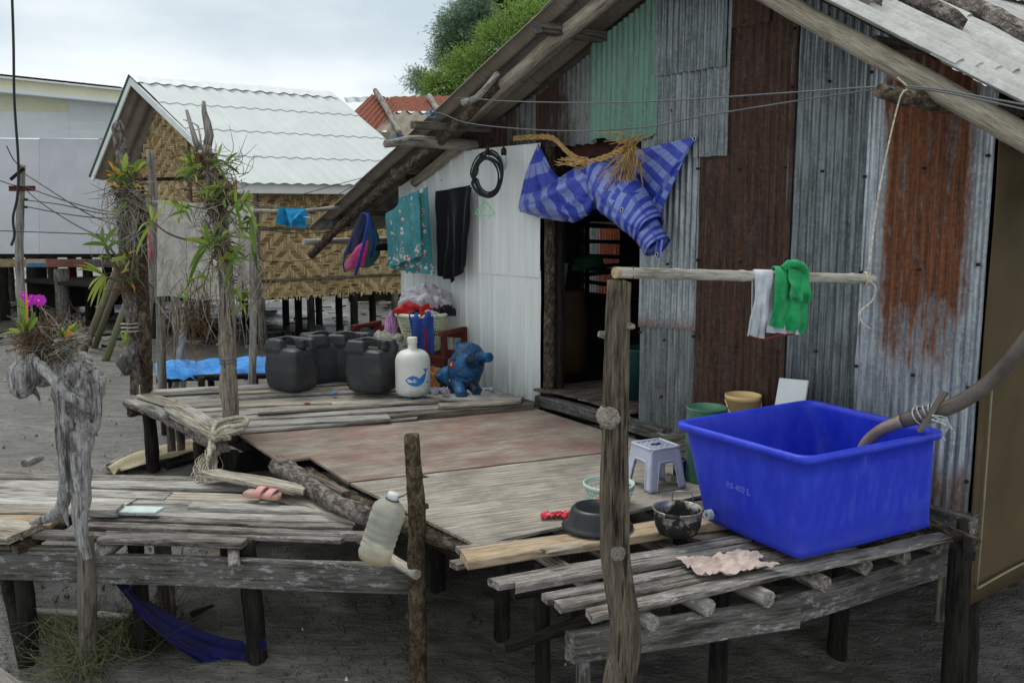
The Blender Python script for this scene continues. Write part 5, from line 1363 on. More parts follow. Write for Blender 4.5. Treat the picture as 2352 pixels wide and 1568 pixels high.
def shorts(u, w):
    z = .05 - .42 * w; x = (u - .5) * (.22 - .05 * w) + .03 * w
    y = -.245 + .10 * w * .8 - .03 + .016 * math.sin(u * 14 + w * 3) + .008 * nz3((u * 5, w * 6, 2))
    if w < .15: y += (.15 - w) * .6; z = .05 - .42 * .15 * (w / .15) ** 2
    return top + V((x + .005, y, z))
tag(sheet('blue_shorts', shorts, 26, 22, BLUEC, None, .006), 'royal blue shorts with a red stripe hanging over the basket front', 'shorts')
tag(sheet('red_stripe', lambda u, w: shorts(.58 + .11 * u, .35 + .6 * w) + V((0, -.006, 0)), 4, 14, fabric('red_cloth2', (168, 26, 40)), bpy.data.objects['blue_shorts']), None)
heap('pink_cloth', lb0 + V((-.30, .03, .02)), .06, .07, .30, fabric('lilac_cloth', (206, 150, 204)), 20, 'lilac cloth hanging at the left side of the basket', 'cloth')
heap('grey_cloth_pile', lb0 + V((-.33, -.08, -.0)), .17, .13, .17, fabric('printed_grey_cloth', (152, 148, 132), (190, 188, 172)), 23, 'pile of grey and cream printed cloth left of the basket', 'cloth', rough=.4)
# blue hopper toy lying against the wall
def toy_mat():
    m = Mat('blue_rubber'); c = m.co(False)
    n1 = m.noise(c, 5, 6, .7); n2 = m.noise(c, 40, 4, .7)
    k = m.math('ADD', n1, m.math('MULTIPLY', n2, .25))
    col = m.mix(m.step(k, .48, .72), lin((44, 104, 156)), lin((18, 26, 38)))
    col = m.mix(m.math('MULTIPLY', m.step(n2, .55, .68), .35), col, lin((20, 28, 40)))
    return m.out(col, .5, .35)
TOY = toy_mat()
hp0 = Q(1070, 905, 7.85); hp0.z = .085
toy = thing('hopper_toy', hp0, 'blue rubber hopper animal toy propped on its rump against the white wall', 'toy')
def tq(x, y, d): return Q(x, y, d)
mb = MB()
mb.tube([tq(1058, 885, 7.85), tq(1063, 868, 7.88), tq(1072, 838, 7.9), tq(1082, 808, 7.95), tq(1087, 793, 7.98)], [.10, .145, .155, .135, .07], 24, n=24)
mb.tube([tq(1075, 832, 7.86), tq(1080, 826, 7.66), tq(1081, 822, 7.56)], [.06, .042, .044], 14, n=8)
mb.tube([tq(1098, 822, 7.9), tq(1114, 821, 7.76), tq(1126, 820, 7.70)], [.06, .042, .044], 14, n=8)
mb.tube([tq(1052, 880, 7.85), tq(1057, 897, 7.66), tq(1060, 910, 7.58)], [.065, .052, .05], 14, n=8)
mb.tube([tq(1076, 876, 7.85), tq(1090, 890, 7.72), tq(1096, 900, 7.66)], [.06, .048, .046], 14, n=8)
mb.tube([tq(1050, 868, 7.95), tq(1024, 868, 8.0), tq(1014, 890, 8.0)], [.11, .10, .06], 16, n=12)
mb.tube([tq(1018, 862, 7.95), tq(1000, 866, 7.93)], [.03, .018], 10, n=4)
mb.tube([tq(1062, 802, 7.95), tq(1054, 790, 7.93), tq(1053, 778, 7.93)], [.025, .03, .014], 10, n=6)
bo = emit('body', mb.v, mb.f, TOY, toy, Matrix.Translation(hp0)); remesh(bo, .009, 6)
FLR, FLY = plain('red_spot', (176, 52, 60), .6, .3), plain('yellow_spot', (226, 196, 70), .6, .3)
for (x, y, d) in ((1037, 838, 7.80), (1034, 873, 7.84)):
    p = tq(x, y, d); pc = tq(1066, y, 7.9); nrm_ = (p - pc).normalized(); M = frame(p, V((0, 0, 1)), nrm_)
    v, f, uv = lathe_geo([(.0, .004), (.026, .002), (.03, -.006)], 14, cap=(False, False)); o = emit('flower_spot', v, f, FLR, toy, M @ Matrix.Scale(1.0, 4), local=True)
    v, f, uv = lathe_geo([(.0, .010), (.010, .008), (.012, .0)], 10, cap=(False, False)); emit('spot_centre', v, f, FLY, o, M, local=True)
# rags and small litter on the deck
crumple('lilac_rag', G(1008, 909, .09), V((.16, .0, 0)), V((0, .10, 0)), .05, fabric('lilac_rag', (176, 170, 190)), 31, label='small lilac-grey rag in front of the hopper toy', cat='rag', edge=.4)
heap('orange_cloth', G(1000, 895, .08) + V((-.02, .12, 0)), .12, .10, .16, fabric('tan_orange_cloth', (166, 104, 58), (190, 130, 80)), 36, 'tan orange cloth bunched between the bottle and the toy', 'cloth')
heap('bottle_cap', G(768, 905, .075), .022, .022, .02, plain('blue_cap', (40, 110, 190), .4, .4), 1, 'tiny blue cap lying on the planks between the jerrycans', 'cap', rough=.05, nu=14, nv=6)
tag(log('red_twig', [G(700, 926, .08), G(713, 926, .08)], .008, plain('red_bit', (150, 60, 40), .6, .3), None, 6), 'small red-brown scrap on the planks in front of the jerrycans', 'scrap')
crumple('white_litter', G(1112, 898, .09), V((.14, .02, 0)), V((0, .05, 0)), .02, plain('clear_plastic', (200, 204, 206), .3, .5), 44, label='scrap of clear plastic at the foot of the white wall', cat='litter')
tag(poly_slab('leaf', [G(958, 1086, .006), G(972, 1090, .008), G(985, 1094, .006), G(970, 1095, .006)], .003, plain('dead_leaf', (70, 52, 36), .8, .2)), 'dead brown leaf on the red plywood near the bark post', 'leaf')
# pink sandal
PINK, SOLE = plain('pink_rubber', (222, 158, 154), .6, .3, .06), plain('tan_sole', (196, 156, 130), .7, .25, .08)
INS = plain('grey_insole', (176, 158, 150), .8, .2, .1)
sp = G(604, 1141, ZP + .05); Msn = at(sp, R(-18), 1.05)
sn = thing('sandal', sp, 'pink two-strap sandal on the low platform', 'sandal')
ol = [(-.115, -.032), (-.12, 0), (-.113, .03), (-.06, .038), (0, .036), (.06, .05), (.1, .04), (.118, .0), (.105, -.035), (.06, -.045), (0, -.036), (-.06, -.036)]
olc = [V((a, b, 0)) for a, b in ol]; ols = crom(olc + [olc[0]], 48)[:-1]
def slab(name, P, z0, z1, mat, ins):
    n_ = len(P); L = [(z0, 1 - ins), (z0 + .004, 1), (z1 - .004, 1), (z1, 1 - ins)]
    v = [V((p.x * k, p.y * k, z)) for z, k in L for p in P]
    f = [[j * n_ + i, j * n_ + (i + 1) % n_, (j + 1) * n_ + (i + 1) % n_, (j + 1) * n_ + i] for j in range(3) for i in range(n_)] + [[3 * n_ + i for i in range(n_)], list(range(n_))[::-1]]
    return emit(name, v, f, mat, sn, Msn, local=True)
slab('sole', ols, 0, .028, SOLE, .04); slab('insole', [p * .93 for p in ols], .026, .032, INS, .03)
for x0, x1, h_ in ((-.035, .012, .044), (.035, .085, .036)):
    v, f, uv = grid(lambda u, w: V((x0 + (x1 - x0) * w + .012 * math.sin(u * 3.14), -.046 + .094 * u, .012 + h_ * 1.05 * math.sin(math.pi * u) ** .5)), 16, 4)
    o = emit('strap', v, f, PINK, sn, Msn, local=True); md = o.modifiers.new('t', 'SOLIDIFY'); md.thickness = .006
# five-litre bottle hung on the bark post
def clearish():
    m = Mat('clouded_bottle'); o = m.co(False)
    z = m.xyz(o, 2)
    col = m.mix(m.step(z, .0, .06), lin((196, 174, 136)), lin((236, 234, 220)))
    m.put(m.b.inputs['Transmission Weight'], .7); m.put(m.b.inputs['IOR'], 1.06)
    col = m.mix(m.step(m.noise(o, 14, 5, .6), .5, .75), col, lin((206, 204, 192)))
    return m.out(col, .28, .5)
CLR = clearish()
b0, b1 = Q(856, 1288, 4.58), Q(903, 1140, 4.60); ax = (b1 - b0).normalized(); Lb = (b1 - b0).length
wb = thing('hanging_bottle', b0, 'cloudy plastic bottle tied tilted to the bark post', 'bottle')
Mh = frame(b0, V((1, 0, 0)), ax); Mh = Matrix.Translation(b0) @ ax.to_track_quat('Z', 'X').to_matrix().to_4x4()
k_ = Lb / .36; rb = .088
prof = [(.0, .01), (.06, .0), (.078, .008), (rb, .035)]
for i in range(5): z = .06 + i * .035; prof += [(rb, z - .012), (rb - .005, z), (rb, z + .012)]
prof += [(rb, .25), (rb - .006, .262), (rb, .272), (.082, .30), (.06, .325), (.032, .338), (.026, .342), (.026, .352)]
lathe('body', prof, CLR, wb, Mh, 32, (False, False))
lathe('cap', [(.031, .34), (.031, .373), (.028, .377), (.0, .377)], plain('white_cap', (226, 228, 226), .4, .4), wb, Mh, 20, (True, False))
LBL = plain('teal_label_remnant', (108, 164, 186), .6, .3, .3, 20)
for z0_, a0_, a1_, mt in ((.196, 2.6, 5.8, LBL), (.222, 3.4, 4.6, plain('blue_label', (64, 112, 176), .6, .3))):
    v, f, uv = grid(lambda u, w: V(((rb + .001) * math.cos(a0_ + (a1_ - a0_) * u), (rb + .001) * math.sin(a0_ + (a1_ - a0_) * u), z0_ + .010 * w + .006 * nz3((u * 6, 0, 1)))), 20, 2)
    emit('label_strip', v, f, mt, wb, Mh, local=True)
mb = MB(); nk = b1 + ax * -.015
mb.tube([nk + (Mh.to_3x3() @ V((.034 * math.cos(a), .034 * math.sin(a), 0))) for a in [x * .8 for x in range(9)]], .003, 5, n=20)
mb.tube([nk + V((.03, -.01, .01)), nk + V((.09, -.03, .05)), bk + V((.05, -.03, .26))], .003, 5, n=10); mb.build('string', BLACKM, wb)

def WP(x, y, off=0.0):                   # point on the white wall moved out by off
    r = ray(x, y); p0 = WB + WN * off
    return EYE + r * ((p0 - EYE).dot(WN) / r.dot(WN))
# ------------------------------------------------------------------ striped tarpaulin over the doorway
def tarp_mat():
    m = Mat('striped_tarpaulin'); u = m.uv(); c = m.co(False)
    x = m.xyz(u, 0); y = m.xyz(u, 1)
    k = m.math('FRACT', m.math('ADD', m.math('MULTIPLY', x, 1.0), m.math('MULTIPLY', m.noise(c, 7, 2, .5), .10)))
    st = m.step(m.math('ABSOLUTE', m.math('SUBTRACT', k, .5)), .235, .265)
    k2 = m.math('FRACT', m.math('MULTIPLY', y, 3.0)); s2 = m.step(m.math('ABSOLUTE', m.math('SUBTRACT', k2, .5)), .40, .41)
    col = m.mix(st, lin((48, 66, 172)), lin((126, 140, 198)))
    col = m.mix(m.math('MULTIPLY', s2, .5), col, lin((40, 58, 160)))
    cr2 = m.noise(c, 22, 6, .7)
    col = m.mix(m.math('MULTIPLY', m.step(cr2, .55, .75), .25), col, lin((170, 178, 214)))
    m.bump(m.math('ADD', m.noise(c, 16, 5, .65), m.math('MULTIPLY', cr2, .4)), .55, .02)
    return m.out(col, .38, .45)
TARP = tarp_mat(); TARP.use_backface_culling = False
tp = thing('striped_tarp', FP(1400, 440, .1), 'blue and pale striped tarpaulin bunched up across the top of the doorway', 'tarp')
def tflap(name, apex, b0, b1, ns, bulge, seed, nu=26, nv=26, folds=3.0, uv0=0.0, fold=.03):
    A, B0, B1 = apex, b0, b1; n_ = FN
    def fn(u, w):
        p = A.lerp(B0.lerp(B1, u), w)
        return p + n_ * (bulge * math.sin(math.pi * w) * .6 + fold * w * math.sin(u * math.pi * folds * (1.2 - .4 * w) + seed) + .02 * w * nz3((u * 4, w * 3, seed)))
    v, f, uv = grid(fn, nu, nv); uv = [(b * ns * 1.3 + uv0 + .12 * nz3((a * 2, b * 2, seed)), a * 2) for a, b in uv]
    return emit(name, v, f, TARP, tp, frame(A, B0 - A), uv)
tflap('right_flap', FP(1598, 314, .06), FP(1362, 372, .12), FP(1512, 512, .16), 4.4, .05, 1.0, fold=.022)
tflap('right_flap_fold', FP(1598, 316, .07), FP(1490, 480, .20), FP(1502, 520, .14), 2.2, .03, 2.0, 10, 20, 1.0, .3, .015)
tflap('left_flap', FP(1236, 330, .06), FP(1193, 482, .12), FP(1310, 432, .06), 1.6, .05, .4, folds=4.5, fold=.035)
def tloft(name, pts, rad, ns, seed, fold=.22, flat=1.0, n=46, sides=56, cap=False, uv0=0.0, twist=.5, freq=7):
    v, f, uv = tube_geo(pts, rad, sides, n, 0, 0, cap, flat=flat)
    P = crom(pts, n); out = []
    for i in range(n + 1):
        c = P[i]
        for k in range(sides):
            p = v[i * sides + k]; d = p - c; a = 2 * math.pi * k / sides
            tt = i / n * freq; pl_ = a * 4 + 2.2 * i / n * 3 + 2.5 * nz3((math.cos(a), math.sin(a), tt * .6), .9, seed)
            cre = 1 - abs(((pl_ / math.pi) % 2) - 1) * 2
            w = 1 + fold * .7 * nz3((math.cos(a) * 1.2, math.sin(a) * 1.2, tt), 1.1, seed) + fold * .42 * cre + fold * .5 * (.45 - min(1, 2.3 * abs(nz3((math.cos(a) * .8, math.sin(a) * .8, tt * 1.4), 1.2, seed + 4))))
            out.append(c + d * w)
    uv = [(i / n * ns * 1.3 + uv0 + twist * math.sin(2 * math.pi * k / sides + 1), k / sides * 2) for i in range(n + 1) for k in range(sides)]
    return emit(name, out, f, TARP, tp, frame(pts[0], V(pts[-1]) - V(pts[0])), uv)
tloft('left_bunch', [FP(1200, 480, .12), FP(1245, 468, .2), FP(1300, 455, .24), FP(1350, 430, .22), FP(1385, 402, .18)], [.03, .11, .16, .15, .09], 4.0, 3.0, .24, n=70, freq=5)
tloft('left_bunch_low', [FP(1262, 478, .2), FP(1310, 480, .26), FP(1345, 462, .26), FP(1380, 428, .22)], [.03, .09, .10, .05], 3.0, 7.0, .28, freq=5)
tloft('top_band', [FP(1262, 440, .10), FP(1310, 405, .16), FP(1360, 388, .2), FP(1400, 380, .2), FP(1450, 372, .12)], [.02, .05, .06, .06, .03], 4.2, 11.0, .2, flat=.7)
tloft('main_roll', [FP(1372, 392, .2), FP(1410, 430, .26), FP(1445, 470, .28), FP(1480, 522, .28), FP(1500, 552, .28), FP(1510, 568, .28)], [.10, .17, .155, .105, .095, .095], 6.5, 5.0, .11, n=80, twist=.35, freq=5)
tloft('roll_lining', [FP(1490, 535, .28), FP(1500, 552, .28), FP(1509, 566, .28)], [.07, .08, .088], 1.0, 5.0, .12, n=12, twist=.1)
tloft('roll_sleeve', [FP(1418, 448, .27), FP(1450, 482, .29), FP(1478, 512, .29), FP(1492, 528, .29)], [.165, .155, .13, .11], 4.5, 9.0, .10, n=40, uv0=.3, freq=4)
EYE_M = plain('steel_eyelet', (190, 190, 188), .3, .5, .05, metal=.9)
def eyelet(p, nrm_=FN, r=.014):
    v, f, uv = tube_geo([V((r * math.cos(a), r * math.sin(a), 0)) for a in [2 * math.pi * k / 14 for k in range(15)]], .004, 6, n=28, cap=False)
    emit('eyelet', v, f, EYE_M, tp, Matrix.Translation(p) @ V(nrm_).to_track_quat('Z', 'Y').to_matrix().to_4x4(), local=True)
    emit('eyelet_hole', *lathe_geo([(.0, .0005), (r * .8, .0005)], 12, cap=(False, False))[:2], BLACKM, tp, Matrix.Translation(p) @ V(nrm_).to_track_quat('Z', 'Y').to_matrix().to_4x4(), local=True)
eyelet(FP(1595, 319, .08)); eyelet(FP(1237, 336, .09)); eyelet(FP(1428, 482, .46)); 
tb0 = FP(1516, 560, .30)
o = sheet('tab', lambda u, w: tb0 + FD * (-.02 + .06 * u) * -1 + UP * (.03 - .12 * w) + FN * (.01 + .02 * w), 3, 6, TARP, tp, .002)
eyelet(tb0 - FD * .01 + UP * -.07 + FN * .04)
# straw rope above the tarp
STRAW = plain('straw', (186, 150, 96), .85, .2, .25, 30)
sr = thing('straw_rope', FP(1330, 370, .2), 'twisted straw rope with a frayed tuft hanging over the tarpaulin', 'rope')
rpts = [FP(1180, 318, .1), FP(1225, 315, .1), FP(1270, 318, .12), FP(1305, 350, .2), FP(1345, 372, .26), FP(1390, 362, .3), FP(1430, 345, .3), FP(1450, 330, .3)]
mb = MB()
for k in range(3):
    P = crom(rpts, 90); mb.tube([p + V((0, .014 * math.cos(i * .55 + k * 2.09), .014 * math.sin(i * .55 + k * 2.09))) for i, p in enumerate(P)], .011, 6, n=180)
mb.build('twist', STRAW, sr)
mb = MB()
for k in range(110):
    a = FP(1448 + random.gauss(0, 6), 335 + random.gauss(0, 6), .3); an = random.gauss(0, .55); L_ = random.uniform(.12, .42)
    b = a + V((math.sin(an) * L_ * .6 - .10 * L_, -.02, -abs(math.cos(an)) * L_)) if random.random() < .78 else a + V((random.gauss(0, .12), 0, random.uniform(.0, .12)))
    mb.tube([a, a.lerp(b, .5) + V((random.gauss(0, .02), random.gauss(0, .03) - .03, .02)), b], .0028, 4, n=6, cap=False)
for k in range(40):
    a = FP(1345 + random.gauss(0, 6), 370 + random.gauss(0, 4), .27); b = FP(1292 + random.gauss(0, 12), 372 + random.gauss(0, 6), .27) if random.random() < .6 else a + V((random.gauss(0, .05), 0, -random.uniform(.05, .16)))
    mb.tube([a, a.lerp(b, .5) + V((0, 0, random.gauss(0, .01))), b], .003, 4, n=4, cap=False)
mb.build('frayed_tuft', STRAW, sr, kind='stuff')

# ------------------------------------------------------------------ cables, coil, lamp, hanger under the eave
def cable(name, pts, r, label, cat='cable', mat=WIRE, n=60):
    mb = MB(); mb.tube(pts, r, 6, n=n); return tag(mb.build(name, mat, None, frame(pts[0], V(pts[-1]) - V(pts[0]))), label, cat)
cable('power_cable', [FP(1046, 227, .68), FP(1075, 225, .7), FP(1150, 232, .75), FP(1300, 236, .78), FP(1450, 235, .78), FP(1620, 226, .8), FP(1830, 212, .82), FP(2015, 200, .86), FP(2060, 205, .86)], .0045, 'upper grey cable stretched across the front of the shack')
cable('power_cable', [FP(972, 262, .85), FP(1010, 260, .8), FP(1070, 282, .75), FP(1180, 295, .76), FP(1320, 301, .78), FP(1480, 292, .78), FP(1620, 266, .8), FP(1830, 232, .82), FP(2015, 205, .86)], .0045, 'lower sagging grey cable stretched across the front of the shack')
cable('power_cable', [FP(2080, 198, .88), FP(2160, 206, .9), FP(2250, 222, .95), FP(2400, 250, 1.0)], .0045, 'upper of two cables running right from the purlin end')
cable('power_cable', [FP(2080, 202, .87), FP(2160, 211, .88), FP(2250, 229, .92), FP(2400, 262, .96)], .0045, 'lower of two cables running right from the purlin end')
mb = MB(); tw_ = [FP(985, 262, .86) + V((.03 * math.cos(a), .0, .03 * math.sin(a))) + V((.004 * a, 0, 0)) for a in [x * .8 for x in range(16)]]
mb.tube(tw_, .004, 5, n=50); tag(mb.build('blue_twine', plain('blue_twine', (70, 130, 170), .8, .2)), 'blue twine tied round the purlin end at the left', 'twine')
coil = thing('cable_coil', WP(1120, 405, .25), 'coil of black cable hanging below the eave', 'cable coil')
mb = MB(); cc = WP(1120, 402, .28); pts = []
for i in range(8 * 18):
    a = i * 2 * math.pi / 18; k = i // 18; r = .165 + .02 * math.sin(k * 1.7); pts.append(cc + WD * (r * math.cos(a) + .02 * math.sin(k * 2.3)) + UP * (r * math.sin(a) - .02 * math.cos(k * 1.9)) + WN * (.012 * math.sin(k * 2.1 + a)))
mb.tube(pts, .0075, 6, n=500); mb.tube([cc + UP * .17, cc + UP * .24 + WD * -.01, WP(1130, 320, .2)], .012, 6, n=10); mb.tube([cc + UP * .15 + WN * .03, cc + UP * .22, cc + UP * .16 - WN * .02], .01, 6, n=10)
mb.build('coil', BLACKM, coil, frame(cc, WD))
lm = thing('light_bulb', WP(1157, 372, .2), 'bare white lamp bulb in a black socket beside the cable coil', 'bulb')
lp0 = WP(1157, 385, .2); v, f, uv = lathe_geo([(.0, -.02), (.02, -.015), (.032, .03), (.022, .09), (.02, .10)], 16, lp0, (False, True)); emit('bulb', v, f, plain('frosted_glass', (222, 226, 226), .3, .4), lm, Matrix.Translation(lp0))
v, f, uv = lathe_geo([(.022, .10), (.024, .14), (.016, .16), (.006, .165), (.005, .26)], 14, lp0, (True, True)); emit('socket', v, f, BLACKM, lm, Matrix.Translation(lp0))
hg = WP(1113, 480, .28); HG = plain('mint_hanger', (110, 220, 150), .4, .4)
mb = MB(); q = lambda x, z: hg + WD * -x + UP * z
mb.tube([q(-.10, -.05), q(-.115, -.035), q(-.09, -.01), q(-.02, .05), q(.0, .06), q(.02, .05), q(.10, -.01), q(.118, -.035), q(.10, -.05), q(0, -.052), q(-.10, -.05)], .0045, 6, n=60)
mb.tube([q(0, .055), q(0, .10), q(.012, .125), q(.0, .15), q(-.016, .14)], .0035, 6, n=16)
for x in (-.06, .06): mb.tube([q(x, .015), q(x + .006, -.02), q(x, -.075)], .003, 5, n=6)
tag(mb.build('clothes_hanger', HG, None, frame(hg, WD)), 'mint green plastic clothes hanger under the cable coil', 'hanger')

# ------------------------------------------------------------------ clothes under the eave
def sarong_mat():
    m = Mat('flowered_teal_cloth'); c = m.co(False); u = m.uv()
    col = m.mix(m.step(m.noise(c, 8, 4, .6), .3, .7), lin((52, 118, 124)), lin((84, 150, 152)))
    vx = m.xyz(u, 0); vy = m.xyz(u, 1)
    band = m.math('MAXIMUM', m.step(m.math('ABSOLUTE', m.math('SUBTRACT', m.math('FRACT', m.math('MULTIPLY', vx, 3.2)), .5)), .16, .08), m.step(vy, .80, .86))
    d = m.vor(m.sc(c, 1, 1, 1), 24, 'Distance'); fl = m.math('MULTIPLY', m.step(d, .5, .38), m.math('ADD', m.math('MULTIPLY', band, .95), .02))
    fl = m.math('MULTIPLY', fl, m.step(m.noise(c, 20, 3, .6), .42, .5))
    fc = m.mix(m.step(m.noise(c, 34, 2, .5), .52, .56), lin((212, 204, 202)), lin((178, 78, 82)))
    col = m.mix(fl, col, fc)
    m.bump(m.noise(c, 50, 3, .6), .2, .004)
    return m.out(col, .85, .2)
def hung(name, tl, tr, bl, br, mat, label, cat, folds=4, amp=.03, seed=0.0, off=WN, thick=.004, nu=36, nv=36, hem=.015, parent=None):
    def fn(u, w):
        p = tl.lerp(tr, u).lerp(bl.lerp(br, u), w)
        return p + V(off) * (amp * (.3 + .7 * w) * math.sin(u * folds * 6.28 + seed + .8 * nz3((u * 2, w * 2, seed))) + .02 * nz3((u * 3, w * 3, seed + 2))) + UP * (hem * w * nz3((u * 3, 0, seed)))
    return tag(sheet(name, fn, nu, nv, mat, parent, thick), label, cat)
SAR = sarong_mat()
srg = thing('flowered_sarong', WP(945, 620, .2), 'teal flowered sarong hanging folded from the eave', 'sarong')
hung('long_layer', WP(918, 455, .22), WP(985, 428, .2), WP(900, 618, .25), WP(1003, 634, .22), SAR, None, None, 3.0, .035, .5, parent=srg)
hung('short_layer', WP(888, 490, .28), WP(962, 437, .26), WP(897, 612, .30), WP(968, 588, .32), SAR, None, None, 2.2, .03, 2.0, parent=srg)
BLK = fabric('black_cloth', (24, 24, 28))
btr = thing('black_trousers', WP(1040, 640, .14), 'black trousers hanging next to the sarong', 'trousers')
hung('leg', WP(1002, 440, .12), WP(1082, 425, .1), WP(1010, 632, .14), WP(1040, 645, .12), BLK, None, None, 2, .03, 1, parent=btr)
hung('leg', WP(1028, 440, .16), WP(1084, 430, .14), WP(1036, 650, .16), WP(1070, 612, .14), BLK, None, None, 2, .03, 3, parent=btr)
# backpack
NAVY, PINKC, TEALC, BLUEC2 = fabric('navy_canvas', (38, 46, 76)), fabric('hot_pink_canvas', (206, 48, 122), (222, 76, 140)), fabric('teal_canvas', (92, 150, 150)), fabric('blue_webbing', (52, 74, 172))
bpk = thing('backpack', FP(830, 560, .35), 'navy, pink and teal school backpack hanging from the eave pole', 'backpack')
mb = MB(); mb.tube([FP(838, 500, .35), FP(842, 540, .38), FP(840, 580, .40), FP(832, 606, .38)], [.05, .13, .15, .10], 18, n=20, flat=.6); o = emit('body', mb.v, mb.f, TEALC, bpk, Matrix.Translation(FP(838, 560, .35))); remesh(o, .012, 4)
def bpanel(name, a, b, c, d, mat, o_=.0, bul=.04):
    v, f, uv = grid(lambda u, w: a.lerp(b, u).lerp(d.lerp(c, u), w) + FN * (o_ + bul * math.sin(u * 3.14) * math.sin(w * 3.14) + .01 * nz3((u * 4, w * 4, 2))), 12, 12)
    ob = emit(name, v, f, mat, bpk, Matrix.Translation(a), uv); md = ob.modifiers.new('t', 'SOLIDIFY'); md.thickness = .012; return ob
bpanel('back_panel', FP(830, 488, .5), FP(848, 490, .48), FP(822, 575, .56), FP(790, 588, .52), NAVY)
bpanel('front_pocket', FP(846, 552, .56), FP(852, 585, .52), FP(832, 614, .54), FP(800, 620, .56), PINKC, .03, .06)
bpanel('front_pocket', FP(822, 566, .58), FP(848, 552, .57), FP(836, 612, .58), FP(792, 616, .58), PINKC, .0, .06)
for pts in ([FP(835, 488, .52), FP(846, 500, .56), FP(838, 550, .60), FP(825, 600, .62), FP(816, 632, .58)], [FP(832, 488, .5), FP(812, 540, .56), FP(790, 600, .58), FP(793, 625, .56)], [FP(846, 488, .5), FP(852, 515, .5), FP(858, 560, .48), FP(852, 592, .46)]):
    mb = MB(); mb.tube(pts, .016, 6, n=24, flat=.35); mb.build('strap', BLUEC2, bpk, frame(pts[0], pts[-1] - pts[0]))
# dark net bag, shoe, blue cloth, wash pole, towel
NETG = fabric('dark_green_mesh', (74, 80, 72), (104, 108, 98))
heap('mesh_bundle', FP(770, 512, .4) + UP * -.04, .15, .13, .15, NETG, 51, 'bundle of dark green mesh tucked under the low eave corner', 'mesh', rough=.3)
heap('black_shoe', FP(884, 575, .25), .10, .07, .07, BLK, 53, 'black bag between the backpack and the sarong', 'bag', rough=.2)
pA, pB = Q(340, 466, 7.9), Q(825, 470, 9.9)
tag(log('wash_pole', [pA, Q(430, 470, 8.2), Q(560, 484, 8.7), Q(700, 484, 9.3), pB], [.022, .022, .02, .02, .024], W_STICK, None, 8, rough=.12), 'thin branch used as a washing pole between the posts and the eave', 'pole')
tw0, tw1 = Q(366, 468, 7.95), Q(583, 480, 8.75)
hung('beige_towel', tw0 + V((0, -.03, .02)), tw1 + V((0, -.03, .02)), Q(360, 680, 7.9), Q(575, 690, 8.7), fabric('beige_towel', (230, 222, 210), (242, 236, 226)), 'beige towel hanging on the washing pole behind the flowering post', 'towel', 5, .03, .3, off=V((.3, -.95, 0)), hem=.03)
CYAN = fabric('cyan_cloth', (28, 142, 196), (44, 166, 220))
ca, cb = Q(642, 480, 9.0), Q(704, 484, 9.25)
cyc = thing('cyan_cloth', ca, 'small cyan cloth folded over the washing pole', 'cloth')
hung('back_layer', ca + V((0, -.03, .02)), cb + V((0, -.03, .02)), Q(633, 514, 8.95), Q(704, 524, 9.2), CYAN, None, None, 1, .02, .3, off=V((.3, -.95, 0)), nu=16, nv=12, parent=cyc)
hung('front_corner', Q(655, 479, 8.96), Q(700, 482, 9.12), Q(668, 525, 8.9), Q(672, 505, 8.9), CYAN, None, None, 1, .015, 1.3, off=V((.3, -.95, 0)), nu=12, nv=12, parent=cyc)
tag(board('clothes_peg', Q(698, 497, 9.1), Q(712, 499, 9.1), .012, .02, plain('light_blue_peg', (90, 180, 224), .4, .4), None), 'light blue clothes peg on the cyan cloth', 'peg')
cable('thin_wire', [Q(595, 478, 9.5), Q(700, 445, 10), Q(845, 405, 10.6)], .004, 'upper thin wire running up to the roof over the cyan cloth', 'wire', BLACKM)
cable('thin_wire', [Q(690, 480, 9.8), Q(760, 455, 10), Q(845, 408, 10.5)], .004, 'second thin wire running up to the roof beside the cyan cloth', 'wire', BLACKM)
cable('thin_wire', [Q(595, 600, 9.5), Q(680, 600, 9.7), Q(740, 590, 10), Q(790, 568, 10)], .004, 'slack thin wire in front of the woven wall', 'wire', BLACKM)
cable('thin_wire', [Q(598, 528, 9.5), Q(700, 536, 9.7), Q(800, 530, 10)], .005, 'doubled dark wire in front of the woven wall below the cyan cloth', 'wire', BLACKM)
# green and white shirt on the bamboo pole
def onp(t): return pl0.lerp(pl1, t)
GRN, WHC = fabric('green_jersey', (24, 140, 78), (40, 168, 98)), fabric('white_jersey', (196, 198, 204), (214, 216, 220))
sh_ = thing('jersey', onp(.58), 'green and white jersey thrown over the bamboo pole', 'jersey')
def drape(name, t0, t1, d0, d1, mat, parent, rear=.25, r=.03, seed=0.0, bulge=.02, slide=0.0, folds=2.5, nu=26, nv=34):
    def fn(u, w):
        c = onp(t0 + (t1 - t0) * u); drop = d0 + (d1 - d0) * u
        if w < .3: q = w / .3; p = c + V((0, r, -rear * (1 - q)))
        elif w < .45: a = (w - .3) / .15 * math.pi; p = c + V((0, r * math.cos(a), r * math.sin(a)))
        else: q = (w - .45) / .55; p = c + V((slide * q, -r - bulge * math.sin(q * 2.6), -drop * q))
        k = abs(w - .38)
        return p + V((.012 * nz3((u * 3, w * 4, seed)), -.018 * k * (1 + math.sin(u * folds * 6.28 + seed + 2 * w)) - .012 * nz3((u * 4, w * 5, seed + 3)) * k * 3 - .05 * k * max(0, .4 - 2.2 * abs(nz3((u * 4 + w * 1.5, w * 1.6, seed + 5)))), .0))
    o = sheet(name, fn, nu, nv, mat, parent, .005); return o
drape('white_side', .478, .543, .245, .26, WHC, sh_, .22, .027, 1.0, slide=-.03)
drape('white_side', .528, .665, .235, .245, WHC, sh_, .22, .024, 4.0, bulge=-.01, slide=-.0)
drape('green_side', .55, .685, .20, .24, GRN, sh_, .1, .044, 2.0, bulge=.035, slide=-.02, folds=2.6, nu=40, nv=50)
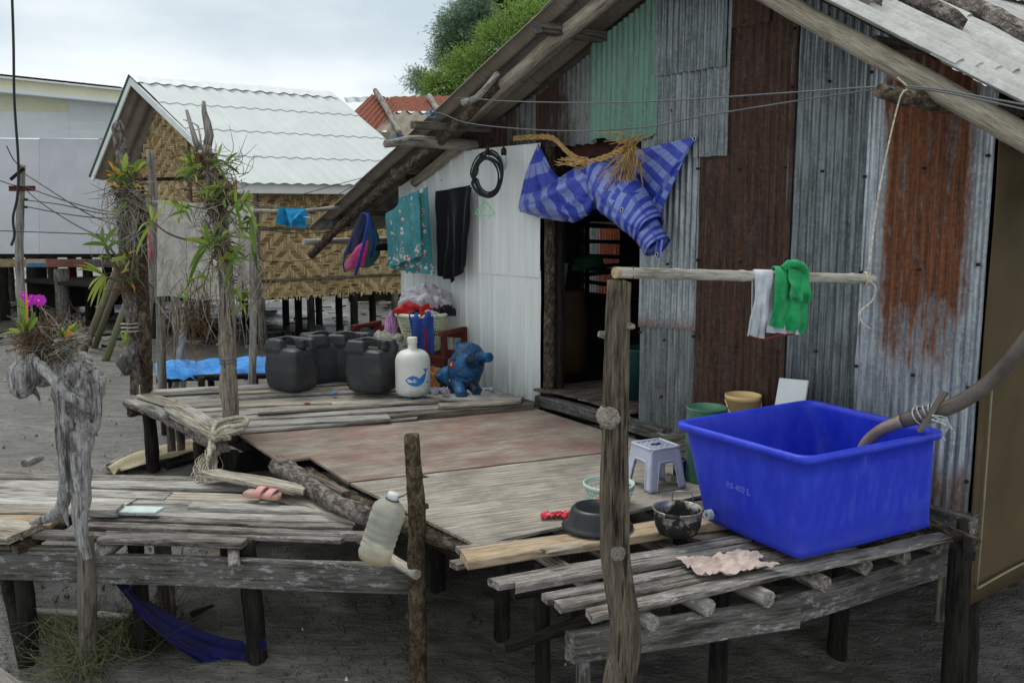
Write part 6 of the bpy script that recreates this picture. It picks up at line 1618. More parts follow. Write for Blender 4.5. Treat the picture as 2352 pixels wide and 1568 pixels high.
o = drape('green_sleeve', .60, .685, .09, .10, GRN, sh_, .05, .056, 6.0, bulge=.03, folds=2.2, nu=36, nv=40)
mb = MB(); mb.tube([onp(.585) + V((0, -.03, .035)), onp(.615) + V((0, -.04, .062)), onp(.645) + V((.01, -.045, .05)), onp(.675) + V((0, -.05, .02))], [.012, .018, .02, .014], 12, n=30, rough=.5, rs=18); mb.build('bunched_hem', GRN, sh_, frame(onp(.6), pdir))
bdp = onp(.478) + V((-.028, -.055, -.245))
mb = MB(); mb.tube([bdp, bdp + V((.06, -.015, -.012)), bdp + V((.12, .0, .0)), bdp + V((.2, .03, .005))], .007, 6, n=20, flat=.6); mb.build('hem_band', fabric('dark_red_trim', (110, 34, 34)), sh_, frame(bdp, V((1, 0, 0))))

# ------------------------------------------------------------------ plants
LFO = [leafmat('orchid_leaf', (84, 114, 42), (122, 150, 62), (158, 180, 90)), leafmat('yellow_green_leaf', (120, 136, 50), (156, 164, 70), (186, 186, 96)), leafmat('orange_leaf', (176, 108, 30), (214, 150, 50), (224, 170, 80)), leafmat('dull_orchid_leaf', (72, 88, 44), (100, 116, 62), (126, 138, 84))]
def fix_rnd(o):
    pass
def strap(p, d, L_, w_, droop, mat, parent, tw=None):
    d = V(d).normalized(); n_ = 7; side = d.cross(V((random.gauss(0, .45), 1, random.gauss(.2, .45))))
    side = side.normalized() if side.length > .05 else V((1, 0, 0))
    pos = V(p); dr = d.copy(); v = []; f = []
    for i in range(n_ + 1):
        t = i / n_; ww = w_ * (math.sin(math.pi * min(1, .18 + t * .82)) ** .6) * (1 if i < n_ else .05)
        nn = side.cross(dr).normalized()
        v += [pos - side * ww + nn * ww * .5, pos.copy(), pos + side * ww + nn * ww * .5]
        dr = (dr + V((0, 0, -droop / n_))).normalized(); pos = pos + dr * (L_ / n_)
    for i in range(n_):
        for k in range(2): a = i * 3 + k; f.append([a, a + 1, a + 4, a + 3])
    r = random.random()
    return emit('leaf', v, f, mat, parent, Matrix.Translation(V(p)), fattr=[min(1, max(0, r + random.gauss(0, .05))) for _ in f])
def orchid(parent, c, dep, specs):
    """specs: (x0,y0,x1,y1,width,droop,kind): a leaf from one photo point to another at about depth dep"""
    for x0, y0, x1, y1, w_, dr_, kd in specs:
        a = Q(x0, y0, dep + random.uniform(-.06, .02)); b = Q(x1, y1, dep - random.uniform(-.05, .25))
        L_ = (b - a).length * (1 + .12 * dr_); d = (b - a).normalized() + V((0, 0, dr_ * .5))
        strap(a, d, L_, w_ * .85, dr_, LFO[kd], parent)
ROOT_G, ROOT_B = plain('pale_roots', (164, 156, 142), .9, .1, .25, 20), plain('brown_roots', (104, 86, 66), .9, .1, .3, 20)
def rootmass(name, c, rad, n_, L_, r_, mat, parent, down=.2, curl=.5):
    mb = MB(); c = V(c)
    for k in range(n_):
        d = V((random.gauss(0, 1), random.gauss(0, 1), random.gauss(0, 1))).normalized()
        p = c + V((d.x * rad[0], d.y * rad[1], d.z * rad[2])) * random.uniform(.3, 1)
        t = V((random.gauss(0, 1), random.gauss(0, 1), random.gauss(0, 1))).normalized() + V((0, 0, -down)); t.normalize(); l = L_ * random.uniform(.4, 1.2)
        q1 = p + t * l * .5 + V((random.gauss(0, curl), random.gauss(0, curl), random.gauss(0, curl))) * l * .3
        q2 = p + t * l + V((random.gauss(0, curl), random.gauss(0, curl), random.gauss(0, curl))) * l * .4
        mb.tube([p, q1, q2], [r_, r_ * .9, r_ * .4], 3, n=5, cap=False)
    return mb.build(name, mat, parent, Matrix.Translation(c), kind='stuff')
def hangroots(name, tops, n_, parent, mat, dep, lo, r_=.0035):
    mb = MB()
    for k in range(n_):
        x, y = random.choice(tops); x += random.gauss(0, 14); y += random.gauss(0, 16)
        a = Q(x, y, dep + random.gauss(0, .08)); yb = y + random.uniform(lo[0], lo[1]); b = Q(x + random.gauss(0, 22), yb, dep + random.gauss(0, .1))
        m1 = a.lerp(b, .33) + V((random.gauss(0, .06), random.gauss(0, .04), random.gauss(0, .02))); m2 = a.lerp(b, .7) + V((random.gauss(0, .05), 0, 0))
        mb.tube([a, m1, m2, b], [r_, r_, r_ * .9, r_ * .4], 4, n=10, cap=False)
    return mb.build(name, mat, parent, kind='stuff')
# flowering post at the deck corner
MD = 6.82
mpst = thing('orchid_post', G(527, 1000, 0), 'post at the deck corner covered in orchids and hanging roots', 'post')
log('trunk', [G(527, 1008, -.1), Q(530, 940, MD), Q(524, 890, MD), Q(526, 840, MD), Q(522, 790, MD), Q(522, 700, MD), Q(516, 600, MD), Q(505, 500, MD), Q(486, 410, MD), Q(474, 335, MD)], [.062, .062, .068, .055, .066, .055, .055, .055, .045, .035], W_POST, mpst, 16, n=70, rough=.10)
log('branch', [Q(474, 345, MD), Q(480, 300, MD), Q(470, 265, MD), Q(468, 233, MD)], [.03, .032, .022, .012], W_STICK, mpst, 9, rough=.25)
log('branch', [Q(456, 345, MD), Q(442, 300, MD), Q(428, 252, MD)], [.024, .02, .012], W_STICK, mpst, 8, rough=.2)
log('branch', [Q(462, 345, MD - .1), Q(455, 290, MD - .1), Q(420, 275, MD - .1)], [.008, .007, .004], W_STICK, mpst, 5)
for y in (652, 838):
    mb = MB(); c = Q(524, y, MD); mb.tube([c + V((.064 * math.cos(a), .064 * math.sin(a), .004 * a)) for a in [x * .8 for x in range(22)]], .004, 5, n=60); mb.build('wire_band', WIRE, mpst)
opl = thing('orchid_cluster', Q(500, 520, MD), 'mass of orchids with strap leaves and tangled roots on the deck corner post', 'orchids')
rootmass('root_mass', Q(474, 372, MD), (.09, .09, .08), 120, .14, .0035, ROOT_B, opl)
rootmass('root_mass', Q(500, 460, MD - .04), (.10, .10, .17), 220, .17, .0035, ROOT_B, opl, .4)
rootmass('root_tangle', Q(500, 480, MD - .12), (.15, .12, .22), 60, .3, .0035, ROOT_G, opl, .5, .7)
rootmass('root_mass', Q(508, 565, MD - .03), (.10, .10, .18), 130, .18, .004, ROOT_B, opl, .6)
rootmass('twigs', Q(440, 400, MD), (.20, .1, .26), 60, .26, .003, ROOT_B, opl, -.2, .3)
rootmass('twigs', Q(540, 390, MD), (.12, .1, .20), 36, .22, .003, ROOT_B, opl, -.3, .3)
hangroots('hanging_roots', [(420, 560), (400, 600), (450, 600), (490, 600), (540, 600), (570, 560), (580, 600)], 46, opl, ROOT_G, MD - .08, (60, 240), .0028)
hangroots('hanging_roots', [(420, 680), (440, 640), (470, 640), (560, 640)], 34, opl, ROOT_B, MD - .05, (60, 170), .0028)
rootmass('root_tangle', Q(452, 720, MD), (.12, .08, .12), 80, .24, .003, ROOT_B, opl, .5, .6)
ZL = []
for x0, y0, x1, y1, w_, d_, k_ in [(540, 470, 540, 430, .02, .2, 0), (545, 470, 520, 520, .028, .8, 0), (545, 460, 585, 450, .02, .3, 0), (560, 465, 590, 535, .03, .8, 0), (575, 500, 585, 580, .03, .6, 0), (540, 475, 552, 520, .028, .5, 0), (555, 460, 575, 435, .022, .1, 0),
     (480, 560, 440, 620, .028, 1., 0), (478, 555, 470, 510, .026, .2, 0), (480, 555, 510, 500, .024, .5, 0), (485, 560, 545, 540, .022, .9, 0), (478, 560, 430, 545, .024, .6, 0), (475, 565, 440, 660, .026, 1., 0), (485, 560, 488, 640, .026, .6, 3), (472, 560, 458, 520, .02, .3, 0),
     (530, 590, 560, 560, .024, .6, 0), (530, 590, 500, 600, .022, .6, 1), (535, 590, 520, 660, .024, .8, 0), (530, 595, 575, 600, .02, .8, 0), (440, 380, 400, 370, .022, .4, 0), (440, 385, 395, 400, .022, .6, 0), (440, 380, 430, 345, .02, .1, 0), (455, 390, 415, 420, .018, .5, 3),
     (520, 370, 545, 350, .018, .2, 0), (520, 380, 550, 400, .018, .5, 3), (500, 380, 520, 420, .018, .6, 0), (500, 360, 510, 330, .016, .2, 0), (350, 505, 345, 470, .024, .2, 0), (352, 508, 375, 470, .022, .2, 1), (350, 510, 318, 530, .024, .7, 0), (350, 512, 325, 560, .022, .9, 0), (350, 512, 318, 585, .018, .9, 1),
     (555, 690, 540, 650, .018, .2, 0), (555, 690, 570, 660, .018, .3, 0), (555, 690, 585, 685, .016, .6, 0), (430, 690, 400, 670, .016, .4, 0), (430, 690, 415, 650, .016, .2, 0), (580, 560, 590, 620, .022, .5, 3), (545, 540, 590, 560, .022, .8, 0)]:
    orchid(opl, None, MD - .24, [(x0, y0, x1, y1, w_ * .66, d_, k_)])
for k in range(120):
    x0, y0 = random.choice(((545, 465), (480, 560), (530, 590), (440, 382), (510, 375), (470, 640), (555, 690), (560, 520), (420, 480), (500, 440)))
    x0 += random.gauss(0, 10); y0 += random.gauss(0, 10); an = random.random() * 6.28; ln = random.uniform(16, 44)
    orchid(opl, None, MD - .2, [(x0, y0, x0 + math.cos(an) * ln, y0 + math.sin(an) * ln * .8, random.uniform(.008, .014), random.uniform(.2, .9), random.choice((0, 0, 0, 3, 1)))])
mb = MB(); mb.tube([Q(352, 510, MD - .1), Q(385, 535, MD - .1), Q(430, 550, MD - .05), Q(480, 545, MD)], [.006, .007, .008, .008], 6, n=20); mb.build('stem', ROOT_B, opl)
# darker post pair at the far deck corner
LDp = 7.45
lps = thing('corner_post', G(330, 905, 0), 'dark tall post bound to a gnarled grey stem at the far deck corner', 'post')
log('trunk', [G(338, 925, -.05), Q(334, 800, LDp), Q(326, 640, LDp), Q(322, 500, LDp), Q(318, 420, LDp)], [.052, .05, .048, .045, .04], W_BARKD, lps, 12, n=40, rough=.12)
log('gnarled_stem', [Q(308, 905, LDp), Q(308, 760, LDp), Q(300, 640, LDp - .05), Q(298, 540, LDp - .05), Q(292, 450, LDp - .05), Q(282, 370, LDp - .05), Q(272, 300, LDp - .05), Q(273, 276, LDp - .05)], [.03, .06, .075, .085, .08, .05, .05, .02], W_BARK, lps, 12, n=44, rough=.28, rs=10)
for y in (455, 765):
    mb = MB(); c = Q(318, y, LDp); mb.tube([c + V((-.03 + .10 * math.cos(a), .09 * math.sin(a), .005 * a)) for a in [x * .7 for x in range(28)]], .005, 5, n=70); mb.build('wire_band', ROPE, lps)
olf = thing('orchid_cluster', Q(290, 450, LDp), 'orchids and dry roots growing on the far corner post', 'orchids')
rootmass('root_mass', Q(288, 425, LDp - .05), (.14, .12, .10), 170, .18, .0035, ROOT_B, olf, .3)
rootmass('root_tangle', Q(300, 460, LDp - .1), (.11, .08, .14), 110, .26, .0035, ROOT_G, olf, .9, .4)
rootmass('root_mass', Q(300, 640, LDp - .1), (.10, .10, .14), 130, .2, .0035, ROOT_B, olf, .5)
hangroots('hanging_roots', [(255, 450), (270, 460), (300, 480), (310, 500)], 40, olf, ROOT_G, LDp - .1, (50, 160))
for sp_ in [(280, 400, 262, 350, .018, .2, 3), (285, 398, 290, 350, .022, .1, 0), (300, 395, 325, 365, .022, .3, 0), (310, 395, 335, 370, .02, .4, 0), (275, 405, 250, 370, .016, .2, 2), (270, 410, 245, 400, .014, .3, 2), (265, 405, 255, 365, .014, .1, 3), (290, 400, 275, 365, .014, .2, 2), (275, 430, 240, 420, .012, .3, 2),
     (238, 555, 195, 535, .02, .4, 0), (240, 562, 190, 560, .02, .5, 0), (240, 558, 268, 520, .02, .2, 0), (243, 570, 278, 550, .018, .4, 0), (248, 590, 225, 590, .016, .4, 0), (255, 600, 290, 590, .016, .4, 0), (236, 560, 235, 520, .018, .1, 3),
     (238, 632, 175, 605, .014, .7, 1), (238, 632, 178, 615, .014, .8, 1), (238, 634, 195, 600, .014, .6, 0), (238, 635, 208, 690, .014, 1., 1), (240, 636, 215, 700, .014, 1., 1), (240, 636, 225, 705, .014, .9, 0), (242, 636, 205, 660, .014, 1., 1), (243, 636, 235, 700, .012, .8, 1),
     (285, 790, 275, 760, .016, .2, 0), (285, 790, 292, 755, .016, .1, 0), (285, 790, 300, 775, .014, .4, 0), (280, 800, 265, 790, .012, .5, 3)]:
    orchid(olf, None, LDp - .22, [sp_])
for k in range(70):
    x0, y0 = random.choice(((285, 400), (270, 410), (305, 395), (300, 640), (285, 600), (290, 470)))
    x0 += random.gauss(0, 12); y0 += random.gauss(0, 10); an = random.random() * 6.28; ln = random.uniform(14, 36)
    orchid(olf, None, LDp - .2, [(x0, y0, x0 + math.cos(an) * ln, y0 + math.sin(an) * ln * .8, random.uniform(.007, .012), random.uniform(.2, .9), random.choice((0, 0, 3, 3, 2)))])
mb = MB()
mb.tube([Q(236, 550, LDp - .15), Q(255, 595, LDp - .12), Q(285, 640, LDp - .05)], [.012, .014, .016], 6, n=12); mb.tube([Q(248, 565, LDp - .15), Q(275, 600, LDp - .12), Q(290, 640, LDp - .05)], [.009, .011, .012], 6, n=12); mb.tube([Q(238, 634, LDp - .15), Q(270, 645, LDp - .1)], .01, 6, n=6)
mb.build('canes', leafmat('cane', (120, 122, 80), (140, 140, 96), (150, 150, 110)), olf)
tag(log('coconut_husk', [Q(292, 815, LDp - .05), Q(288, 835, LDp - .05), Q(290, 862, LDp - .05)], [.05, .075, .02], W_BEAM, None, 12, rough=.12), 'round grey husk hanging low on the far corner post', 'husk')

# ------------------------------------------------------------------ driftwood stump
SD = 4.88
stump = thing('driftwood_stump', Gm(203, 1600), 'pale twisted driftwood stump with an orchid growing on top, at the left', 'stump')
q = lambda x, y, dd=0.0: Q(x, y, SD + dd)
mb = MB()
mb.tube([q(172, 1120), q(172, 1040), q(172, 960), q(178, 910), q(182, 868, .03), q(165, 838, .05), q(140, 825, .06)], [.080, .084, .098, .125, .120, .095, .06], 20, n=40, rough=.2, seed=3, rs=9)
mb.tube([q(215, 905), q(222, 890), q(236, 872), q(240, 862)], [.04, .035, .02, .01], 10, n=10, rough=.2)
mb.tube([q(190, 880), q(150, 855, .04), q(105, 850, .03), q(70, 850, -.02), q(52, 870, -.05), q(46, 895, -.06), q(35, 910, -.08)], [.07, .075, .085, .085, .075, .06, .03], 16, n=36, rough=.2, seed=8, rs=10)
mb.tube([q(48, 850, -.05), q(52, 830, -.05), q(68, 822, -.05)], [.03, .035, .02], 10, n=10, rough=.2)
mb.tube([q(70, 818, -.12), q(100, 848, -.19), q(125, 874, -.21), q(148, 903, -.2), q(178, 920, -.18), q(205, 944, -.13), q(212, 968, -.08)], [.026, .028, .028, .03, .028, .024, .012], 10, n=34, rough=.22, seed=5, rs=14)
mb.tube([q(128, 870, -.08), q(155, 885, -.11), q(190, 912, -.1)], [.012, .02, .012], 8, n=14, rough=.3)
mb.tube([q(42, 872, -.05), q(20, 874, -.08), q(4, 875, -.1)], [.018, .012, .007], 8, n=10, rough=.2)
mb.tube([q(40, 890, -.08), q(28, 893, -.1), q(26, 902, -.1)], [.02, .016, .012], 8, n=8)
mb.tube([q(78, 895, -.02), q(88, 912, -.04), q(92, 920, -.04)], [.014, .01, .004], 7, n=8)
mb.tube([q(68, 840, -.03), q(62, 805, -.03), q(60, 788, -.03)], [.03, .022, .006], 9, n=10, rough=.15)
mb.tube([q(160, 830, .04), q(162, 805, .03), q(168, 785, .03), q(163, 772, .03)], [.022, .018, .012, .006], 8, n=12, rough=.2)
mb.tube([q(205, 900), q(218, 930, -.03), q(214, 980), q(205, 1000)], [.05, .04, .035, .02], 10, n=14, rough=.2)
mb.tube([q(180, 1080), q(188, 1137, -.01), q(184, 1190, -.02), q(190, 1240, -.04), q(202, 1284, -.05)], [.07, .05, .042, .034, .022], 12, n=24, rough=.16, rs=10)
mb.tube([q(160, 1060), q(152, 1115, .02), q(140, 1165, .06), q(110, 1190, .12), q(70, 1200, .16)], [.06, .04, .036, .03, .014], 11, n=24, rough=.2, rs=12)
mb.tube([q(150, 1150, .05), q(152, 1190, .05), q(158, 1210, .05)], [.02, .014, .006], 7, n=8)
bo = emit('wood', mb.v, mb.f, W_DRIFT, stump, frame(q(172, 1120), V((0, 0, 1)), V((0, -1, 0)))); remesh(bo, .0065, 1, .011, .05)
log('pole', [q(196, 1225, .02), q(200, 1350, .02), q(202, 1480, .02), V((q(203, 1600).x, SD, ground_z(0, SD) - .2))], [.045, .05, .05, .055], W_MID, stump, 12, n=26, rough=.1)
nest = thing('stump_orchid', q(110, 770), 'magenta-flowered orchid in a nest of dry roots on the driftwood stump', 'orchid')
rootmass('dry_roots', q(100, 780, -.02), (.12, .10, .075), 520, .13, .0028, ROOT_B, nest, .0, .8)
rootmass('dry_roots', q(130, 790, -.02), (.10, .08, .05), 260, .14, .0028, ROOT_G, nest, -.1, .8)
for sp_ in [(58, 755, 42, 672, .022, .1, 0), (60, 755, 58, 660, .014, .0, 2), (48, 760, 45, 720, .016, .1, 0), (46, 765, 0, 768, .013, .4, 1), (45, 762, 20, 755, .012, .3, 1), (55, 760, 35, 735, .014, .2, 1), (64, 758, 82, 715, .014, .1, 0), (66, 758, 85, 728, .012, .2, 0), (52, 768, 48, 740, .012, .1, 0), (70, 750, 78, 728, .010, .1, 1),
     (148, 775, 160, 745, .012, .2, 1), (150, 773, 175, 740, .012, .2, 1), (150, 775, 188, 742, .012, .3, 0), (146, 776, 142, 750, .012, .1, 0), (150, 776, 165, 760, .012, .3, 2), (148, 778, 170, 765, .01, .3, 2), (145, 776, 135, 755, .01, .2, 3)]:
    orchid(nest, None, SD - .07, [sp_])
mb = MB(); mb.tube([q(115, 765), q(112, 745, -.02), q(103, 718, -.04), q(92, 700, -.05)], [.004, .0035, .003, .003], 5, n=14); mb.tube([q(75, 755), q(72, 720, -.03), q(70, 695, -.04)], .003, 5, n=8); mb.build('flower_stalk', ROOT_G, nest)
MAG, MAGC = plain('magenta_petal', (196, 40, 186), .6, .3, .15, 30), plain('pale_petal', (236, 160, 220), .6, .3)
for fx, fy, sc_ in ((90, 690, 1.0), (67, 692, .85), (72, 682, .4), (54, 678, .6)):
    c = q(fx, fy, -.06); fl = None
    for k in range(5):
        a = R(90 + 72 * k); u1 = V((math.cos(a), -.15, math.sin(a))); u2 = V((-math.sin(a), 0, math.cos(a))); l, w_ = .032 * sc_ * (1 if k not in (1, 4) else 1.15), .018 * sc_ * (1.0 if k not in (1, 4) else 1.4)
        v = [c, c + u1 * l * .45 + u2 * w_, c + u1 * l * .9 + u2 * w_ * .7 + V((0, .006, 0)), c + u1 * l + V((0, .008, 0)), c + u1 * l * .9 - u2 * w_ * .7 + V((0, .006, 0)), c + u1 * l * .45 - u2 * w_]
        emit('petal', v, [[0, 1, 2, 3, 4, 5]], MAG, nest, Matrix.Translation(c), smooth=False)
    v, f, uv = lathe_geo([(.0, .012 * sc_), (.006 * sc_, .006 * sc_), (.004 * sc_, 0)], 8, cap=(False, False)); emit('lip', v, f, MAGC, nest, Matrix.Translation(c) @ V((0, -1, 0)).to_track_quat('Z', 'Y').to_matrix().to_4x4(), local=True)

# ------------------------------------------------------------------ under and behind the platforms
HAM = fabric('navy_hammock', (14, 14, 60), (22, 22, 84))
def ham(u, w):
    t = crom([Q(272, 1322, 5.02), Q(330, 1372, 5.05), Q(420, 1430, 5.05), Q(500, 1462, 5.05), Q(572, 1474, 5.0)], 40); b = crom([Q(285, 1345, 5.0), Q(345, 1430, 4.95), Q(430, 1500, 4.92), Q(500, 1535, 4.95), Q(566, 1548, 4.98)], 40)
    i = min(40, int(u * 40 + .5)); p = t[i].lerp(b[i], w)
    return p + V((0, -.05 * math.sin(w * 3.14) + .012 * math.sin(w * 22 + u * 3), 0))
hm = thing('hammock', Q(420, 1470, 5.0), 'dark navy cloth hammock slung between the posts under the low platform', 'hammock')
sheet('cloth', ham, 40, 22, HAM, hm, .006)
mb = MB(); mb.tube([Q(572, 1470, 5.0), Q(590, 1468, 4.95), Q(603, 1480, 4.95), Q(600, 1500, 4.95)], [.03, .025, .03, .012], 8, n=12, rough=.3); mb.build('knot', HAM, hm)
mb = MB(); mb.tube([Q(270, 1325, 5.05), Q(282, 1300, 5.05)], [.03, .02], 8, n=4); mb.build('knot', HAM, hm)
NET = plain('green_brown_net', (116, 116, 86), .9, .1, .3, 30); NET2 = plain('dark_net', (62, 62, 46), .9, .1, .3, 30)
nt_ = thing('fishing_net', Gm(240, 1560), 'tangled green-brown fishing net draped on a bamboo under the low platform', 'net')
def netcurve(n_, mat, tops, bots, dep):
    mb = MB()
    for k in range(n_):
        i = random.random(); a = Q(tops[0][0] + (tops[1][0] - tops[0][0]) * i + random.gauss(0, 6), tops[0][1] + (tops[1][1] - tops[0][1]) * i + random.gauss(0, 6), dep + random.gauss(0, .05))
        j = min(1, max(0, i + random.gauss(0, .12))); b = Q(bots[0][0] + (bots[1][0] - bots[0][0]) * j + random.gauss(0, 14), bots[0][1] + (bots[1][1] - bots[0][1]) * j + random.uniform(-60, 30), dep + random.gauss(0, .1))
        m_ = a.lerp(b, .5) + V((random.gauss(0, .06), random.gauss(0, .05), random.gauss(-.04, .05)))
        mb.tube([a, m_, b], .0016, 3, n=7, cap=False)
    return mb.build('strands', mat, nt_, kind='stuff')
netcurve(700, NET, ((70, 1415), (300, 1440)), ((190, 1500), (330, 1570)), 5.1); netcurve(700, NET2, ((200, 1450), (320, 1450)), ((230, 1570), (370, 1570)), 5.35); netcurve(120, NET, ((270, 1400), (300, 1480)), ((260, 1570), (330, 1560)), 5.3)
rootmass('tangle', Gm(290, 1545) + V((0, .28, .06)), (.24, .14, .18), 700, .24, .0018, NET2, nt_, .3, .9)
rootmass('tangle', Gm(180, 1540) + UP * .05, (.22, .15, .12), 400, .3, .0018, NET, nt_, .3, .9)
log('pole', [Q(36, 1403, 5.15), Q(150, 1406, 5.15), Q(300, 1415, 5.15)], [.02, .022, .02], W_BAMB, nt_, 9)
# things lying on the mud
sc_p = [Gm(240, 1090), Gm(335, 1050), Gm(440, 1024), Gm(455, 1050), Gm(360, 1075), Gm(280, 1098)]
TANS = cement('tan_fibre_sheet', (186, 172, 140), (206, 196, 170), (110, 96, 72))
tag(sheet('broken_sheet', lambda u, w: (crom([sc_p[0], sc_p[1], sc_p[2]], 20)[int(u * 20)]).lerp(crom([sc_p[5], sc_p[4], sc_p[3]], 20)[int(u * 20)], w) + UP * (.05 + .03 * math.sin(w * 9) + .02 * nz3((u * 5, w * 4, 2))), 20, 10, TANS, None, .008), 'broken tan roofing sheet lying on the mud beside the deck', 'sheet')
for pts, r_, mt, lbl in ((((60, 1075), (95, 1060)), .05, W_STICK, 'thick driftwood end on the mud behind the driftwood stump'), (((255, 1080), (285, 1062)), .045, W_STICK, 'pale broken branch on the mud behind the low platform'), (((380, 1078), (445, 1062)), .035, W_DARK, 'dark mossy board end on the mud near the frayed rope'), (((570, 1085), (640, 1075)), .02, W_DARK, 'thin dark stick on the mud under the plywood corner'), (((440, 1415), (490, 1395)), .02, W_DARK, 'dark twig on the mud beside the hammock'), (((520, 1270), (545, 1225)), .02, W_STICK, 'pale stick on the mud behind the low platform beam'), (((600, 1055), (720, 1048)), .03, W_MID, 'grey pole on the mud under the deck edge')):
    a, b = Gm(*pts[0]), Gm(*pts[1]); tag(log('mud_stick', [a + UP * r_ * .5, a.lerp(b, .5) + UP * r_ * .7, b + UP * r_ * .5], [r_, r_ * .9, r_ * .8], mt, None, 8, rough=.25), lbl, 'driftwood')
tag(board('mud_board', Gm(470, 1290) + UP * .03, Gm(615, 1225) + UP * .03, .12, .025, W_DECK2), 'pale plank lying on the mud under the low platform', 'board')
# blue tarp spread on a rough frame behind the deck
BT = fabric('bright_blue_tarp', (52, 136, 222), (84, 166, 238)); 
bt2 = thing('blue_tarp_frame', Q(490, 880, 9.3), 'bright blue plastic sheet spread over a low stick frame behind the deck', 'tarp')
def bts(u, w):
    p = Q(356, 833, 9.1).lerp(Q(650, 815, 9.9), u).lerp(Q(360, 860, 8.6).lerp(Q(650, 858, 9.2), u), w)
    return p + UP * (.06 * math.sin(u * 11) * math.sin(w * 3) * (1 - .4 * w) + .03 * nz3((u * 8, w * 4, 2)) - (.05 * max(0, w - .85) / .15 * (1 + nz3((u * 18, 0, 3)))))
sheet('sheet', bts, 60, 16, BT, bt2, .003)
for x, y, d in ((372, 866, 8.65), (392, 858, 9.2), (462, 866, 8.75), (484, 862, 9.2), (585, 862, 9.0), (640, 860, 9.3)):
    p = Q(x, y, d); log('leg', [p, V((p.x, p.y, -.6))], .035, W_DARK, bt2, 8, n=5)
log('rail', [Q(360, 872, 8.7), Q(480, 866, 8.85), Q(650, 862, 9.1)], .03, W_DARK, bt2, 8)
# poles behind the deck
def moss():
    m = Mat('mossy_pole'); o = m.co(False); c = m.co()
    n1 = m.noise(m.sc(c, 2, 12, 12), 3, 6, .65); col = m.mix(n1, lin((104, 96, 82)), lin((150, 142, 126)))
    col = m.mix(m.math('MULTIPLY', m.step(m.xyz(o, 0), 1.0, .2), .8), col, lin((84, 88, 52)))
    m.bump(n1, .5, .01); return m.out(col, .85, .2)
MOSS = moss()
for (x0, y0, x1, y1, r_, d0, d1, lbl) in ((192, 808, 285, 575, .055, None, 13.6, 'leftmost mossy prop leaning on the woven house'), (216, 800, 300, 570, .05, None, 13.7, 'middle mossy prop leaning on the woven house'), (242, 830, 320, 610, .05, None, 13.3, 'rightmost mossy prop leaning on the woven house'), (345, 760, 395, 480, .05, None, 13.2, 'grey prop leaning behind the dark corner post')):
    a = Gm(x0, y0); tag(log('prop_pole', [a, a.lerp(Q(x1, y1, d1), .5), Q(x1, y1, d1)], [r_, r_ * .9, r_ * .8], MOSS, None, 9, rough=.08), lbl, 'pole', 'props leaning on the woven house')
for (x0, y0, x1, y1, r_, d, lbl) in ((412, 850, 398, 640, .06, 10.2, 'thick grey post behind the lower edge of the towel'), (568, 895, 580, 500, .035, 8.4, 'thin pale pole right of the orchid post'), (375, 880, 430, 690, .035, 9.2, 'dark lichened pole slanting behind the blue sheet'), (350, 480, 345, 345, .04, 8.2, 'short grey post top behind the washing pole'), (325, 880, 350, 560, .03, 8.6, 'thin leaning stake beside the dark corner post')):
    b = Q(x1, y1, d); a = Q(x0, y0, d); a.z = min(a.z, -.0) ; a = V((a.x, a.y, ground_z(a.x, a.y) - .1)) if lbl.startswith(('thick', 'thin pale', 'dark')) else a
    tag(log('thin_post', [a, a.lerp(b, .5) + V((.02, 0, 0)), b], [r_, r_, r_ * .85], W_STICK, None, 9, rough=.12), lbl, 'post')
tag(board('cross_bar', Q(330, 485, 8.3), Q(420, 485, 8.5), .04, .07, W_DARK), 'dark cross bar nailed behind the top of the towel', 'bar')
hung('pink_cloth_strip', Q(343, 525, 8.5), Q(352, 525, 8.5), Q(343, 590, 8.5), Q(352, 592, 8.5), fabric('pink_strip', (216, 110, 150)), 'narrow pink cloth beside the towel', 'cloth', 1, .01, .2, off=V((0, -1, 0)), nu=6, nv=10)
# utility pole and its wires
UD = 12.5
up_ = thing('utility_pole', Gm(46, 760), 'thin grey utility pole with short cross arms at the left edge', 'pole')
log('pole', [V((Q(46, 700, UD).x, UD, -.6)), Q(45, 600, UD), Q(47, 480, UD), Q(50, 378, UD)], [.06, .055, .05, .045], W_STICK, up_, 10, rough=.12)
board('cross_arm', Q(21, 427, UD - .08), Q(79, 427, UD - .08), .04, .07, W_RED, up_); board('cross_arm', Q(22, 410, UD - .1), Q(52, 384, UD - .1), .03, .04, W_DARK, up_)
for y in (458, 475): log('insulator', [Q(56, y, UD - .05), Q(63, y + 1, UD - .05)], .018, BLACKM, up_, 8, n=3)
wl = [([(50, 395), (120, 440), (200, 490), (275, 520)], 'wire'), ([(55, 428), (130, 455), (210, 478), (280, 490)], 'wire'), ([(62, 460), (140, 470), (220, 488), (285, 495)], 'wire'), ([(62, 475), (140, 490), (220, 500), (290, 502)], 'wire'), ([(52, 430), (100, 470), (180, 520), (270, 560)], 'wire'), ([(15, 335), (30, 365), (48, 385)], 'wire'), ([(0, 415), (30, 425), (60, 430)], 'wire'), ([(0, 530), (140, 535), (280, 540)], 'wire')]
nmz = ['topmost wire running right from the utility pole', 'second wire running right from the utility pole', 'third wire running right from the utility pole', 'fourth thicker wire running right from the utility pole', 'steepest wire descending right from the utility pole', 'short wire dropping to the top of the utility pole', 'short wire coming from the left edge to the utility pole', 'low thin wire across the grey house wall']
for (pts, _), nm in zip(wl, nmz): cable('utility_wire', [Q(x, y, UD - .1 - .0 * i) if x < 100 else Q(x, y, UD - (x - 60) * .02) for i, (x, y) in enumerate(pts)], .007, nm, 'wire', BLACKM, 30)
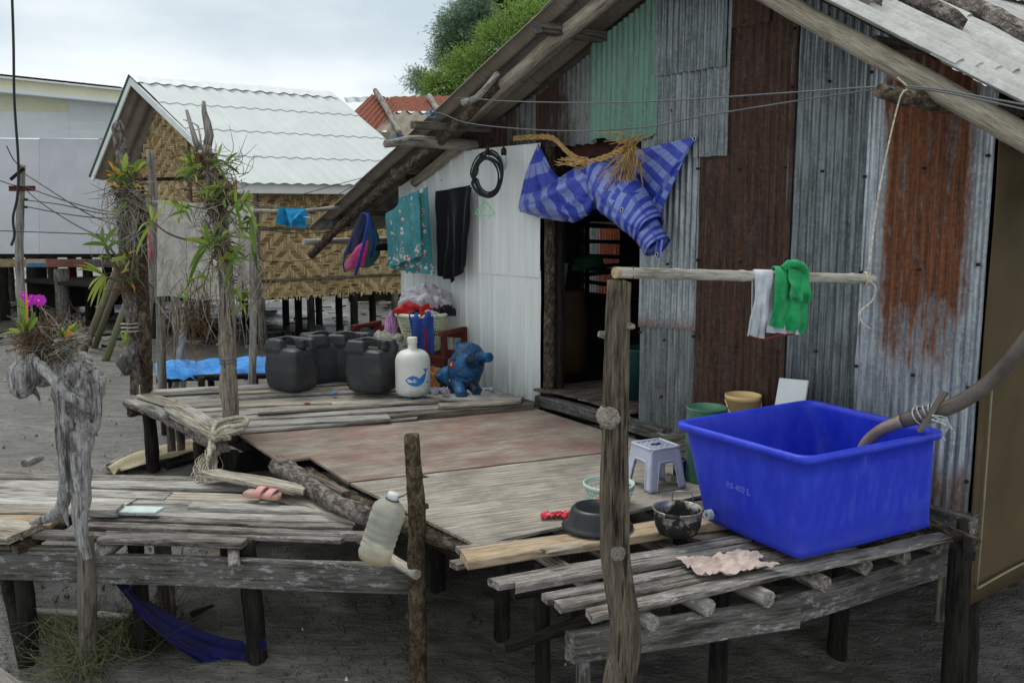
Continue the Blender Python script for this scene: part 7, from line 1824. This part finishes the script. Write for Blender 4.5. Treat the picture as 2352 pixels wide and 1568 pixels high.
cable('black_cable', [Q(27, -30, 6), Q(31, 100, 6), Q(33, 230, 6), Q(42, 370, 6), Q(40, 450, 6), Q(30, 500, 6), Q(33, 540, 6), Q(26, 564, 6)], .008, 'thick black cable dangling down at the left edge', 'cable', BLACKM)
# rubbish strewn on the mud behind
LIT = [plain('litter_white', (168, 164, 154), .7, .2), plain('litter_grey', (140, 134, 124), .8, .2), W_STICK, plain('litter_teal', (90, 170, 160), .6, .3), W_DARK]
mb = MB()
for k in range(420):
    x = random.uniform(-20, 900); y = random.uniform(640, 800); 
    if random.random() < .4: x = random.uniform(-20, 330)
    p = Gm(x, y)
    if p.y > 40: continue
    a = random.random() * 3.14; mb.box(p + UP * .03, random.uniform(.03, .30), random.uniform(.02, .07), random.uniform(.01, .04), Matrix.Rotation(a * .5 - .4, 4, 'Z') @ Matrix.Rotation(random.gauss(0, .2), 4, 'X'), mi=random.choice((0, 1, 1, 2, 2, 3 if random.random() < .1 else 4, 4, 4)))
o = mb.build('strewn_debris', None, None, Matrix.Identity(4), kind='stuff', smooth=False, mats=LIT); tag(o, 'scattered rubbish and wood scraps on the mud under the far houses', 'debris')

# clods, shells and bits on the near mud
mb = MB()
for k in range(1300):
    x = random.uniform(-40, 1500); y = random.uniform(930, 1568) if random.random() < .8 else random.uniform(820, 950)
    p = Gm(x, y); r = random.uniform(.004, .016) * (1.8 if random.random() < .06 else 1)
    a = [V((math.cos(t) * r * random.uniform(.7, 1.4), math.sin(t) * r * random.uniform(.7, 1.4), -.006)) for t in (0, 1.3, 2.5, 3.8, 5.1)]
    top_ = V((random.gauss(0, r * .3), random.gauss(0, r * .3), r * random.uniform(.4, .9) + .012))
    mb.add([p + q_ for q_ in a] + [p + top_], [[i, (i + 1) % 5, 5] for i in range(5)], mi=(1 if random.random() < .03 else 0))
o = mb.build('mud_clods', None, None, Matrix.Identity(4), kind='stuff', smooth=True, mats=[plain('wet_clod', (74, 70, 64), .7, .4, .3, 20), plain('shell_bit', (190, 184, 172), .6, .3)])
tag(o, 'small clods and shell bits scattered over the near mud', 'clods')
